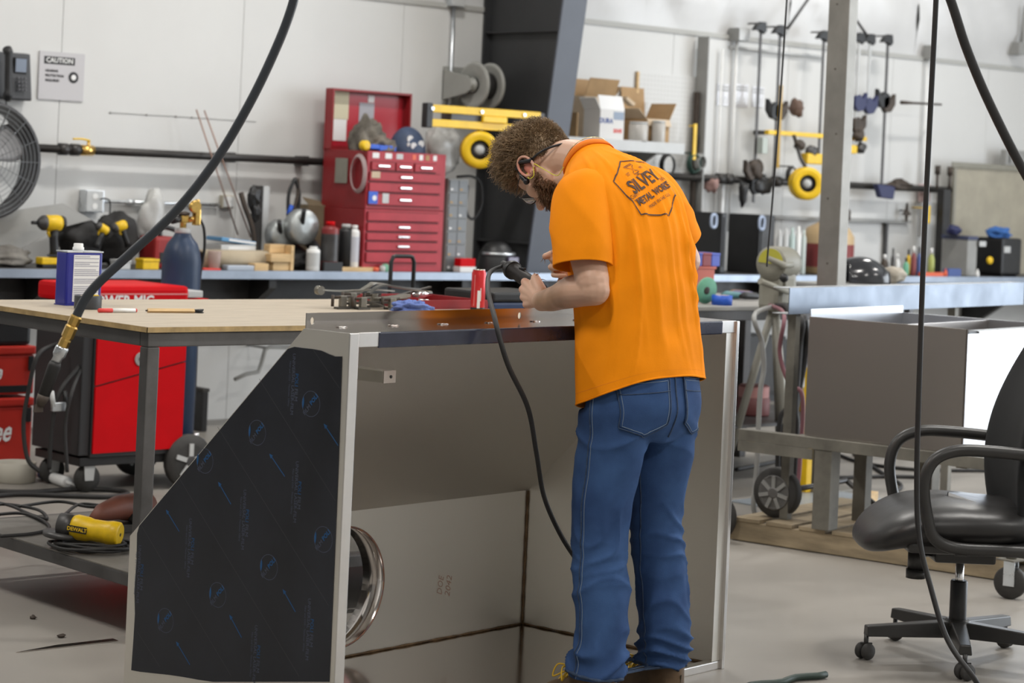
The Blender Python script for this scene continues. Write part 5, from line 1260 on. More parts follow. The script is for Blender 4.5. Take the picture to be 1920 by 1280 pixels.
t = thing('spring_clamp', 'black and blue spring clamp standing open above the grinders', 'clamp', (ony(545, 380, 10.8).x, 10.8, BT))
for (a, c, m) in (((540, 405), (553, 334), M_black), ((558, 405), (553, 334), M_black), ((558, 334), (548, 404), M_brown)):
    b = MB(); p, q = ony(*a, 10.8), ony(*c, 10.8); mid = (p+q)/2+Vector(((-.02 if a[0] < 550 else .02), 0, .02)); b.tube(spline([p, mid, q], 6), .011, 8); b.build('jaw', m, t)
b = MB(); p, q = ony(540, 402, 10.79), ony(547, 385, 10.79); b.tube([p, q], .014, 8); b.build('grip', M_bblue, t)
p = ony(548, 404, 10.8); b = MB(); b.cyl((p.x, 10.8, BT), (p.x, 10.8, p.z+.02), .018, n=10); b.build('stem', M_brown, t)
x0, x1, z0, z1 = ext(560, 622, 378, 425, 10.92, .1)
t = thing('brown_box', 'worn brown box lying against the side of the red tool chest', 'box', ((x0+x1)/2, 10.95, BT)); R_ = Matrix.Translation(((x0+x1)/2, 10.95, BT+.0)) @ Matrix.Rotation(.0, 4, 'Y')
M_obox = mat('old_brown_box', (.17, .13, .08), .8, var=.2, vscale=8)
rbox('box', M_obox, t, x0, x1, 10.92, 11.06, BT, z1-.02, .003); b = MB(); b.add([(x0, 10.92, z1-.02), (x1, 10.92, z1-.04), (x1, 10.99, z1-.005), (x0, 10.99, z1+.025)], [(0, 1, 2, 3)]); b.build('flap', M_obox, t, solid=.004)
for i, (px, m, lb) in enumerate(((705, M_orange, 'small orange plastic piece lying at the foot of the tool chest'), (718, M_lgrey, 'small grey socket lying at the foot of the tool chest'), (722, M_green, 'small dark green jar at the foot of the tool chest'))):
    x = ony(px, 497, 10.49).x; b = MB(); b.lathe([(.016, 0), (.020, .004), (.020, .022+.01*i), (.012, .028+.01*i)], (x, 10.492-.002*i, BT), n=16); tag(b.build(('plastic_puck', 'socket', 'jar')[i], m), lb, ('plastic piece', 'socket', 'jar')[i])
t = thing('red_flap_box', 'small red and white package on the bench right of the organiser', 'package', (ony(878, 478, 10.55).x, 10.55, BT)); x0, x1 = ony(864, 480, 10.52).x, ony(892, 480, 10.52).x
rbox('carton', M_red, t, x0, x1, 10.52, 10.58, BT+.035, BT+.085); rbox('tray', M_paper, t, x0-.004, x1+.004, 10.515, 10.585, BT, BT+.0345)

# ================================================================ welder cart, gas cylinder and toolboxes under and behind the table
WY = 8.78; M_wdk = mat('welder_dark_front', (.022, .022, .024), .5)
x0 = ony(176, 740, WY).x; x1 = ony(346, 740, WY).x; zb_ = ony(260, 846, WY).z; zt_ = ony(270, 536, WY).z; yb2 = WY+.46
t = thing('mig_welder', 'red wheeled MIG welder cart standing behind the work table', 'welder', ((x0+x1)/2, WY+.2, 0))
zg = lambda px, py: ony(px, py, WY).z
zl, zr = zg(180, 723), zg(343, 676)
def slab_poly(poly, y, th, nm, m): b = MB(); b.prism(poly, th, 'xz', y); return b.build(nm, m, t)
rbox('chassis', M_wdk, t, x0, x1, WY+.012, yb2, zb_-.02, zt_-.06, .006)
slab_poly([(x0+.008, zb_), (x1-.002, zb_+.005), (x1-.002, zr-.008), (x0+.008, zl-.008)], WY, .011, 'lower_side_panel', M_red)
slab_poly([(x0+.008, zl), (x1-.002, zr), (x1-.002, zt_-.085), (x0+.008, zt_-.085)], WY, .011, 'upper_side_panel', M_red)
b = MB(); rz0 = (zt_-.085); b.box(x0-.05, x1-.002, WY-.004, yb2, rz0, zt_, bev=.02); b.build('top_cover', M_red, t)
b = MB(); b.box(x0-.046, x1-.006, WY-.0055, WY-.0035, zt_-.040, zt_-.034); b.build('stripe', mat('pale_red_stripe', (.7, .25, .25), .5), t)
b = MB(); put_text(b, 'POWER MIG', .062, (ony(228, 560, WY).x, WY-.006, zt_-.068), (1, 0, 0), (0, 0, 1), bold=.002); b.build('lettering', M_paper, t)
rbox('rear_hood', M_lgrey, t, x1-.001, x1+.085, WY+.01, yb2-.01, zt_-.055, zt_-.022, .006); rbox('rear_tray', M_red, t, x1-.001, x1+.12, WY+.01, yb2-.01, zt_-.083, zt_-.060, .004)
p = ony(263, 673, WY); b = MB(); b.lathe([(.028, .0), (.032, -.006), (.030, -.008)], (p.x, WY+.001, p.z), (0, 1, 0), 24); b.build('gun_boss', M_grey, t)
b = MB(); b.lathe([(.002, -.0085), (.012, -.009)], (p.x, WY, p.z), (0, 1, 0), 16); b.build('boss_hole', M_ink, t)
rbox('control_front', M_wdk, t, x0-.055, x0-.001, WY+.02, yb2-.02, zb_-.01, zt_-.09, .006)
rbox('undercarriage', M_black, t, x0-.04, x1+.32, WY+.03, yb2-.03, zb_-.06, zb_-.021, .004)
rbox('cylinder_tray', M_black, t, x1+.09, x1+.36, WY+.06, yb2-.04, .10, .118, .003)
p = ony(356, 842, WY-.02); wr = .125
for yy in (WY-.015, yb2-.03):
    b = MB(); b.lathe([(wr*.62, 0), (wr*.97, .004), (wr, .012), (wr, .036), (wr*.97, .044), (wr*.62, .048)], (p.x+.01, yy, wr), (0, 1, 0), 32); w_ = b.build('wheel', M_grub, t)
    b = MB(); b.lathe([(.02, -.006), (.028, -.004), (.028, .004), (wr*.6, .012), (wr*.63, .004)], (p.x+.01, yy, wr), (0, 1, 0), 24); b.build('wheel_disc', M_dkst, w_)
    for k in range(5): a = 2*PI*k/5; b = MB(); b.box(-.011, .011, -.008, -.001, .025, wr*.66); b.xf(Matrix.Translation((p.x+.01, yy, wr)) @ Matrix.Rotation(a, 4, 'Y')); b.build('wheel_spoke', M_lgrey, w_)
for yy in (WY+.05, yb2-.10):
    cx = ony(178, 880, WY).x; b = MB(); b.lathe([(.02, 0), (.060, .003), (.063, .012), (.063, .026), (.060, .034), (.02, .036)], (cx, yy, .063), (0, 1, 0), 24); b.build('caster_wheel', M_grub, t)
    b = MB(); b.prism([(cx-.022, .055), (cx+.022, .055), (cx+.028, zb_-.061), (cx-.028, zb_-.061)], .004, 'xz', yy-.006); b.build('caster_fork', M_lgrey, t)
cy_ = WY+.30; cx = ony(340, 500, cy_).x; rcy = .5*(378-305)/4200*(cx*CB+cy_*CA); zc1 = ony(340, 437, cy_).z
t = thing('gas_cylinder', 'dark blue gas cylinder with brass regulator standing behind the welder', 'gas cylinder', (cx, cy_, .119))
hS = zc1-.119
b = MB(); b.lathe([(rcy*.9, 0), (rcy, .012), (rcy, hS-.135), (rcy*.93, hS-.09), (rcy*.78, hS-.05), (rcy*.52, hS-.02), (rcy*.42, hS-.004), (rcy*.40, hS)], (cx, cy_, .119), n=36); b.build('body', M_navy, t)
b = MB(); b.lathe([(rcy*.40, 0), (rcy*.42, .004), (rcy*.42, .022), (rcy*.3, .026)], (cx, cy_, zc1), n=24); b.build('neck_ring', M_lgrey, t)
b = MB(); b.cyl((cx, cy_, zc1+.02), (cx, cy_, zc1+.075), .016, n=12); b.box(cx-.022, cx+.022, cy_-.02, cy_+.02, zc1+.05, zc1+.085, bev=.006); b.build('valve', M_brass, t)
b = MB(); b.lathe([(.026, 0), (.030, .005), (.030, .014), (.012, .02)], (cx, cy_, zc1+.085), n=12); b.build('valve_wheel', M_brown, t)
b = MB(); b.cyl((cx+.02, cy_-.01, zc1+.065), (cx+.075, cy_-.03, zc1+.075), .015, n=12); b.box(cx+.04, cx+.07, cy_-.045, cy_-.01, zc1+.04, zc1+.12, bev=.006); b.build('regulator', M_brass, t)
b = MB(); b.cyl((cx+.055, cy_-.03, zc1+.12), (cx+.055, cy_-.03, zc1+.165), .012, n=12); b.lathe([(.028, -.012), (.032, 0), (.030, .012)], (cx+.03, cy_-.05, zc1+.13), (0, 1, 0), 20); b.build('gauge', M_brass, t)
b = MB(); b.cyl((cx-.02, cy_, zc1+.07), (cx-.075, cy_-.02, zc1+.06), .018, n=12); b.build('outlet_knob', M_black, t)
b = MB(); b.tube(spline([(cx+.075, cy_-.03, zc1+.07), (cx+.10, cy_-.03, zc1+.02), (cx+rcy+.02, cy_-.02, zc1-.08), (cx+rcy+.015, cy_, zc1-.25), (cx+rcy+.03, cy_+.02, .3)], 8), .007, 8); b.build('gas_hose', M_rub, t)
c = ony(352, 775, WY+.1); t = thing('blue_regulator_bowl', 'round blue bowl beside the foot of the gas cylinder', 'bowl', (c.x+.06, WY+.12, 0.119)); b = MB(); b.lathe([(.03, 0), (.055, .02), (.06, .06), (.045, .09), (.02, .10)], (c.x+.06, WY+.12, .119), n=24); b.build('bowl', M_navy, t); b = MB(); b.lathe([(.02, .10), (.02, .12)], (c.x+.06, WY+.12, .119), n=16); b.build('knob', M_chrome, t)
x0, x1, z0, z1 = ext(370, 390, 735, 800, 10.6, .05); t = thing('wall_conduit_box', 'small dark box standing on the floor by the wall beyond the cylinder', 'box', ((x0+x1)/2, 10.65, 0)); rbox('case', M_black, t, x0, x1, 10.6, 10.75, 0, z1, .006); rbox('lid', M_grub, t, x0-.004, x1+.004, 10.595, 10.755, z1, z1+.02, .004)

# red stacking toolboxes at the far left with white script
TBY = 9.6
M_tb = mat('red_toolbox_plastic', (.46, .022, .012), .45, var=.1, vscale=8)
xr = ony(62, 760, TBY).x; zs2 = lambda py: ony(20, py, TBY).z
lv = [(0.0, zs2(745), 'red stacking toolbox with white script on the floor under the table'), (zs2(740), zs2(648), 'red stacking toolbox with white script, topmost of its stack')]
for i, (a, c, lb) in enumerate(lv):
    t = thing('stacking_toolbox', lb, 'toolbox', (xr-.28, TBY+.2, a), 0, 'red stacking toolboxes')
    rbox('body', M_tb, t, xr-.56, xr, TBY, TBY+.38, a+.001, c-.045, .012); rbox('lid', M_tb, t, xr-.565, xr+.004, TBY-.006, TBY+.386, c-.044, c-.002, .010)
    rbox('latch', M_black, t, xr-.36, xr-.22, TBY-.014, TBY-.005, c-.085, c-.02, .004); rbox('rib', M_black, t, xr-.52, xr-.02, TBY-.003, TBY, a+.012, a+.045, .001)
    rbox('latch_grip', M_black, t, xr-.04, xr-.012, TBY-.012, TBY-.002, c-.12, c-.05, .004)
    hh = c-a
    b = MB(); put_text(b, 'Milwaukee', .14 if i == 0 else .10, (xr-.335, TBY-.0035, a+hh*(.50 if i == 0 else .42)), (1, 0, .06), (0, 0, 1), bold=.003, shear=.35, sx=.72); b.build('script_lettering', M_paper, t)
t = thing('coiled_black_tub', 'black lidded tub sitting on top of the red toolboxes', 'tub', (xr-.25, TBY+.2, lv[1][1])); rbox('body', M_black, t, xr-.52, xr-.02, TBY+.01, TBY+.36, lv[1][1], lv[1][1]+.13, .02); rbox('lid', mat('pale_lid', (.22, .21, .21), .5), t, xr-.53, xr-.01, TBY, TBY+.37, lv[1][1]+.131, lv[1][1]+.155, .008)
# dangling welding cables between toolboxes and welder
def cable(pts, r, lb, nm='welding_cable', m=M_rub, cat='cable', n=8):
    b = MB(); b.tube(spline(pts, 10), r, n); return tag(b.build(nm, m), lb, cat)
wd = 10.0
cable([ond(118, 640, wd+.15), ond(72, 665, wd), ond(52, 740, wd), ond(44, 800, wd), ond(52, 860, wd), ond(75, 884, wd)], .010, 'grey welding cable hanging in a long loop beside the red toolboxes')
cable([ond(150, 685, wd+.1), ond(112, 735, wd), ond(97, 800, wd), ond(92, 880, wd)], .010, 'grey welding cable hanging straight down left of the red welder')
cable([ond(152, 690, wd+.1), ond(133, 740, wd), ond(122, 800, wd), ond(126, 885, wd)], .009, 'grey welding cable hanging just left of the dark welder front')
t = thing('ground_clamp', 'steel ground clamp hanging on the cables left of the welder', 'clamp', ond(112, 780, wd)); c = ond(112, 762, wd)
b = MB(); b.box(c.x-.04, c.x+.04, c.y-.01, c.y+.01, c.z-.02, c.z+.02, bev=.004); b.build('jaw_plate', M_galv, t); b = MB(); b.cyl((c.x-.03, c.y, c.z), (c.x-.045, c.y, c.z+.07), .011, n=10); b.build('grip', M_lgrey, t); b = MB(); b.cyl((c.x+.03, c.y, c.z), (c.x+.02, c.y, c.z+.07), .011, n=10); b.build('grip', M_black, t)
# floor items
p = onz(30, 908, 0); R_ = .5*(80+80)/4200*(p.x*CB+p.y*CA)
b = MB(); rr = .095; pc = onz(38, 905, 0); b.lathe([(rr*.93, 0), (rr, .004), (rr, .09), (rr*.98, .092), (rr*.94, .09), (rr*.94, .006)], (pc.x, pc.y+.05, 0), n=36, caps=False); tag(b.build('cut_tub', mat('cream_plastic_tub', (.55, .52, .45), .5)), 'cut cream plastic ring tub on the floor below the red toolboxes', 'tub')
p0, p1 = onz(80, 899, 0), onz(124, 915, 0); p0.z = p1.z = .028; d = (p1-p0).normalized()
t = thing('sealant_cartridge', 'white sealant cartridge with blue print lying on the floor', 'cartridge', (p0.x, p0.y, 0)); b = MB(); b.lathe([(.020, -.03), (.026, -.03), (.026, (p1-p0).length), (.015, (p1-p0).length+.006)], p0, d, 24); b.build('tube', M_white, t)
b = MB(); b.lathe([(.0265, .0), (.0265, .05)], p0, d, 24, caps=False); b.build('print_band', M_bink, t); b = MB(); b.lathe([(.010, 0), (.009, .02), (.004, .085)], p1+d*.006, d, 16); b.build('nozzle', M_white, t)
def floor_cable(pxs, z, r, lb, nm='floor_cable'): return cable([onz(x, y, z) for x, y in pxs], r, lb, nm)
floor_cable([(-20, 921), (60, 922), (120, 918), (180, 917), (228, 920), (238, 926), (200, 931), (120, 929), (40, 926), (-20, 930)], .012, .011, 'black cable lying in a flat loop on the floor under the table')

# bent grey tube hanging on the wall under the bench, taut wire with screws on the wall
b = MB(); b.tube([ony(x, y, 10.9) for x, y in ((440, 711), (462, 701), (484, 697), (490, 682), (497, 655), (506, 650), (545, 651))], .012, 8); b.cyl(ony(500, 652, 10.9), ony(500, 652, 10.9)+Vector((0, .2, 0)), .008, n=6); tag(b.build('bent_tube', M_grey), 'bent grey steel tube fixed on the wall under the bench', 'tube')
b = MB(); P_ = [ony(x, y, YW-.004) for x, y in ((207, 211), (275, 215), (330, 218), (360, 220), (480, 228))]; b.tube(P_, .0016, 5)
for p in P_[:4]: b.ball(p, .006, n=8, m=6)
tag(b.build('taut_wire', M_grey), 'thin taut wire with small screws on the white wall', 'wire')
# ================================================================ things on the plywood table
x0, x1 = onz(119, 571, TZ), onz(191, 575, TZ)
cxy = onz(150, 573, TZ); hcan = .0
yc = cxy.y; X0c, X1c = ony(124, 530, yc).x, ony(191, 530, yc).x; zt = ony(157, 472, yc).z
t = thing('solvent_can', 'blue rectangular solvent can with white label and white cap on the table', 'can', ((X0c+X1c)/2, yc+.035, TZ))
M_can = mat('blue_can_paint', (.018, .022, .24), .3, var=.06, vscale=9)
rbox('body', M_can, t, X0c, X1c, yc, yc+.075, TZ, zt, .008); rbox('top_rim', M_galv, t, X0c-.001, X1c+.001, yc-.001, yc+.076, zt-.003, zt+.002, .001); rbox('bottom_rim', M_can, t, X0c-.001, X1c+.001, yc-.001, yc+.076, TZ+.0002, TZ+.004, .001)
lx0, lx1, lz0, lz1 = ony(137, 520, yc).x, ony(185, 520, yc).x, ony(160, 565, yc).z, ony(160, 478, yc).z
rbox('label', M_paper, t, lx0, lx1, yc-.0012, yc-.0002, lz0, lz1, 0)
M_lt = mat('label_grey_print', (.28, .28, .36), .6)
rl = random.Random(5)
for k in range(24):
    zz = lz1-.006-(lz1-lz0-.012)*k/23
    if k in (2, 6, 11, 15): continue
    b = MB(); b.box(lx0+.003, lx1-.003-(lx1-lx0)*rl.choice((0, 0, 0, .1, .35)), yc-.0018, yc-.0013, zz-.0012, zz+.0012); b.build('label_line', M_lt, t)
b = MB(); xx = ony(157, 470, yc).x; b.lathe([(.020, 0), (.020, .012), (.017, .014), (.017, .024), (.015, .026)], (xx, yc+.037, zt+.002), n=20); b.build('cap', M_white, t)
c = onz(180, 581, TZ); t = thing('tape_roll', 'roll of black tape lying in front of the blue can', 'tape', (c.x, c.y+.055, TZ)); rr = .047; hh = .046
b = MB(); b.lathe([(rr*.58, 0), (rr*.98, 0), (rr, .003), (rr, hh-.003), (rr*.98, hh), (rr*.58, hh)], (c.x, c.y+.055, TZ), n=32, caps=False); b.build('tape', mat('black_tape', (.045, .048, .055), .5, var=.1, vscale=20), t); b = MB(); b.lathe([(rr*.52, 0), (rr*.58, 0), (rr*.58, hh), (rr*.52, hh), (rr*.52, 0)], (c.x, c.y+.055, TZ), n=32, caps=False); b.build('core', M_cardl, t)
b = MB(); b.box(c.x-.008, c.x+.022, c.y+.02, c.y+.05, TZ+hh+.0005, TZ+hh+.004, bev=.001); b.build('tape_tab', M_yelp, t)
p, q = onz(184, 586, TZ), onz(256, 586, TZ); r = .0075; p.z = q.z = TZ+r; t = thing('marker_pen', 'white marker pen with red cap lying on the table', 'marker', (p.x, p.y, TZ)); d = (q-p)
b = MB(); b.tube([p+d*.36, p+d*.96], r*.92, 12); b.build('barrel', M_white, t); b = MB(); b.tube([p, p+d*.02, p+d*.36], [r*.8, r, r], 12); b.build('cap', M_rink, t); b = MB(); b.tube([p+d*.961, p+d], [r*.9, r*.8], 12); b.build('end_plug', M_rink, t)
p, q = onz(273, 586, TZ), onz(381, 587, TZ); p.z = q.z = TZ+.007; d = q-p; t = thing('acid_brush', 'flat wooden handled brush with black bristles lying on the table', 'brush', (p.x, p.y, TZ))
b = MB(); b.tube([p+d*.03, p+d*.84], .0085, 4, smooth=False); b.build('handle', M_wood, t); b = MB(); b.tube([p, p+d*.035], .003, 6); b.build('hanging_wire', M_brown, t)
b = MB(); rb = random.Random(2)
for k in range(40): o_ = Vector((0, rb.uniform(-.006, .006), rb.uniform(-.006, .006))); b.tube([p+d*.82+o_*.7, p+d*(.96+.04*rb.random())+o_*1.2], .0012, 4)
br_ = b.build('bristles', M_black, t); br_['kind'] = 'stuff'
# heap of metal strips, hinges and clamps
M_strap = mat('dull_strap_steel', (.24, .225, .19), .38, .8, var=.2, vscale=10); M_strapd = mat('dark_strap_steel', (.09, .085, .075), .45, .6, var=.2, vscale=12)
def strap(pts, wd, th, lb, nm='steel_strap', m=M_strap):
    P_ = spline([Vector(p) for p in pts], 6); vs = []; fs = []
    for i, p in enumerate(P_):
        tn = (P_[min(i+1, len(P_)-1)]-P_[max(i-1, 0)]).normalized(); sd = tn.cross(Vector((0, 0, 1))).normalized()*wd/2; up = sd.cross(tn).normalized()*th/2
        vs += [p+sd+up, p-sd+up, p-sd-up, p+sd-up]
    k = len(P_)
    for i in range(k-1):
        for j in range(4): fs.append((i*4+j, i*4+(j+1) % 4, i*4+4+(j+1) % 4, i*4+4+j))
    fs += [(0, 1, 2, 3), tuple(4*(k-1)+j for j in (3, 2, 1, 0))]
    b = MB(); b.add(vs, fs); return tag(b.build(nm, m), lb, 'strap', 'metal straps heaped on the table')
def tz(px, py, dz): p = onz(px, py+dz*560, TZ+dz) if False else onz(px, py, TZ+dz); return p
hy = 560
def tp_(px, up, row):   # point over the table: picture column, height above top, depth row on the table
    y = TY0+.74+row; p = ony(px, 560, y); return Vector((p.x, y, TZ+.006+up))
strap([tp_(600, .062, .0), tp_(640, .056, .02), tp_(700, .060, .03), tp_(735, .055, .05)], .026, .006, 'flat steel strap with round head sticking out left on top of the heap')
b = MB(); c = tp_(602, .060, -.012); b.cyl(c, c+Vector((0, .024, 0)), .017, n=18); tag(b.build('toggle_pad', M_strap), 'round steel pad at the left end of the strap heap', 'clamp pad')
strap([tp_(650, .020, .02), tp_(690, .075, .03), tp_(705, .085, .04), tp_(750, .066, .05), tp_(800, .050, .05)], .024, .007, 'bent steel strap arched over the middle of the heap')
strap([tp_(690, .05, -.03), tp_(715, .080, -.02), tp_(760, .070, 0), tp_(785, .064, .02)], .02, .006, 'second bent strap lying across the arched one', m=M_strapd)
strap([tp_(705, .030, -.08), tp_(765, .045, -.06)], .030, .012, 'wide bright steel flat at the front of the strap heap')
strap([tp_(640, .012, -.02), tp_(720, .016, -.03), tp_(790, .014, .03)], .026, .008, 'dark strap lying flat under the heap', m=M_strapd)
strap([tp_(720, .02, .08), tp_(780, .055, .07), tp_(806, .070, .06)], .02, .006, 'strap pointing up to the right at the back of the heap', m=M_strapd)
strap([tp_(680, .035, .06), tp_(760, .03, -.02), tp_(790, .01, -.05)], .02, .006, 'strap crossing down to the right through the heap')
strap([tp_(660, .035, -.05), tp_(700, .02, -.09), tp_(720, .006, -.10)], .02, .006, 'short dark strap slanting down at the left front of the heap', m=M_strapd)
for i, (px, up, row, lb) in enumerate(((642, .018, -.06, 'left'), (660, .028, -.04, 'second'), (700, .02, .02, 'third'), (680, .014, -.09, 'lowest'), (735, .012, -.10, 'right'))):
    t = thing('toggle_clamp', 'small steel toggle clamp in the heap of straps, the %s one' % lb, 'clamp', tp_(px, -.006, row), 0, 'toggle clamps in the heap'); c = tp_(px, up*.4, row)
    b = MB(); b.box(c.x-.028, c.x+.028, c.y-.014, c.y+.014, TZ, TZ+.008, bev=.001); b.build('foot', M_strapd, t)
    b = MB(); b.box(c.x-.012, c.x+.016, c.y-.008, c.y+.008, TZ+.0081, TZ+.032+up, bev=.002); b.build('body', M_strap, t)
    b = MB(); b.cyl((c.x-.045, c.y, TZ+.026+up), (c.x+.035, c.y, TZ+.030+up), .005, n=8); b.cyl((c.x-.045, c.y, TZ+.010), (c.x-.045, c.y, TZ+.035+up), .006, n=8); b.build('plunger', M_brown, t)
b = MB(); p, q = tp_(770, .040, .05), tp_(808, .046, .05); b.tube([p, p.lerp(q, .5), q], [.01, .016, .009], 12); tag(b.build('chrome_handle', M_chrome), 'short chrome handle at the right end of the strap heap', 'handle')
b = MB(); b.tube([tp_(786, .024, 0), tp_(835, .010, -.02)], .005, 8); tag(b.build('steel_rod', M_chrome), 'thin bright steel rod lying right of the strap heap', 'rod')
c = ony(778, 575, 6.40); b = blob((c.x, 6.42, TZ+.022), .078, .055, .026, 21, .35, 7, n=40, m=24, flat=-.0215); tag(b.build('shop_rag', mat('blue_terry_cloth', (.13, .19, .46), .95, bump=.6, bscale=120)), 'blue terry shop rag bunched on the table behind the enclosure', 'rag')
c = onz(895, 583, TZ); yc = c.y+.0
t = thing('drink_can', 'tall red drink can standing on the table behind the enclosure', 'drink can', (c.x, yc, TZ)); zt = ony(895, 505, yc).z; h = zt-TZ; r = .0275
b = MB(); b.lathe([(r*.8, 0), (r, .008), (r, h-.014), (r*.84, h-.003), (r*.86, h), (r*.80, h-.001), (r*.78, h-.004)], (c.x, yc, TZ), n=32); b.build('body', mat('red_can_paint', (.62, .03, .035), .28, .3, var=.08, vscale=30), t)
b = MB(); b.lathe([(r*1.001, .003), (r*1.012, .010), (r*1.012, .014), (r*1.001, .015)], (c.x, yc, TZ), n=32, caps=False); b.build('dark_band', M_black, t); b = MB(); b.lathe([(r*.80, h-.003), (r*.87, h-.002), (r*.87, h+.001), (r*.82, h+.001)], (c.x, yc, TZ), n=28); b.build('lid', M_chrome, t)
for (a0, a1, z0, z1, m, nm) in ((-.10, .30, .012, .08, M_paper, 'barcode_panel'), (.32, .42, .04, .09, M_paper, 'side_lettering'), (-.6, -.5, .02, h-.02, mat('can_pink', (.75, .25, .25), .35), 'pale_stripe')):
    b = MB(); th = math.atan2(-c.y, -c.x); b.grid([[(c.x+(r+.0006)*math.cos(th+a0+(a1-a0)*j/5), yc+(r+.0006)*math.sin(th+a0+(a1-a0)*j/5), TZ+zz) for j in range(6)] for zz in (z0, z1)]); b.build(nm, m, t)
# red tray and dark blue box further right on the table end
p = onz(860, 577, TZ); x0, x1 = onz(812, 578, TZ).x, 5.76
t = thing('red_parts_tray', 'red sheet tray lying at the far right corner of the table', 'tray', (5.6, 6.9, TZ)); xa, xb, ya, yb2 = 5.40, 5.77, 6.62, 7.0
rbox('bottom', M_dred, t, xa, xb, ya, yb2, TZ, TZ+.006, 0)
for (a, c_, e, f) in ((xa, xb, ya, ya+.008), (xa, xb, yb2-.008, yb2), (xa, xa+.008, ya+.0085, yb2-.0085), (xb-.008, xb, ya+.0085, yb2-.0085)): rbox('side', M_dred, t, a, c_, e, f, TZ+.0062, TZ+.035, .001)
# a second low cart with dark blue case behind the man, right of the table
t = thing('equipment_case', 'dark blue equipment case on a stand between the table and the column', 'case', (6.6, 6.9, 0)); x0, x1 = ony(925, 560, 6.75).x, ony(1045, 560, 6.75).x; za, zb2 = ony(985, 602, 6.75).z, ony(985, 548, 6.75).z
rbox('case', mat('deep_blue_case', (.012, .03, .09), .4), t, x0, x1, 6.75, 7.05, za, zb2-.04, .01); rbox('lid', M_black, t, x0-.004, x1+.004, 6.745, 7.055, zb2-.039, zb2, .01)
for x in (x0+.03, x1-.06):
    for y in (6.78, 7.0): rbox('stand_leg', M_blackst, t, x, x+.03, y, y+.03, 0, za-.0005, .002)
# black hooped handle of a hand truck between table and bench
HY = 8.6; t = thing('hand_truck', 'black hand truck standing behind the table with its hooped handle showing', 'hand truck', (ony(755, 500, HY).x, HY, 0)); xa, xb = ony(733, 500, HY).x, ony(776, 500, HY).x; zt = ony(755, 480, HY).z
b = MB(); b.tube([(xa, HY, .02), (xa, HY, zt-.03), (xa+.012, HY, zt-.004), (xa+.03, HY, zt), (xb-.03, HY, zt), (xb-.012, HY, zt-.004), (xb, HY, zt-.03), (xb, HY, .02)], .011, 10); b.build('frame', M_black, t)
for z in (.25, .55, .85): b = MB(); b.cyl((xa, HY, z), (xb, HY, z), .009, n=8); b.build('crossbar', M_black, t)
rbox('toe_plate', M_blackst, t, xa-.03, xb+.03, HY-.2, HY+.0, 0.0, .006, 0)
for s, xx in ((-1, xa-.05), (1, xb+.02)): b = MB(); b.lathe([(.02, 0), (.10, .004), (.105, .015), (.10, .03), (.02, .032)], (xx, HY+.08, .105), (1, 0, 0), 24); b.build('wheel', M_grub, t)
# ---------------------------------------------------------------- things on the low shelf
SY = TY0+.30
p = onx(175, 985, 4.02)
c0, c1 = onz(128, 985, SZ+.075), onz(212, 1000, SZ+.060)
t = thing('angle_grinder', 'yellow corded angle grinder lying on its coiled cord on the low shelf', 'grinder', (c0.x, c0.y, SZ)); d = (c1-c0).normalized(); L_ = (c1-c0).length
b = MB(); b.lathe([(.020, -.035), (.038, -.03), (.040, .0), (.036, .02)], c0, d, 20); b.build('gear_head', M_dkst, t)
b = MB(); b.lathe([(.037, .018), (.042, .03), (.040, L_*.45), (.036, L_*.55), (.037, L_*.85), (.041, L_*.95), (.041, L_*1.12), (.034, L_*1.16)], c0, d, 24); b.build('body', M_yelp, t)
sd = d.cross(Vector((0, 0, 1))).normalized(); upv = sd.cross(d)
b = MB(); nv = -Vector((CB, CA, 0)); nv = (nv-d*nv.dot(d)).normalized(); sy2 = nv.cross(d).normalized()
if sy2.z < 0: sy2 = -sy2
o = c0+d*(L_*.30)+nv*.0425; b.box(-.034, .034, -.001, .001, -.011, .011, bev=.0008); b.xf(Matrix.Translation(o) @ Matrix((d, nv, sy2)).transposed().to_4x4()); b.build('badge', M_black, t)
b = MB(); put_text(b, 'DEWALT', .017, o+nv*.0015, d, sy2, bold=.0006); b.build('badge_lettering', M_yelp, t)
b = MB(); e = c0+d*(L_*1.16); b.lathe([(.003, 0), (.006, .001)], e, d, 12); b.build('end_screw', M_black, t)
b = MB(); b.lathe([(.060, -.012), (.062, -.010), (.062, .004), (.02, .004)], c0-d*.02-upv*.028, upv, 28); b.build('wheel_guard', M_dkst, t)
cc_ = (c0+c1)/2; b = MB()
cp_ = [(c0.x+.0, c0.y, SZ+.02)]; cp_ = []
for i in range(140):
    a = 2*PI*i/28; k = i/140; rx, ry = .125-.02*math.sin(k*9), .105-.02*math.cos(k*7); cp_.append(Vector((cc_.x+.01+rx*math.cos(a)*CA+ry*math.sin(a)*CB, cc_.y-rx*math.cos(a)*CB+ry*math.sin(a)*CA, SZ+.007+.022*k+.003*math.sin(a*3+k*20))))
b.tube(cp_, .0055, 7); b.build('coiled_cord', M_rub, t)
c0, c1 = onz(196, 972, SZ+.08), onz(256, 962, SZ+.08); c0 += Vector((.06, .12, 0)); c1 += Vector((.06, .12, 0)); d = (c1-c0).normalized(); t = thing('old_sander', 'rusty red brown corded sander lying behind the yellow grinder', 'sander', (c0.x, c0.y, SZ)); 
M_sand = mat('rust_red_plastic', (.17, .055, .035), .55, var=.2, vscale=12)
b = MB(); b.tube([c0-d*.05+Vector((0, 0, -.02)), c0, (c0+c1)/2+Vector((0, 0, .008)), c1, c1+d*.08], [.014, .030, .042, .050, .045], 18); b.build('body', M_sand, t); b = MB(); c = c1-Vector((.015, .045, .025)); b.ball(c, .028, n=16, m=10); b.build('dust_port', M_black, t)
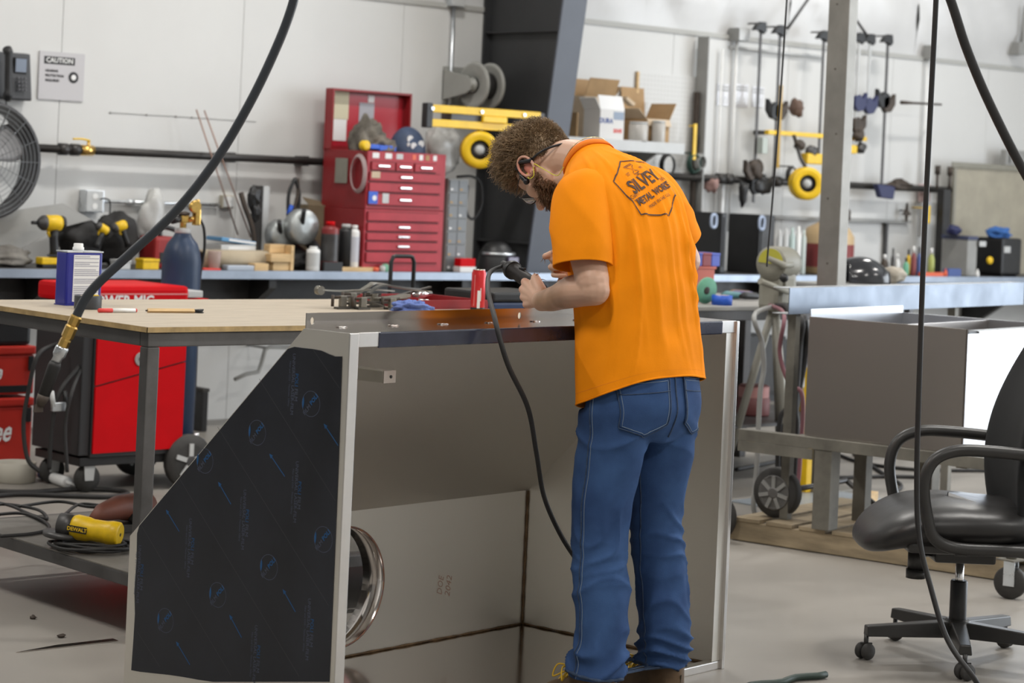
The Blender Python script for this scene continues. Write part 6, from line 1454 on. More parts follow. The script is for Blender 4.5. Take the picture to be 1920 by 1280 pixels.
b = MB(); b.box(c1.x-.07, c1.x+.07, c1.y-.05, c1.y+.05, SZ, SZ+.03, bev=.004); b.build('pad', M_grub, t)
for i, (pts, lb) in enumerate((([(-15, 965), (40, 962), (78, 975), (92, 990), (60, 1000), (0, 1005)], 'black cord lying slack on the low shelf at the left edge'), ([(-15, 940), (20, 948), (60, 965), (88, 972), (70, 955), (10, 945), (-15, 950)], 'black cord bunched near the left end of the low shelf'), ([(30, 950), (110, 940), (170, 950), (240, 948)], 'black cord running across the back of the low shelf'), ([(120, 965), (150, 945), (200, 948), (235, 942), (262, 944)], 'black cord leading from the grinder head to the right'))):
    cable([onz(x, y, SZ+.007) for x, y in pts], .006, lb, 'shelf_cord')
# thin scrap strip on the floor and small debris
p, q = onz(30, 1224, .0), onz(222, 1202, .0); p.z = q.z = .002; d = (q-p).normalized(); sd = d.cross(Vector((0, 0, 1)))*.035
b = MB(); b.add([p, p+d*.16-sd, q-sd, q], [(0, 1, 2, 3)]); tag(b.build('sheet_sliver', M_steelm, solid=.002), 'thin shiny sliver of sheet metal lying on the floor by the enclosure', 'scrap')
for i, (px, py, lb) in enumerate(((62, 1160, 'tiny dark chip on the floor at the left'), (115, 1195, 'small dark crumb of debris beside the metal sliver'))):
    c = onz(px, py, 0); b = blob((c.x, c.y, .006), .014-.004*(1-i), .012, .006, 40+i, .4, 5, n=10, m=6, flat=-.0055); tag(b.build('debris_chip', M_brown), lb, 'debris')
# ================================================================ air hose hanging in the left foreground
HD = 5.45
hp = [(555, -30), (548, 10), (520, 85), (470, 190), (405, 300), (330, 395), (250, 470), (190, 525), (160, 560), (140, 600)]
P_ = spline([ond(x, y, HD) for x, y in hp], 10)
P_ = [ond(575, -300, HD)]+P_
t = thing('air_hose', 'dark air hose hanging in front of the table with brass fitting on its end', 'hose', ond(90, 715, HD))
b = MB(); b.tube(P_, .0115, 14); b.build('hose', mat('blue_black_hose', (.035, .040, .048), .35, var=.15, vscale=6), t)
e = P_[-1]; d = (ond(122, 640, HD)-e).normalized()
b = MB(); b.lathe([(.0125, -.012), (.0145, -.008), (.0145, .012), (.0125, .014), (.0155, .018), (.0155, .045), (.012, .050), (.0135, .054), (.0135, .070)], e, d, 8, smooth=False); b.build('brass_fitting', M_brass, t)
b = MB(); b.lathe([(.0145, .071), (.0165, .074), (.0165, .092), (.0145, .096), (.012, .10), (.0125, .112)], e, d, 16); b.build('steel_coupler', M_galv, t)
e2 = e+d*.112; d2 = (ond(95, 705, HD)-e2).normalized()
b = MB(); b.tube([e2, e2+d2*.01, e2+d2*.085], [.0135, .016, .0145], 14); b.build('swivel_sleeve', M_rub, t)
b = MB(); b.tube([e2+d2*.085, e2+d2*.10, e2+d2*.112], [.015, .014, .010], 12); b.build('tool_nipple', M_brown, t)
e3 = e2+d2*.112; b = MB(); b.prism([(-.012, 0), (.012, 0), (.010, .016), (-.008, .020)], .006, 'xz', -.003); b.xf(Matrix.Translation(e3-Vector((.004, 0, .016)))); b.build('hook_tip', M_brown, t)
# ================================================================ right part of the wall
p0, p1 = ony(1070, 266, 10.75), ony(1272, 288, 10.75)
zsx = ony(1150, 262, 10.72).z; xa, xb = ony(1062, 270, 10.72).x, ony(1282, 280, 10.72).x
t = thing('wall_shelf', 'grey metal wall shelf holding cardboard boxes right of the column', 'shelf', ((xa+xb)/2, 10.9, zsx-.1))
rbox('deck', M_lgrey, t, xa, xb, 10.72, YW-.004, zsx-.008, zsx, .001); rbox('front_lip', M_lgrey, t, xa, xb, 10.712, 10.7195, zsx-.07, zsx+.004, .002); rbox('end_lip', M_lgrey, t, xb-.006, xb, 10.72, YW-.004, zsx-.07, zsx-.009, .001)
for q in (.25, .85): b = MB(); b.prism([(YW-.004, zsx-.009), (10.74, zsx-.009), (10.74, zsx-.03), (YW-.004, zsx-.22)], .02, 'yz', xa+(xb-xa)*q); b.build('bracket', M_grey, t)
def carton(px0, px1, yt, Y, dep, m, lb, flaps=(), zb=None, prints=()):
    x0, x1, _, z1 = ext(px0, px1, yt, 255, Y, dep); z0 = zsx if zb is None else zb
    t = thing('cardboard_box', lb, 'box', ((x0+x1)/2, Y+dep/2, z0)); th = .004
    rbox('bottom', m, t, x0, x1, Y, Y+dep, z0, z0+th, 0)
    rbox('front', m, t, x0, x1, Y, Y+th, z0+th, z1, 0); rbox('back', m, t, x0, x1, Y+dep-th, Y+dep, z0+th, z1, 0); rbox('left_side', m, t, x0, x0+th, Y+th, Y+dep-th, z0+th, z1, 0); rbox('right_side', m, t, x1-th, x1, Y+th, Y+dep-th, z0+th, z1, 0)
    for (side, ln, ang, fm) in flaps:
        c, s = math.cos(ang)*ln, math.sin(ang)*ln
        q = {'f': [(x0, Y, z1), (x1, Y, z1), (x1, Y-c, z1+s), (x0, Y-c, z1+s)], 'b': [(x0, Y+dep, z1), (x1, Y+dep, z1), (x1, Y+dep+c, z1+s), (x0, Y+dep+c, z1+s)],
             'l': [(x0, Y, z1), (x0, Y+dep, z1), (x0-c, Y+dep, z1+s), (x0-c, Y, z1+s)], 'r': [(x1, Y, z1), (x1, Y+dep, z1), (x1+c, Y+dep, z1+s), (x1+c, Y, z1+s)]}[side]
        b = MB(); b.add(q, [(0, 1, 2, 3)]); b.build('flap', fm, t, solid=.004)
    for (txt, fx, fz, sz, pm) in prints:
        b = MB(); put_text(b, txt, sz, (x0+(x1-x0)*fx, Y-.001, z0+(z1-z0)*fz), (1, 0, 0), (0, 0, 1), bold=.002); b.build('printing', pm, t)
    return x0, x1, z0, z1, t
M_wbox = mat('white_carton', (.70, .69, .68), .7)
x0, x1, z0, z1, t = carton(1094, 1170, 205, 10.73, .16, M_wbox, 'white carton with blue and red print at the front of the wall shelf', [('f', .10, 1.9, M_paper), ('l', .09, 1.0, M_paper)], prints=[('DURA', .25, .62, .045, M_bink), ('SAVE', .74, .30, .034, M_rink)])
rbox('blue_panel', mat('pale_blue_print', (.30, .36, .46), .7), t, x0+(x1-x0)*.55, x1-.004, 10.7285, 10.7298, z0+(z1-z0)*.68, z1-.01, 0)
carton(1062, 1150, 180, 10.90, .17, M_cardl, 'large pale cardboard box at the back of the shelf beside the column', [('f', .13, 1.2, M_card), ('r', .10, .9, M_card), ('b', .12, 1.5, M_card)])
carton(1166, 1255, 222, 10.82, .24, M_card, 'open brown cardboard box at the right of the shelf with wide flaps', [('b', .22, 1.45, M_card), ('l', .10, .7, M_cardl), ('r', .13, 1.1, M_card), ('f', .05, -1.2, M_cardl)])
carton(1060, 1082, 210, 10.735, .12, M_card, 'narrow brown cardboard carton at the left front of the shelf', [])
for i, (pa, pb, yt, lb) in enumerate(((1186, 1212, 228, 'clear plastic jar on the shelf in front of the open brown box'), (1228, 1246, 226, 'clear plastic jar near the right end of the shelf'))):
    xx = (ony(pa, 240, 10.76).x+ony(pb, 240, 10.76).x)/2; r = (ony(pb, 240, 10.76).x-ony(pa, 240, 10.76).x)/2; h = ony(pa, yt, 10.76).z-zsx
    t = thing('plastic_jar', lb, 'jar', (xx, 10.77, zsx)); b = MB(); b.lathe([(r*.95, 0), (r, .006), (r, h*.85), (r*.9, h*.9)], (xx, 10.77, zsx), n=20); b.build('body', mat('hazy_jar', (.50, .48, .45), .3), t); b = MB(); b.lathe([(r*.95, h*.9), (r*.95, h), (r*.9, h+.002)], (xx, 10.77, zsx), n=20); b.build('lid', M_lgrey, t)
b = blob((ony(1185, 178, 10.9).x, 10.92, ony(1185, 178, 10.9).z), .05, .05, .03, 22, .3, 6); 
b = MB(); c = ony(1183, 190, 10.80); b.box(-.045, .045, -.03, .03, -.012, .012, bev=.004); b.xf(Matrix.Translation((c.x, 10.83, c.z)) @ Matrix.Rotation(.5, 4, 'Y')); tag(b.build('small_carton', M_cardl), 'small pale carton resting on the flaps between the two larger boxes', 'carton')
# hoses hanging below the shelf
for i, (px, py, r, lb, m, pxr) in enumerate(((1250, 310, .07, 'dark hose coil hanging under the grey shelf', M_rub, 0), (1300, 306, .062, 'green cord coil hanging on the wall right of the shelf', mat('dark_green_cord', (.02, .06, .045), .5), 0), (1312, 304, .050, 'thin grey cord coil hanging beside the green one', M_grey, 0), (1483, 328, .055, 'thin dark cord coil hanging on the wall left of the yellow reel', M_dkst, 0))):
    c = ony(px, py, 10.98); b = MB(); 
    for k in range(4): b.tube([(c.x+(r-.004*k)*math.cos(2*PI*q/30), 10.98-.008*k, c.z+(r*1.15-.004*k)*math.sin(2*PI*q/30)) for q in range(30)], .005, 6, closed=True)
    b.cyl((c.x, 10.96, c.z+r*1.15), (c.x, YW, c.z+r*1.15), .006, n=6); tag(b.build('cord_coil', m), lb, 'cord')
# pegboard
xa, xb = ony(1196, 220, 11.08).x, ony(1312, 220, 11.08).x; z1, z0 = ony(1240, 138, 11.08).z, ony(1240, 330, 11.08).z
t = thing('pegboard', 'white pegboard fixed on the wall above the grey shelf', 'pegboard', ((xa+xb)/2, 11.09, z0)); rbox('board', M_wall, t, xa, xb, 11.085, 11.098, z0, z1, .001); rbox('wood_edge', M_wood, t, xa-.022, xa-.001, 11.08, 11.098, z0, z1, .001)
b = MB(); nx, nz = 18, 22
for i in range(nx):
    for j in range(nz): b.box(xa+.02+(xb-xa-.04)*i/(nx-1)-.0035, xa+.02+(xb-xa-.04)*i/(nx-1)+.0035, 11.0842, 11.0849, z0+.02+(z1-z0-.04)*j/(nz-1)-.0035, z0+.02+(z1-z0-.04)*j/(nz-1)+.0035)
o = b.build('peg_holes', mat('peg_hole_shadow', (.45, .45, .43), .9), t); o['kind'] = 'stuff'
# white slender steel post with dark edge, dark bar and yellow strip beside it
xw = ony(1320, 200, 11.0).x; t = thing('wall_post', 'slender white steel post standing against the wall right of the pegboard', 'post', (xw, 11.0, 0)); rbox('web', M_white, t, xw, xw+.055, 11.02, 11.03, 0, SEAM-.02, .001); rbox('flange', M_grey, t, xw-.012, xw-.0005, 10.97, 11.08, 0, SEAM-.02, .001)
xw = ony(1303, 300, 11.03).x; b = MB(); b.box(xw-.012, xw+.012, 11.02, 11.06, BT, ony(1303, 172, 11.03).z, bev=.002); tag(b.build('dark_bar', M_brown), 'dark steel bar leaning against the wall left of the white post', 'bar')
b = MB(); p, q = ony(1304, 232, 10.96), ony(1313, 300, 10.96); b.box(p.x-.014, p.x+.014, 10.955, 10.965, q.z, p.z, bev=.001); b.box(p.x-.004, p.x+.004, 10.965, 11.02, p.z-.02, p.z-.01); tag(b.build('yellow_level', M_yel), 'short yellow level hanging in front of the dark bar', 'level')
xw = ony(1350, 250, 11.06).x; b = MB(); b.cyl((xw, 11.07, BT), (xw, 11.07, ony(1340, 90, 11.06).z), .008, n=8); b.box(xw+.04, xw+.07, 11.05, 11.09, BT, ony(1357, 335, 11.06).z, bev=.002); tag(b.build('white_conduit', M_white), 'thin white conduit running down the wall right of the white post', 'conduit')
for i, (pa, pb, ya, yb2, lb) in enumerate(((1344, 1368, 158, 198, 'white notice sheet on the wall, left one of three'), (1376, 1402, 158, 200, 'white notice sheet on the wall, middle one of three'), (1410, 1432, 163, 200, 'white notice sheet on the wall, right one of three'))):
    x0, x1, z0, z1 = ext(pa, pb, ya, yb2, 11.096); t = thing('notice_sheet', lb, 'notice', ((x0+x1)/2, 11.095, z0), 0, 'notices on the wall'); rbox('sheet', M_lam, t, x0, x1, 11.094, 11.0985, z0, z1, 0)
    for k in range(2): rbox('text_band', M_grey, t, x0+.008, x1-.008, 11.0932, 11.0939, z1-.026-.022*k, z1-.014-.022*k, 0)
    for k in range(4): rbox('text_line', M_lgrey, t, x0+.01, x1-.012, 11.0932, 11.0939, z0+.018+.014*k, z0+.023+.014*k, 0)
for (pa, pb, ya, yb2, lb) in ((1370, 1406, 52, 76, 'grey junction box on the wall below the seam left of the clamps'), (1733, 1758, 84, 110, 'grey junction box below the seam right of the clamps')):
    x0, x1, z0, z1 = ext(pa, pb, ya, yb2, 11.0, .08); t = thing('junction_box', lb, 'junction box', ((x0+x1)/2, 11.05, z0)); rbox('box', M_grey, t, x0, x1, 11.0, 11.098, z0, z1, .003); rbox('cover', M_lgrey, t, x0+.003, x1-.003, 10.996, 11.0, z0+.003, z1-.003, .001)
    b = MB(); b.cyl(((x0+x1)/2, 11.07, z0), ((x0+x1)/2, 11.07, 1.2), .011, n=8); b.build('conduit_drop', M_white, t)
b = MB(); z_ = ony(1400, 92, 11.07).z; b.cyl((ony(1372, 88, 11.07).x, 11.08, z_), (ony(1545, 110, 11.07).x, 11.08, z_), .012, n=8); tag(b.build('conduit', M_lgrey), 'pale horizontal conduit on the wall behind the bar clamps', 'conduit')
# bar clamps hanging from the seam
CYc = 10.92
def bar_clamp(px_t, py_t, px_b, py_b, lb, jaws=(), m=M_dkst, headm=M_black, w_=.020, foot=None):
    p, q = ony(px_t, py_t, CYc), ony(px_b, py_b, CYc); x = p.x; t = thing('bar_clamp', lb, 'clamp', (x, CYc, q.z), 0, 'bar clamps hanging on the wall')
    rbox('bar', m, t, x-w_/2, x+w_/2, CYc-.005, CYc+.005, q.z, p.z+.02, .001)
    b = MB(); b.prism([(x-.085, p.z-.025), (x-.055, p.z+.015), (x-.015, p.z+.042), (x+.035, p.z+.042), (x+.045, p.z-.02), (x+.02, p.z-.045), (x-.02, p.z-.02)], .04, 'xz', CYc-.02); b.build('fixed_jaw', headm, t, bevel=.004)
    b = MB(); b.cyl((x-.02, CYc, p.z+.03), (x-.02, 11.03, p.z+.03), .007, n=6); b.build('hook', M_dkst, t)
    for (jx, jy, sgn, jm) in jaws:
        c = ony(jx, jy, CYc); b = MB(); b.prism([(x-.035*sgn, c.z+.035), (x+.018*sgn, c.z+.055), (x+.06*sgn, c.z+.025), (x+.105*sgn, c.z+.075), (x+.105*sgn, c.z-.01), (x+.06*sgn, c.z-.065), (x-.0*sgn, c.z-.075), (x-.035*sgn, c.z-.035)], .04, 'xz', CYc-.018); b.build('sliding_jaw', jm, t, bevel=.004)
    if foot:
        for nm, px, py, rx, rz, fm in foot: c = ony(px, py, CYc); b = blob((c.x, CYc-.01, c.z), rx, .03, rz, px*.01, .35, 4, n=16, m=10); b.build(nm, fm, t)
    return t
b_tr = bar_clamp(1427, 52, 1413, 380, 'long bar clamp left of the steel post with heavy dark lower jaw', [(1416, 320, -1, M_brown), (1414, 345, 1, M_black)], foot=[('screw_block', 1428, 348, .10, .06, M_black), ('handle', 1392, 362, .035, .09, M_black), ('jaw_cap', 1416, 318, .07, .075, M_brown)])
bar_clamp(1463, 58, 1445, 330, 'long bar clamp with a pair of dark hooked jaws at mid height', [(1452, 205, -1, M_black), (1458, 207, 1, M_brown)])
bar_clamp(1545, 68, 1530, 300, 'long bar clamp partly hidden by the left side of the steel post', [], headm=M_black)
bar_clamp(1612, 72, 1598, 245, 'long bar clamp with yellow label right of the steel post', [(1600, 190, 1, M_dkblue), (1598, 232, 1, M_brown)], m=M_lgrey)
bar_clamp(1632, 74, 1616, 215, 'long pale bar clamp hanging second right of the steel post', [(1618, 195, 1, M_dkblue)], m=M_lgrey)
t5 = bar_clamp(1665, 75, 1648, 352, 'long dark bar clamp with cross handle and blue lower jaw', [(1650, 192, 1, M_brown), (1652, 185, -1, M_black)], w_=.022)
p, q = ony(1690, 192, CYc-.02), ony(1765, 196, CYc-.02); b = MB(); b.tube([p, p.lerp(q, .3), q], [.016, .010, .008], 10); b.build('cross_handle', M_brown, t5)
c = ony(1655, 358, CYc); b = MB(); b.prism([(c.x-.10, c.z+.05), (c.x+.12, c.z+.04), (c.x+.10, c.z-.06), (c.x-.05, c.z-.05)], .05, 'xz', CYc-.03); b.build('lower_jaw', M_dkblue, t5, bevel=.006)
b = blob((c.x+.20, CYc, c.z+.05), .12, .04, .04, 27, .4, 5); b.build('screw_assembly', M_brown, t5)
# yellow rail with hanging tools behind the post, yellow reel
x0, x1, z0, z1 = ext(1441, 1626, 244, 263, 10.86); zc = ony(1530, 254, 10.86).z
t = thing('yellow_rail', 'yellow bar rail across the wall behind the steel post', 'rail', ((x0+x1)/2, 10.88, zc)); rbox('bar', M_yel, t, x0, x1, 10.86, 10.90, zc-.016, zc+.016)
for xx in (x0+.1, x1-.1): rbox('stand_off', M_dkst, t, xx, xx+.03, 10.9005, YW-.002, zc-.015, zc+.015, 0)
xx = ony(1463, 250, 10.84).x; rbox('drop_bar', mat('ochre_bar', (.45, .28, .04), .5), t, xx-.012, xx+.012, 10.845, 10.8595, ony(1465, 315, 10.84).z, ony(1470, 160, 10.84).z, .001)
for (px, py, r, m, nm) in ((1497, 272, .05, M_brown, 'pulley_block'), (1520, 285, .06, M_dkst, 'motor'), (1608, 255, .055, M_brown, 'pulley_block'), (1612, 278, .05, M_dkst, 'motor')):
    c = ony(px, py, 10.83); b = blob((c.x, 10.82, c.z), r, .035, r*.8, px*.01, .3, 5, n=16, m=10); b.build(nm, m, t)
for (pa, pb, ya, yb2) in ((1512, 1546, 288, 308), (1592, 1606, 272, 288)): x0, x1, z0, z1 = ext(pa, pb, ya, yb2, 10.80); rbox('yellow_box', M_yelp, t, x0, x1, 10.79, 10.86, z0, z1, .01)
rbox('tool_holder', mat('pale_green_plastic', (.45, .5, .46), .5), t, ony(1430, 270, 10.85).x, ony(1440, 270, 10.85).x, 10.85, 10.90, ony(1434, 288, 10.85).z, ony(1434, 258, 10.85).z, .004)
c, r, t = spool(1511, 344, 31, 10.72, 'yellow_cord_reel', 'yellow round cord reel hanging just left of the steel post', 'reel')
b = MB(); b.tube([(c.x, 10.72, c.z+r*.9), (c.x, 10.78, c.z+r+.06), (c.x, 10.856, zc-.01)], .014, 8); b.build('hanger_stem', M_dkst, t)
for i, (px, py, rx, rz, m, nm, lb, cat) in enumerate(((1497, 202, .05, .065, mat('brown_leather', (.13, .08, .06), .7), 'leather_gloves', 'brown leather gloves hanging on the wall above the yellow rail', 'gloves'), (1337, 346, .05, .06, mat('rusty_pink', (.30, .18, .16), .7), 'valve_handle', 'rusty round valve handle on the wall pipe behind the man', 'valve'))):
    c = ony(px, py, 10.98); b = blob((c.x, 11.0, c.z), rx, .05, rz, 33+i, .3, 5, n=20, m=12); b.cyl((c.x, 11.0, c.z), (c.x, YW, c.z), .01, n=6); tag(b.build(nm, m), lb, cat)
# roof brace rods
for (a, c, lb) in (((1535, -30), (1478, 52), 'thin steel brace rod crossing the white insulation above the clamps'), ((1590, 15), (1628, 70), 'thin dark brace rod behind the steel post at the seam')):
    p, q = ony(*a, 10.94), ony(*c, 10.94); b = MB(); b.cyl(p, q+(q-p)*.02, .010, n=8); b.cyl(q, (q.x, 11.03, q.z), .012, n=8); tag(b.build('brace_rod', M_dkst), lb, 'rod')
x0, x1, z0, z1 = ext(1893, 1925, 78, 102, 10.98, .1); t = thing('wall_camera', 'grey wall mounted box with stem at the upper right edge', 'wall box', ((x0+x1)/2, 11.0, z0)); rbox('box', M_grey, t, x0, x1, 10.98, 11.098, z0, z1, .006); b = MB(); b.cyl(((x0+x1)/2, 11.0, z1), ((x0+x1)/2+.04, 11.0, z1+.3), .018, n=10); b.build('stem', M_grey, t)

# ================================================================ right bench things (same long bench)
RB = 10.56
def bx_(px0, px1, yt, Y, dep, name, lb, cat, m, bev=.006, zb=BT): x0, x1, _, z1 = ext(px0, px1, yt, 500, Y, dep); return x0, x1, z1
t = None
for i, (pa, pb, yt, lb) in enumerate(((1293, 1362, 398, 'black steel cabinet box with blue handle on the bench behind the man'), (1364, 1452, 402, 'black steel cabinet box with blue handle right of its twin'))):
    x0, x1, z1 = bx_(pa, pb, yt, 10.64, .3, '', '', '', None); t = thing('machine_box', lb, 'machine box', ((x0+x1)/2, 10.8, BT)); rbox('case', M_black, t, x0, x1, 10.64, 10.94, BT, z1, .008); rbox('front_plate', M_blackst, t, x0+.02, x1-.02, 10.634, 10.64, BT+.05, z1-.03, .002)
    hx, hy = ((1338, 414), (1428, 418))[i]; c = ony(hx, hy, 10.62); b = MB(); ring_ = [(c.x+.026*math.copysign(abs(math.cos(a))**.7, math.cos(a)), 10.618, c.z+.045*math.copysign(abs(math.sin(a))**.8, math.sin(a))) for a in [2*PI*k/24 for k in range(24)]]; b.tube(ring_, .010, 8, closed=True); b.build('handle', mat('pale_blue_handle', (.42, .50, .66), .4), t)
    b = MB(); b.cyl((c.x, 10.618, c.z+.045), (c.x, 10.64, c.z+.045), .008, n=8); b.build('handle_pin', M_dkst, t)
def simple_jug(px0, px1, yt, Y, m, lb, label_m, capm):
    x0, x1, z1 = bx_(px0, px1, yt, Y, .1, '', '', '', None); xc = (x0+x1)/2; r = (x1-x0)/2*.8; h = z1-BT
    t = thing('jug', lb, 'jug', (xc, Y+.1, BT)); b = MB(); b.lathe([(r*.92, 0), (r, .012), (r, h*.62), (r*.8, h*.76), (r*.35, h*.86), (r*.3, h*.9)], (xc, Y+.1, BT), n=28); b.build('body', m, t); b = MB(); b.lathe([(r*.36, h*.88), (r*.36, h)], (xc, Y+.1, BT), n=16); b.build('cap', capm, t); b = MB(); b.lathe([(r+.001, h*.12), (r+.001, h*.5)], (xc, Y+.1, BT), n=28, caps=False); b.build('label', label_m, t)
    b = MB(); b.tube(spline([(xc+r*.75, Y+.1, h*.72+BT), (xc+r*1.05, Y+.1, h*.85+BT), (xc+r*.4, Y+.1, h*.9+BT)], 6), .012, 8); b.build('handle', m, t); return t
simple_jug(1512, 1612, 400, 10.60, mat('beige_jug', (.50, .36, .20), .5), 'beige plastic jug with dark red label standing behind the steel post', mat('maroon_label', (.22, .04, .04), .6), M_dkblue)
c = ony(1592, 405, 10.8); b = blob((c.x, 10.86, c.z), .05, .05, .08, 52, .3, 5); b.cyl((c.x, 10.86, c.z-.05), (c.x, 10.86, BT), .02, n=8); tag(b.build('tool_bundle', M_brown), 'dark bundle of brushes standing right behind the beige jug', 'bundle')
for i, (px, yt, r, m, lb) in enumerate(((1462, 430, .02, M_lgrey, 'first'), (1474, 428, .022, M_lgrey, 'second'), (1486, 426, .022, mat('pale_teal_glass', (.42, .52, .50), .3), 'third'), (1498, 424, .02, M_white, 'fourth'), (1508, 430, .018, mat('pale_teal_glass2', (.50, .56, .54), .3), 'fifth'))):
    Y = 10.62; c = ony(px, yt, Y); h = c.z-BT; b = MB(); b.lathe([(r*.95, 0), (r, .006), (r, h*.8), (r*.5, h*.88), (r*.45, h)], (c.x, Y, BT), n=16); tag(b.build('tube_bottle', m), 'slim pale bottle left of the beige jug, %s from the left' % lb, 'bottle', 'slim bottles on the bench')
x0, x1, z1 = bx_(1765, 1832, 442, 10.56, .25, '', '', '', None); t = thing('grey_case', 'grey steel case on the bench in front of the stained panel', 'case', ((x0+x1)/2, 10.7, BT)); rbox('body', M_grey, t, x0, x1, 10.56, 10.81, BT, z1-.03, .006); rbox('lid', mat('navy_lid', (.05, .06, .12), .5), t, x0-.004, x1+.004, 10.555, 10.815, z1-.0295, z1, .005)
c = ony(1788, 430, 10.68); b = blob((c.x, 10.68, z1+.038), .06, .06, .04, 61, .2, 4, flat=-.0375); tag(b.build('wool_hat', M_dkblue), 'dark cap lying on the grey steel case', 'cap')
x0, x1, z1 = bx_(1830, 1916, 446, 10.54, .25, '', '', '', None); t = thing('wire_feeder', 'black portable wire feeder with yellow knob on the bench at the right edge', 'wire feeder', ((x0+x1)/2, 10.66, BT)); rbox('case', M_black, t, x0, x1, 10.54, 10.79, BT+.012, z1, .02)
for xx in (x0+.03, x1-.05): rbox('foot', M_rub, t, xx, xx+.03, 10.56, 10.77, BT, BT+.0115, 0)
c = ony(1856, 488, 10.53); b = MB(); b.lathe([(.012, -.012), (.026, -.012), (.030, 0), (.030, .010)], (c.x, 10.53, c.z), (0, 1, 0), 20); b.build('yellow_knob', M_yelp, t); c = ony(1890, 468, 10.53); rbox('name_plate', M_lgrey, t, c.x-.04, c.x+.04, 10.534, 10.5395, c.z-.025, c.z+.025, .002); rbox('name_plate', M_lgrey, t, ony(1838, 455, 10.53).x, ony(1850, 455, 10.53).x, 10.534, 10.5395, ony(1840, 462, 10.53).z, ony(1840, 452, 10.53).z, .001)
b = blob((ony(1885, 438, 10.6).x, 10.66, z1+.03), .10, .09, .05, 63, .35, 5, flat=-.029); tag(b.build('blue_cloth', mat('blue_cloth', (.04, .13, .38), .9)), 'bright blue cloth thrown over the black wire feeder', 'cloth')
x0, x1, z0, z1 = ext(1778, 1990, 312, 470, 10.92, .05); t = thing('stained_panel', 'stained beige steel panel leaning at the wall on the right', 'panel', ((x0+x1)/2, 10.95, BT)); rbox('sheet', mat('stained_beige_panel', (.36, .33, .26), .6, var=.12, vscale=5), t, x0+.05, x1, 10.96, 10.985, BT, z1, .003); rbox('frame', M_ogrey, t, x0, x1, 10.945, 10.959, z1-.03, z1+.012, .003); rbox('frame', M_ogrey, t, x0+.03, x0+.06, 10.945, 10.959, BT, z1-.0305, .003)
x0, x1, z0, z1b = ext(1876, 1925, 286, 308, 10.95, .05); t = thing('grey_control_box', 'grey control box on top of the stained panel', 'control box', ((x0+x1)/2, 10.97, z1)); rbox('box', M_grey, t, x0, x1, 10.945, 11.0, z1+.013, z1b+.02, .004); rbox('slot', M_black, t, x0+.04, x0+.055, 10.942, 10.9449, z1+.03, z1b, .001)
x0, x1, z0, z1 = ext(1757, 1782, 355, 450, 10.86, .06); t = thing('dark_stand', 'dark slotted stand beside the stained panel', 'stand', ((x0+x1)/2, 10.9, BT)); rbox('upright', M_blackst, t, x0, x1, 10.86, 10.93, BT, z1, .003)
for (pa, py) in ((1760, 320), (1783, 322)): c = ony(pa, py, 10.88); b = MB(); b.cyl((c.x, 10.89, z1), (c.x, 10.89, c.z+.03), .010, n=8); b.cyl((c.x, 10.89, c.z-.03), (c.x, 10.89, c.z+.04), .022, n=12); b.build('clamp_post', M_brown, t)
c = ony(1742, 362, 11.0); b = MB(); b.box(c.x-.06, c.x+.08, 11.05, 11.06, c.z-.07, c.z+.07, bev=.001); b.box(c.x, c.x+.01, 11.06, YW, c.z+.05, c.z+.06); tag(b.build('pink_tag', mat('faded_pink_card', (.55, .40, .38), .7)), 'faded pink card hanging on the wall beside the dark stand', 'card')
b = MB(); c = ony(1738, 402, 10.95); b.box(c.x-.02, c.x+.02, 10.93, 10.96, c.z-.07, c.z+.07, bev=.008); b.cyl((c.x, 10.96, c.z+.05), (c.x, YW, c.z+.05), .006, n=6); tag(b.build('yellow_tester', M_yelp), 'yellow hand tool hanging on the wall below the pink card', 'tool')
c = ony(1706, 395, 11.0); b = MB(); b.prism([(c.x-.05, c.z-.03), (c.x-.01, c.z+.0), (c.x, c.z+.06), (c.x+.01, c.z), (c.x+.05, c.z-.03), (c.x+.01, c.z-.04), (c.x, c.z-.09), (c.x-.01, c.z-.04)], .02, 'xz', 11.02); b.cyl((c.x, 11.04, c.z), (c.x, YW, c.z), .006, n=6); tag(b.build('star_bracket', M_brown), 'dark star shaped bracket on the wall right of the blue clamp jaw', 'bracket')
zsh = ony(1660, 414, 11.0).z; xa, xb = ony(1445, 405, 11.0).x, ony(1720, 418, 11.0).x; t = thing('wall_rail', 'grey rail along the wall below the air pipe', 'rail', ((xa+xb)/2, 11.05, zsh)); rbox('rail', M_grey, t, xa, xb, 11.05, 11.098, zsh-.015, zsh+.01, .003); b = MB(); xx = ony(1665, 450, 11.05).x; b.box(xx-.012, xx+.012, 11.06, 11.09, BT, zsh-.016, bev=.002); b.build('support', M_dkst, t)
M_mred = mat('muted_red_bottle', (.22, .05, .05), .5)
cl = [(1676, 445, .016, M_dkst, 'dark steel spray nozzle can'), (1684, 460, .018, M_white, 'small white bottle'), (1705, 448, .020, M_yelp, 'small yellow bottle'), (1715, 440, .022, M_mred, 'small dark red bottle'), (1725, 442, .018, M_bink, 'small navy bottle'), (1748, 445, .026, mat('lime_bottle', (.38, .42, .12), .4), 'lime green bottle'), (1700, 470, .022, M_green, 'green low jar'), (1660, 462, .03, M_brown, 'brown squat jar')]
for i, (px, yt, r, m, nm) in enumerate(cl):
    Y = 10.58+.03*(i % 3); c = ony(px, yt, Y); h = max(.05, (c.z-BT)*.72); t = thing('bottle', nm+' in the cluster on the bench beyond the steel post', 'bottle', (c.x, Y, BT), 0, 'small bottles beyond the post'); b = MB(); b.lathe([(r*.95, 0), (r, .005), (r, h*.6), (r*.5, h*.75), (r*.4, h*.78)], (c.x, Y, BT), n=16); b.build('body', m, t); b = MB(); b.lathe([(r*.42, h*.78), (r*.42, h)], (c.x, Y, BT), n=12); b.build('cap', M_white if i % 2 else M_black, t)
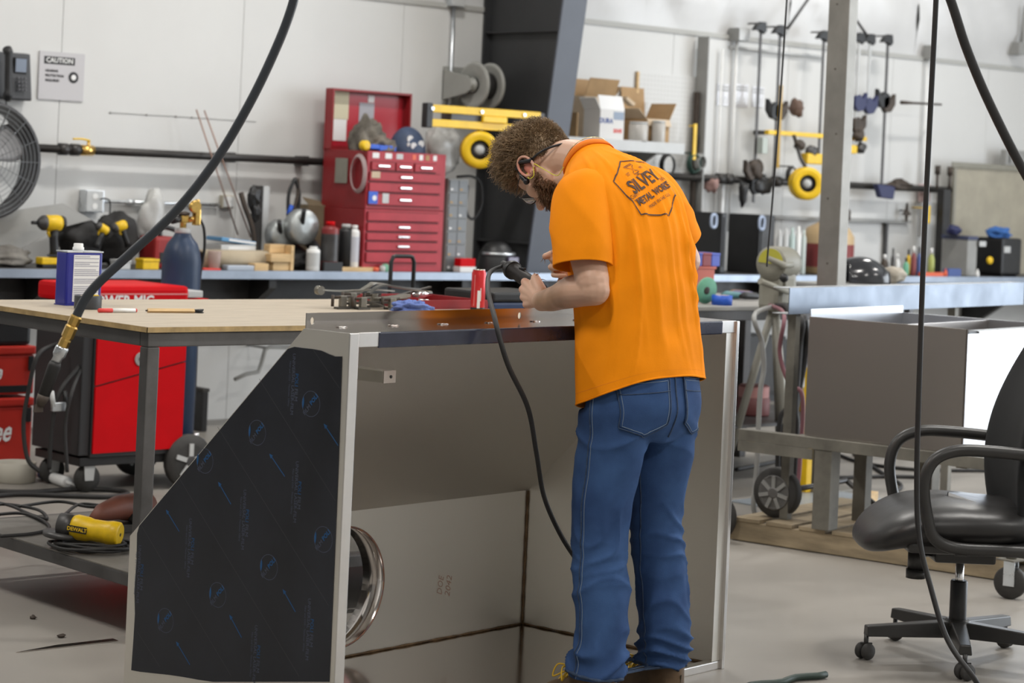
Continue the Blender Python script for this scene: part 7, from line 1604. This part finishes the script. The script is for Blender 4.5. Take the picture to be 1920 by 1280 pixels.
for i, (pa, pb, m, lb) in enumerate(((1730, 1768, M_orange, 'flat orange red tray on the bench behind the black cable'), (1776, 1800, M_bink, 'small dark blue box on the bench below the grey case'))):
    x0, x1 = ony(pa, 495, 10.5).x, ony(pb, 495, 10.5).x; onebox('small_tray', lb, 'tray', m, x0, x1, 10.485, 10.54, BT, BT+.03+.03*i)
for i, (px, m, lb) in enumerate(((1775, M_orange, 'tiny orange bottle on the bench edge'), (1835, M_white, 'tiny white bottle on the bench edge left of the wire feeder'))): x = ony(px, 495, 10.49).x; b = MB(); b.lathe([(.012, 0), (.014, .003), (.014, .035), (.006, .045), (.006, .06)], (x, 10.497, BT), n=14); tag(b.build('small_bottle', m), lb, 'bottle')

# ================================================================ nearer side table with bins, vise stand and hoses
T2 = .92; tx0, tx1, ty0, ty1 = 7.25, 9.45, 7.62, 8.62
t = thing('side_table', 'grey steel side table behind the man holding bins and blue tape', 'table', ((tx0+tx1)/2, (ty0+ty1)/2, 0)); rbox('top', mat('dusty_grey_top', (.30, .29, .27), .55, var=.1, vscale=5), t, tx0, tx1, ty0, ty1, T2-.02, T2, .003); rbox('apron', M_dkst, t, tx0+.01, tx1-.01, ty0+.01, ty0+.05, T2-.07, T2-.0205, .002)
for x in (tx0+.02, tx1-.07):
    for y in (ty0+.05, ty1-.07): rbox('leg', M_dkst, t, x, x+.05, y, y+.05, 0, T2-.0205, .003)
rbox('lower_shelf', M_dkst, t, tx0+.02, tx1-.02, ty0+.06, ty1-.02, .30, .315, 0)
def onT2(px, py): return onz(px, py, T2)
c = ony(1368, 550, 7.68); r = .052; b_ = thing('tape_roll', 'roll of bright blue masking tape lying on the side table', 'tape', (c.x, c.y+.05, T2)); b = MB(); b.lathe([(r*.7, 0), (r, 0), (r, .05), (r*.7, .05)], (c.x, c.y+.05, T2), n=32, caps=False); b.build('tape', M_bblue, b_); b = MB(); b.lathe([(r*.66, 0), (r*.7, 0), (r*.7, .05), (r*.66, .05), (r*.66, 0)], (c.x, c.y+.05, T2), n=32, caps=False); b.build('core', M_cardl, b_)
c = ony(1342, 540, 7.74); cz = ony(1342, 526, 7.80).z; t = thing('green_disc', 'green abrasive disc leaning upright on the side table', 'disc', (c.x, c.y+.06, T2)); rr = .068
Mx = Matrix.Translation((c.x, c.y+.06, T2+rr)) @ Matrix.Rotation(.12, 4, 'X') @ Matrix.Rotation(-.05, 4, 'Z')
b = MB(); b.lathe([(.013, 0), (rr, 0), (rr, .007), (.013, .007), (.013, 0)], (0, 0, 0), (0, 1, 0), 36, caps=False); b.xf(Mx); b.build('disc', M_green, t); b = MB(); b.lathe([(.008, -.001), (.020, -.001), (.020, .0), (.008, 0)], (0, 0, 0), (0, 1, 0), 24); b.xf(Mx); b.build('hub_ring', M_brown, t)
def bin_(pa, pb, yt, yb2, Y, m, lb):
    x0, x1, z0, z1 = ext(pa, pb, yt, yb2, Y, .16); x0 = ony(pa, (yt+yb2)/2, Y).x
    t = thing('parts_bin', lb, 'bin', ((x0+x1)/2, Y+.08, z0)); th = .004
    rbox('bottom', m, t, x0, x1, Y, Y+.16, z0, z0+th, 0); rbox('front', m, t, x0, x1, Y, Y+th, z0+th, z0+(z1-z0)*.7, 0); rbox('back', m, t, x0, x1, Y+.156, Y+.16, z0+th, z1, 0); rbox('side', m, t, x0, x0+th, Y+th, Y+.155, z0+th, z1, 0); rbox('side', m, t, x1-th, x1, Y+th, Y+.155, z0+th, z1, 0)
    return z0, z1
Yb = 7.95; zA = T2
M_obin = mat('orange_bin', (.50, .10, .06), .5); M_bbin = mat('blue_bin', (.07, .11, .50), .5); M_mbin = mat('maroon_bin', (.25, .03, .04), .5)
x0 = ony(1285, 515, Yb).x; x1 = ony(1340, 515, Yb).x; zO = ony(1318, 500, Yb).z
t = thing('parts_bin', 'orange red parts bin on the side table just right of the man', 'bin', ((x0+x1)/2, Yb+.1, T2)); rbox('shell', M_obin, t, x0, x1, Yb, Yb+.2, T2, zO, .006); rbox('rim', M_obin, t, x0-.006, x1+.006, Yb-.006, Yb+.206, zO-.012, zO+.002, .003)
for (pa, pb, m, lb) in ((1292, 1319, M_bbin, 'left blue parts bin stacked on the orange bin'), (1319, 1336, M_mbin, 'maroon parts bin stacked between two blue ones'), (1336, 1352, M_bbin, 'right blue parts bin stacked on the orange bin')):
    xa, xb = ony(pa, 487, Yb).x, ony(pb, 487, Yb).x-.003; zt = ony(1320, 474, Yb).z; t = thing('parts_bin', lb, 'bin', ((xa+xb)/2, Yb+.06, zO)); rbox('shell', m, t, xa, xb, Yb+.005, Yb+.12, zO+.0025, zt-.012, .004); rbox('rim', m, t, xa-.001, xb+.001, Yb+.003, Yb+.122, zt-.012, zt, .002)
for i, (pa, pb, yt, m, lb) in enumerate(((1366, 1412, 505, mat('brown_tool', (.20, .11, .05), .6), 'brown handled tool lying on the side table'), (1368, 1416, 517, mat('purple_grip', (.09, .07, .16), .6), 'purple gripped tool lying on the side table'), (1355, 1392, 524, mat('teal_tool', (.08, .22, .24), .5), 'teal tool lying behind the blue tape'), (1390, 1425, 533, M_black, 'black tool lying right of the blue tape'))):
    Y = 8.22-.06*i; xa, xb = ony(pa, yt, Y).x, ony(pb, yt, Y).x; b = MB(); zz = T2+.022; b.tube([(xa, Y, zz), (xa+.3*(xb-xa), Y+.01, zz+.004), (xb-.1*(xb-xa), Y+.005, zz), (xb, Y, zz)], [.012, .021, .018, .010], 12); tag(b.build('hand_tool', m), lb, 'hand tool')
t = thing('blue_box_pile', 'stack of dark cases lying at the back of the side table', 'cases', (7.9, 8.25, T2)); rbox('case', M_grub, t, 7.95, 8.42, 8.18, 8.33, T2, T2+.08, .008); rbox('top_case', M_bink, t, 8.0, 8.3, 8.19, 8.32, T2+.081, T2+.12, .006)
# pipe stand with a grey drum machine
PYV = 7.38; VX = ony(1458, 520, PYV); V = Vector((VX.x, PYV, 0)); zH = ony(1458, 545, PYV).z
t = thing('pipe_stand', 'grey drum shaped pipe machine with yellow badge on tripod legs', 'pipe machine', V)
cH = ony(1455, 490, PYV); R_ = .085
M_pm = mat('grey_green_enamel', (.27, .26, .215), .5, var=.12, vscale=6)
b = MB(); b.lathe([(R_*.4, 0), (R_*.97, .0), (R_, .008), (R_, .13), (R_*.96, .16), (R_*.3, .17)], (cH.x-.06, PYV-.02, cH.z-.01), Vector((.98, .2, 0)), 36); b.build('drum', M_pm, t)
b = MB(); n = 20; dN = Vector((.98, .2, 0)).normalized(); e1 = Vector((dN.y, -dN.x, 0)); o_ = Vector((cH.x-.06, PYV-.02, cH.z-.01))-dN*.0025
b.add([o_]+[o_+e1*(R_*.82*math.cos(PI*i/n))+Vector((0, 0, R_*.82*math.sin(PI*i/n)+.004)) for i in range(n+1)], [(0, 1+i, 2+i) for i in range(n)]); b.build('yellow_badge', mat('yellow_badge', (.45, .42, .05), .5), t, solid=.002)
rbox('base_casting', M_pm, t, cH.x-.05, cH.x+.09, PYV-.07, PYV+.07, zH-.10, cH.z-.05, .03)
b = MB(); b.tube([(cH.x-.14, PYV-.07, cH.z+.02), (cH.x-.05, PYV-.09, cH.z-.015), (cH.x+.02, PYV-.09, cH.z-.01)], [.012, .020, .014], 10); b.build('crank_arm', M_pm, t)
c = ony(1470, 521, PYV-.13); b = MB(); b.ball(c, .022, n=16, m=10); b.build('ball_knob', M_black, t); c2 = ony(1425, 527, PYV-.13); b = MB(); b.cyl(c2, (cH.x, PYV-.09, zH), .015, n=10); b.cyl(c, (cH.x, PYV-.07, zH), .010, n=10); b.build('lever', M_pm, t)
for (px, py, dy) in ((1378, 828, 0), (1462, 886, 0), (1500, 760, 0)):
    f = {1378: onz(1352, 905, 0), 1462: onz(1463, 890, 0), 1500: V+Vector((.30, .12, 0))}[px]; f.z = 0; b = MB(); b.tube([(V.x, PYV+.01, zH-.06), f+Vector((0, 0, .01))], .020, 10); b.build('leg', mat('dull_grey_tube', (.33, .32, .28), .5, .3), t)
# hoses and a red can under the side table
for i, (pts, r, m, lb) in enumerate(((((1470, 590), (1462, 660), (1480, 720), (1505, 745)), .010, mat('pink_hose', (.24, .10, .12), .5), 'dark pink hose drooping between the stand and the stainless box'), (((1480, 585), (1478, 700), (1476, 760), (1462, 790)), .012, M_rub, 'black hose hanging under the pipe machine'), (((1415, 590), (1428, 640), (1432, 690), (1425, 740)), .012, M_grey, 'grey hose hanging under the side table'), (((1500, 595), (1498, 650), (1490, 760), (1492, 800)), .02, M_rub, 'thick black hose hanging beside the stainless box'), (((1505, 590), (1512, 650), (1500, 720), (1488, 780), (1470, 805)), .016, M_black, 'black cable bundle beside the stainless box'))):
    hq = [ond(x, y, 10.35+.02*i) for x, y in pts]; tp2 = Vector((V.x-.05+.03*i, PYV, zH-.07)); fe = hq[-1].copy(); fe.z = r; fe2 = fe+Vector((.15, -.1+.05*i, 0)); cable([tp2]+hq+[fe.lerp(hq[-1], .4), fe, fe2], r, lb, 'hanging_hose', m, 'hose')
x0, x1, z0, z1 = ext(1404, 1446, 722, 805, 7.95, .0); t = thing('red_canister', 'dusty red canister standing under the side table', 'canister', ((x0+x1)/2, 8.0, .315)); b = MB(); r = (x1-x0)/2; zt = z1; b.lathe([(r*.95, 0), (r, .01), (r, (zt-.316)*.55), (r*.92, (zt-.316)*.58), (r*.92, (zt-.316)*.95), (r*.8, zt-.316)], ((x0+x1)/2, 8.0, .3155), n=28); b.build('body', mat('dusty_dark_red', (.16, .05, .05), .6), t); b = MB(); b.lathe([(r*.935, (zt-.316)*.60), (r*.935, (zt-.316)*.94)], ((x0+x1)/2, 8.0, .3155), n=28, caps=False); b.build('pink_band', mat('dusty_pink', (.45, .22, .21), .6), t)
x0, x1, z0, z1 = ext(1438, 1492, 770, 815, 8.15, .1); onebox('yellow_crate', 'worn yellow wooden crate under the side table', 'crate', mat('worn_yellow_wood', (.42, .27, .06), .7, var=.2, vscale=8), x0+.02, x1, 8.02, 8.2, .3155, max(z1, .44))
b = MB(); c = onz(1508, 800, 0); b.box(8.62, 8.66, 7.4, 7.44, 0, ony(1505, 690, 7.4).z, bev=.003); tag(b.build('yellow_post', M_yel), 'short yellow painted post standing left of the stainless box', 'post')
rbx = thing('grey_cabinet', 'dark grey machine cabinet standing behind the pipe stand', 'cabinet', (9.0, 8.6, 0)); rbox('carcass', M_dkst, rbx, 8.75, 9.5, 8.8, 9.35, .04, .80, .006); rbox('door', M_blackst, rbx, 8.77, 9.1, 8.79, 8.7995, .08, .76, .003); rbox('door', M_blackst, rbx, 9.12, 9.48, 8.79, 8.7995, .08, .76, .003); rbox('plinth', M_black, rbx, 8.78, 9.47, 8.82, 9.3, 0, .04, 0)

# ================================================================ stainless box and channel on a pallet cart (own frame, turned like the pallet)
AO = Vector((7.393, 5.307, 0)); AR = math.radians(11.75)
def aframe(nm, lb, cat): return thing(nm, lb, cat, AO, AR)
def ab(t, nm, m, x0, x1, y0, y1, z0, z1, bev=.002): b = MB(); b.box(x0, x1, y0, y1, z0, z1, bev=bev); return b.build(nm, m, t, world=False)
pal = aframe('pallet', 'low wooden pallet on the floor under the stainless box cart', 'pallet')
for x in (0, .45, .9): ab(pal, 'stringer', M_owood, x, x+.045, 0, 1.26, .004, .085)
for k in range(8): ab(pal, 'deck_board', M_owood, -.005, .95, .01+k*.158, .135+k*.158, .0855, .102)
ab(pal, 'wood_foot', M_owood, .02, .93, -.005, .0, .0, .05) if False else None
crt = aframe('steel_cart', 'weathered steel frame cart carrying the bright stainless box', 'cart'); M_cart = mat('weathered_cart_steel', (.17, .16, .135), .6, .2, var=.3, vscale=7)
for y in (.16, .90): ab(crt, 'cross_beam', M_cart, -.03, 1.0, y, y+.05, .43, .484)
for x in (-.035, .95): ab(crt, 'side_beam', M_cart, x, x+.055, -.1, 1.22, .435, .483)
for (x, y) in ((0, .80), (.95, .80), (.95, .06)): ab(crt, 'leg', M_cart, x-.03, x+.05, y-.03, y+.05, .1025, .4345, .003)
ab(crt, 'leg', M_cart, .34, .40, .80, .86, .1025, .4345, .003)
ab(crt, 'corner_plate', M_cart, -.036, -.03, .86, 1.22, .39, .4345, .001)
sbx = aframe('stainless_box', 'bright open stainless steel box standing on the pallet cart', 'stainless box')
M_sbx = mat('satin_stainless', (.50, .46, .43), .30, 1.0); M_sbb = mat('lit_satin_stainless', (.66, .68, .72), .28, 1.0, var=.05, vscale=4)  # second steel: same metal, coloured lighter and bluer for the brightly lit sides
bz0, bz1 = .4845, .985; by0, by1 = .20, .92
ab(sbx, 'left_side', M_sbx, 0, .004, by0, by1, bz0, bz1, .001); ab(sbx, 'front_side', M_sbb, .0045, .85, by0, by0+.004, bz0, bz1-.02, .001); ab(sbx, 'back_side', M_sbb, .0045, .85, by1-.004, by1, bz0, bz1+.03, .001); ab(sbx, 'right_side', M_sbb, .851, .855, by0, by1, bz0, bz1, .001); ab(sbx, 'bottom', M_sbx, .0045, .85, by0+.0045, by1-.0045, bz0, bz0+.004, 0)
ab(sbx, 'corner_trim', M_brown, -.003, .006, by0-.003, by0+.003, bz0, bz1, .001); ab(sbx, 'top_flange', M_galv, .09, .85, by0-.012, by0+.05, bz1-.019, bz1-.010, .001); ab(sbx, 'top_gasket', M_black, .006, .088, by0-.004, by0+.05, bz1-.019, bz1-.008, .001); ab(sbx, 'partition', M_sbx, .005, .85, .50, .504, bz1-.12, bz1-.004, .001)
chn = aframe('steel_channel', 'long galvanised steel channel lying behind the stainless box', 'channel'); M_chn = mat('channel_galvanised', (.20, .23, .275), .5, .9, var=.12, vscale=5, rvar=.1)
ab(chn, 'web', M_chn, -.0, 2.4, 1.02, 1.024, .985, 1.098, .001); ab(chn, 'top_flange', M_galv, -.0, 2.4, 1.0245, 1.10, 1.094, 1.098, .001); ab(chn, 'bottom_flange', M_galv, 0, 2.4, 1.0245, 1.10, .985, .989, .001)
for x, zq in ((.05, .1025), (1.6, 0)): ab(chn, 'trestle_leg', M_cart, x+.05, x+.09, 1.04, 1.08, zq, .9845, .002)
hb_ = aframe('stored_hand_truck', 'hand truck lying on the pallet with two black rubber wheels', 'hand truck')
for (x, y, r) in ((.10, 1.11, .108), (-.10, 1.30, .10)):
    zc = .103+r if x > 0 else r+.001
    b = MB(); b.lathe([(r*.62, 0), (r*.95, .003), (r, .012), (r, .052), (r*.95, .060), (r*.62, .063)], (x, y, zc), (1, 0, 0), 36); w_ = b.build('wheel', M_grub, hb_, world=False); b = MB(); b.lathe([(.018, -.012), (.024, -.010), (.024, .01), (r*.60, -.001), (r*.68, -.006), (r*.70, -.001)], (x, y, zc), (1, 0, 0), 30); b.build('rim', mat('grey_wheel_rim', (.16, .155, .15), .5, .4), w_, world=False)
    for k in range(7): a = 2*PI*k/7; b = MB(); b.box(-.010, -.001, -.008, .008, .022, r*.66); b.xf(Matrix.Translation((x, y, zc)) @ Matrix.Rotation(a, 4, 'X')); b.build('spoke', M_grey, w_, world=False)
b = MB(); b.cyl((.17, 1.11, .211), (.75, 1.11, .211), .012, n=10); b.cyl((.75, 1.11, .211), (.75, .95, .115), .012, n=10); b.build('axle', M_dkst, hb_, world=False)
cs = onz(1893, 1122, 0); t = thing('caster', 'grey swivel caster wheel under the near end of the pallet cart', 'caster', cs); r = .062
b = MB(); b.lathe([(.02, -.018), (r*.9, -.018), (r, -.012), (r, .012), (r*.9, .018), (.02, .018)], (cs.x, cs.y, r), Vector((.95, .3, 0)), 30); b.build('wheel', M_grub, t)
for s in (-1, 1): b = MB(); b.box(-.022, .022, .021*s-.002, .021*s+.002, r-.012, .145, bev=.001); b.xf(Matrix.Translation((cs.x, cs.y, 0)) @ Matrix.Rotation(math.atan2(.3, .95)-PI/2, 4, 'Z')); b.build('fork', M_galv, t)
b = MB(); b.box(cs.x-.04, cs.x+.04, cs.y-.04, cs.y+.04, .1455, .152, bev=.001); b.cyl((cs.x, cs.y, .15), (cs.x, cs.y, .43), .02, n=10); b.build('swivel_plate', M_cart, t)
# helmet on a tall stand behind the channel
Yh = 8.2; x0, x1 = ony(1560, 520, Yh).x, ony(1725, 520, Yh).x; zst = ony(1640, 534, Yh).z
t = thing('tall_stand', 'grey tall stand behind the channel carrying the black helmet', 'stand', ((x0+x1)/2, Yh+.15, 0)); rbox('top', M_grey, t, x0, x1, Yh, Yh+.35, zst-.02, zst, .003)
for x in (x0+.02, x1-.06):
    for y in (Yh+.02, Yh+.29): rbox('leg', M_dkst, t, x, x+.04, y, y+.04, 0, zst-.0205, .002)
hc = Vector((ony(1630, 505, Yh+.12).x, Yh+.13, zst)); t = thing('welding_helmet', 'glossy black welding helmet lying open side left behind the steel channel', 'welding helmet', hc)
rot = Matrix.Translation(hc) @ Matrix.Rotation(math.radians(-38), 4, 'Z')
Q = []
for i in range(19):
    th = i/18; rr = .085+.012*math.sin(PI*th)-.045*th**3; line = []
    for j in range(30): a = PI*1.06*(j/29)-.03*PI; line.append(Vector((-.13+.25*th, rr*math.cos(a)*1.15, rr*1.5*math.sin(a)+.012)))
    Q.append(line)
b = MB(); b.grid(Q); b.xf(rot); b.build('shell', mat('glossy_black_helmet', (.025, .026, .03), .18, coat=.5), t, solid=.004)
b = MB(); b.ball((0, 0, .06), .09, .07, .05, n=18, m=10); b.xf(rot); b.build('liner', M_grub, t)
b = MB(); b.tube([Q[-1][j] for j in range(30)]+[Q[-1][0]], .006, 6); b.xf(rot); b.build('rim', M_black, t)
b = blob((ony(1690, 500, Yh+.1).x, Yh+.16, zst+.048), .075, .08, .05, 71, .25, 4, flat=-.0475); tag(b.build('beige_bag', mat('beige_sack', (.40, .36, .30), .85)), 'crumpled beige sack right of the glossy black helmet', 'sack')
# square steel post through the picture
pp = ond(1564, 400, 11.42); t = thing('steel_post', 'tall square galvanised steel post rising behind the channel', 'post', (pp.x, pp.y, 0)); wX, wY = .07, .135
M_post = mat('scuffed_post_steel', (.25, .238, .215), .42, .55, var=.15, vscale=5)
rbox('tube', M_post, t, pp.x-wX/2, pp.x+wX/2, pp.y-wY/2, pp.y+wY/2, .012, ZC-.002, .004); rbox('base_plate', M_post, t, pp.x-.15, pp.x+.15, pp.y-.15, pp.y+.15, 0, .0118, .001)
for k in range(5): b = MB(); b.cyl((pp.x-wX/2-.002, pp.y+.02*math.sin(k*2.2), 1.15+.33*k), (pp.x-wX/2+.001, pp.y+.02*math.sin(k*2.2), 1.15+.33*k), .005, n=8); b.build('screw_head', M_brown, t)
# wood offcuts and cables on the floor
for i, (px, py, w_, m, lb) in enumerate(((1622, 942, .085, M_wood, 'short wood offcut on the floor under the cart'), (1398, 838, .07, M_wood, 'short wood offcut behind the enclosure near the stand foot'))):
    c = onz(px, py, 0); b = MB(); b.box(-w_, w_, -.04, .04, 0, .05, bev=.002); b.xf(Matrix.Translation((c.x, c.y, 0)) @ Matrix.Rotation(.4+i, 4, 'Z')); tag(b.build('wood_offcut', m), lb, 'wood block')
for i, (pts, lb) in enumerate((([(1380, 880), (1440, 868), (1500, 855), (1560, 850), (1620, 868), (1720, 880), (1860, 882)], 'black cable running across the floor beneath the cart'), ([(1460, 890), (1500, 888), (1560, 895), (1660, 893), (1760, 895)], 'second black cable lying nearer on the floor beneath the cart'), ([(1600, 850), (1630, 870), (1660, 890), (1690, 910), (1670, 925)], 'black cable crossing diagonally on the floor under the cart'))):
    cable([onz(x, y, .01) for x, y in pts], .010, lb, 'floor_cable')
sh = onz(1420, 860, 0); b = MB(); b.box(8.0, 8.8, 6.95, 7.35, .001, .006); tag(b.build('floor_sheet', mat('blue_grey_sheet', (.36, .40, .44), .4, .4)), 'thin blue grey metal sheet lying flat on the floor beyond the pallet', 'sheet')

# ================================================================ office chair
CC = Vector((6.0, 4.478, 0)); CR = math.radians(140)
ch = thing('office_chair', 'black vinyl office chair with loop arms on casters at the right', 'chair', CC, CR)
M_cv = mat('black_vinyl', (.022, .021, .021), .38, var=.2, vscale=8, bump=.15, bscale=14); M_cf = mat('chair_plastic', (.028, .027, .026), .38, var=.15, vscale=10); M_fab = mat('black_fabric', (.010, .011, .012), .85)
def cb(nm, m, **k):
    pass
def cushion(x0, x1, hw, z0, z1, front_drop=.06):
    Q = []; n = 36
    for i in range(17):
        t_ = PI*i/16; zc = (z0+z1)/2; hz = (z1-z0)/2; k = math.sin(t_)**.45 if 0 < i < 16 else .02; z = zc-hz*math.cos(t_); line = []
        for j in range(n):
            a = 2*PI*j/n; c, s = math.cos(a), math.sin(a); ex = math.copysign(abs(c)**.62, c); ey = math.copysign(abs(s)**.62, s); x = (x0+x1)/2+(x1-x0)/2*ex*k; y = hw*ey*k
            fx = max(0, (x-(x0+(x1-x0)*.55))/((x1-x0)*.45)); line.append((x, y, z-front_drop*fx*fx+.012*math.sin(x*22)*max(0, 1-abs(y)/hw)*(1 if i > 8 else 0)*(x < .05)))
        Q.append(line)
    return Q
b = MB(); b.grid(cushion(-.24, .345, .26, .395, .535, .085), True); b.build('seat_cushion', M_cv, ch, world=False)
b = MB(); b.box(-.24, .22, -.225, .225, .375, .415, bev=.015); b.build('seat_pan', M_cf, ch, world=False)
Q = []
for i in range(23):
    v = i/22; z = .44+.62*v; x = -.175-.10*v+.05*math.sin(PI*v); hw = .17+.075*math.sin(PI*min(1, v*1.05)**.8); line = []
    for j in range(30):
        a = 2*PI*j/30; c, s = math.cos(a), math.sin(a); line.append((x+.055*math.copysign(abs(c)**.8, c)*(.3+.7*math.sin(PI*max(.04, min(.96, v)))**.5)+.06*(s*s-.5), hw*math.copysign(abs(s)**.8, s), z))
    Q.append(line)
b = MB(); b.grid(Q, True); b.f += [tuple(range(30)), tuple(22*30+j for j in range(30))]; b.sm += [True, True]; b.build('backrest', M_fab, ch, world=False)
b = MB(); b.tube(spline([(-.10, 0, .38), (-.26, 0, .40), (-.31, 0, .50), (-.33, 0, .70)], 6), .022, 10); b.build('back_bar', M_cf, ch, world=False)
for s in (-1, 1):
    y = .275*s
    pts = spline([(-.30, y, .66), (-.20, y, .70), (.0, y, .715), (.10, y, .71), (.165, y, .675), (.19, y, .60), (.175, y, .50), (.15, y, .435), (.08, y*.97, .405), (-.06, y*.97, .402), (-.22, y*.97, .40)], 6)
    b = MB(); b.tube(pts, .0195, 12); b.build('arm_loop', M_cf, ch, world=False)
    for xx in (.06, -.16): b = MB(); b.box(xx-.02, xx+.02, min(.20*s, y), max(.20*s, y), .380, .402, bev=.004); b.build('arm_bracket', M_cf, ch, world=False)
b = MB(); b.box(-.10, .10, -.08, .08, .325, .374, bev=.01); b.build('tilt_mechanism', M_cf, ch, world=False)
b = MB(); b.cyl((.10, .0, .345), (.155, .05, .345), .012, n=10); b.cyl((.155, .05, .30), (.155, .05, .36), .028, n=16); b.cyl((.155, .05, .27), (.155, .05, .299), .032, n=16); b.build('tension_knob', M_cf, ch, world=False)
b = MB(); b.cyl((0, 0, .20), (0, 0, .326), .014, n=16); b.build('gas_piston', M_chrome, ch, world=False)
b = MB(); b.lathe([(.026, .09), (.028, .10), (.028, .255), (.025, .26)], n=20); b.build('column_sleeve', M_black, ch, world=False)
b = MB(); b.lathe([(.03, .075), (.045, .08), (.045, .125), (.035, .135)], n=20); b.build('base_hub', M_cf, ch, world=False)
for k in range(5):
    a = 2*PI*k/5+math.radians(10); R4 = Matrix.Rotation(a, 4, 'Z')
    b = MB(); Q = []
    for i in range(7):
        v = i/6; x = .03+.285*v; w_ = .030-.008*v; z1 = .128-.018*v; z0 = .075+.002*v; Q.append([(x, -w_, z0), (x, w_, z0), (x, w_*.8, z1), (x, -w_*.8, z1)])
    b.grid(Q, True, smooth=False); b.f += [(0, 1, 2, 3), (24, 25, 26, 27)]; b.sm += [False, False]; b.xf(R4); b.build('base_arm', M_cf, ch, world=False, bevel=.004)
    ca = hr.uniform(0, 6.28); cs_ = MB()
    b = MB()
    for s in (-1, 1): b.lathe([(.006, -.010), (.024, -.009), (.027, -.003), (.027, .003), (.024, .009), (.006, .010)], (.0, s*.014, .0275), (0, 1, 0), 20)
    b.xf(Matrix.Translation(R4 @ Vector((.315, 0, 0))) @ Matrix.Rotation(ca, 4, 'Z')); cw = b.build('caster', M_grub, ch, world=False)
    b = MB(); b.cyl((0, 0, .04), (0, 0, .082), .008, n=8); b.box(-.02, .02, -.003, .003, .02, .055, bev=.001); b.xf(Matrix.Translation(R4 @ Vector((.312, 0, 0)))); b.build('caster_stem', M_cf, cw, world=False)
# ================================================================ hanging cables in the right foreground
D_ = 6.82
cable([ond(1768, -330, D_), ond(1756, -20, D_), ond(1745, 200, D_), ond(1733, 450, D_), ond(1724, 700, D_), ond(1719, 900, D_), ond(1724, 1010, D_-.02), ond(1745, 1100, D_-.06), ond(1775, 1195, D_-.12), ond(1820, 1262, D_-.2), onz(1880, 1330, .008)+Vector((0, 0, 0)), onz(2050, 1380, .008)], .0085, 'black cable hanging from the ceiling down to the floor at the right', 'drop_cable')
cable([ond(1700, -200, 5.7), ond(1775, -20, 5.7), ond(1812, 90, 5.7), ond(1856, 195, 5.7), ond(1925, 330, 5.7), ond(2020, 480, 5.7)], .0125, 'thick black hose crossing the upper right corner', 'drop_hose', M_rub, 'hose')
cable([ond(1483, -120, 9.2), ond(1474, 20, 9.2), ond(1462, 200, 9.2), ond(1448, 380, 9.2), ond(1440, 470, 9.2), ond(1438, 500, 9.2)], .004, 'thin cord hanging down beside the bar clamps', 'pull_cord')
c = onz(1440, 1278, 0); b = MB(); b.tube([(c.x-.16+.04*i, c.y-.05+.012*math.sin(i*1.3), .012) for i in range(10)], .011, 8); tag(b.build('floor_hose', mat('dark_green_hose', (.02, .04, .03), .5)), 'dark hose end on the floor at the bottom edge', 'hose')
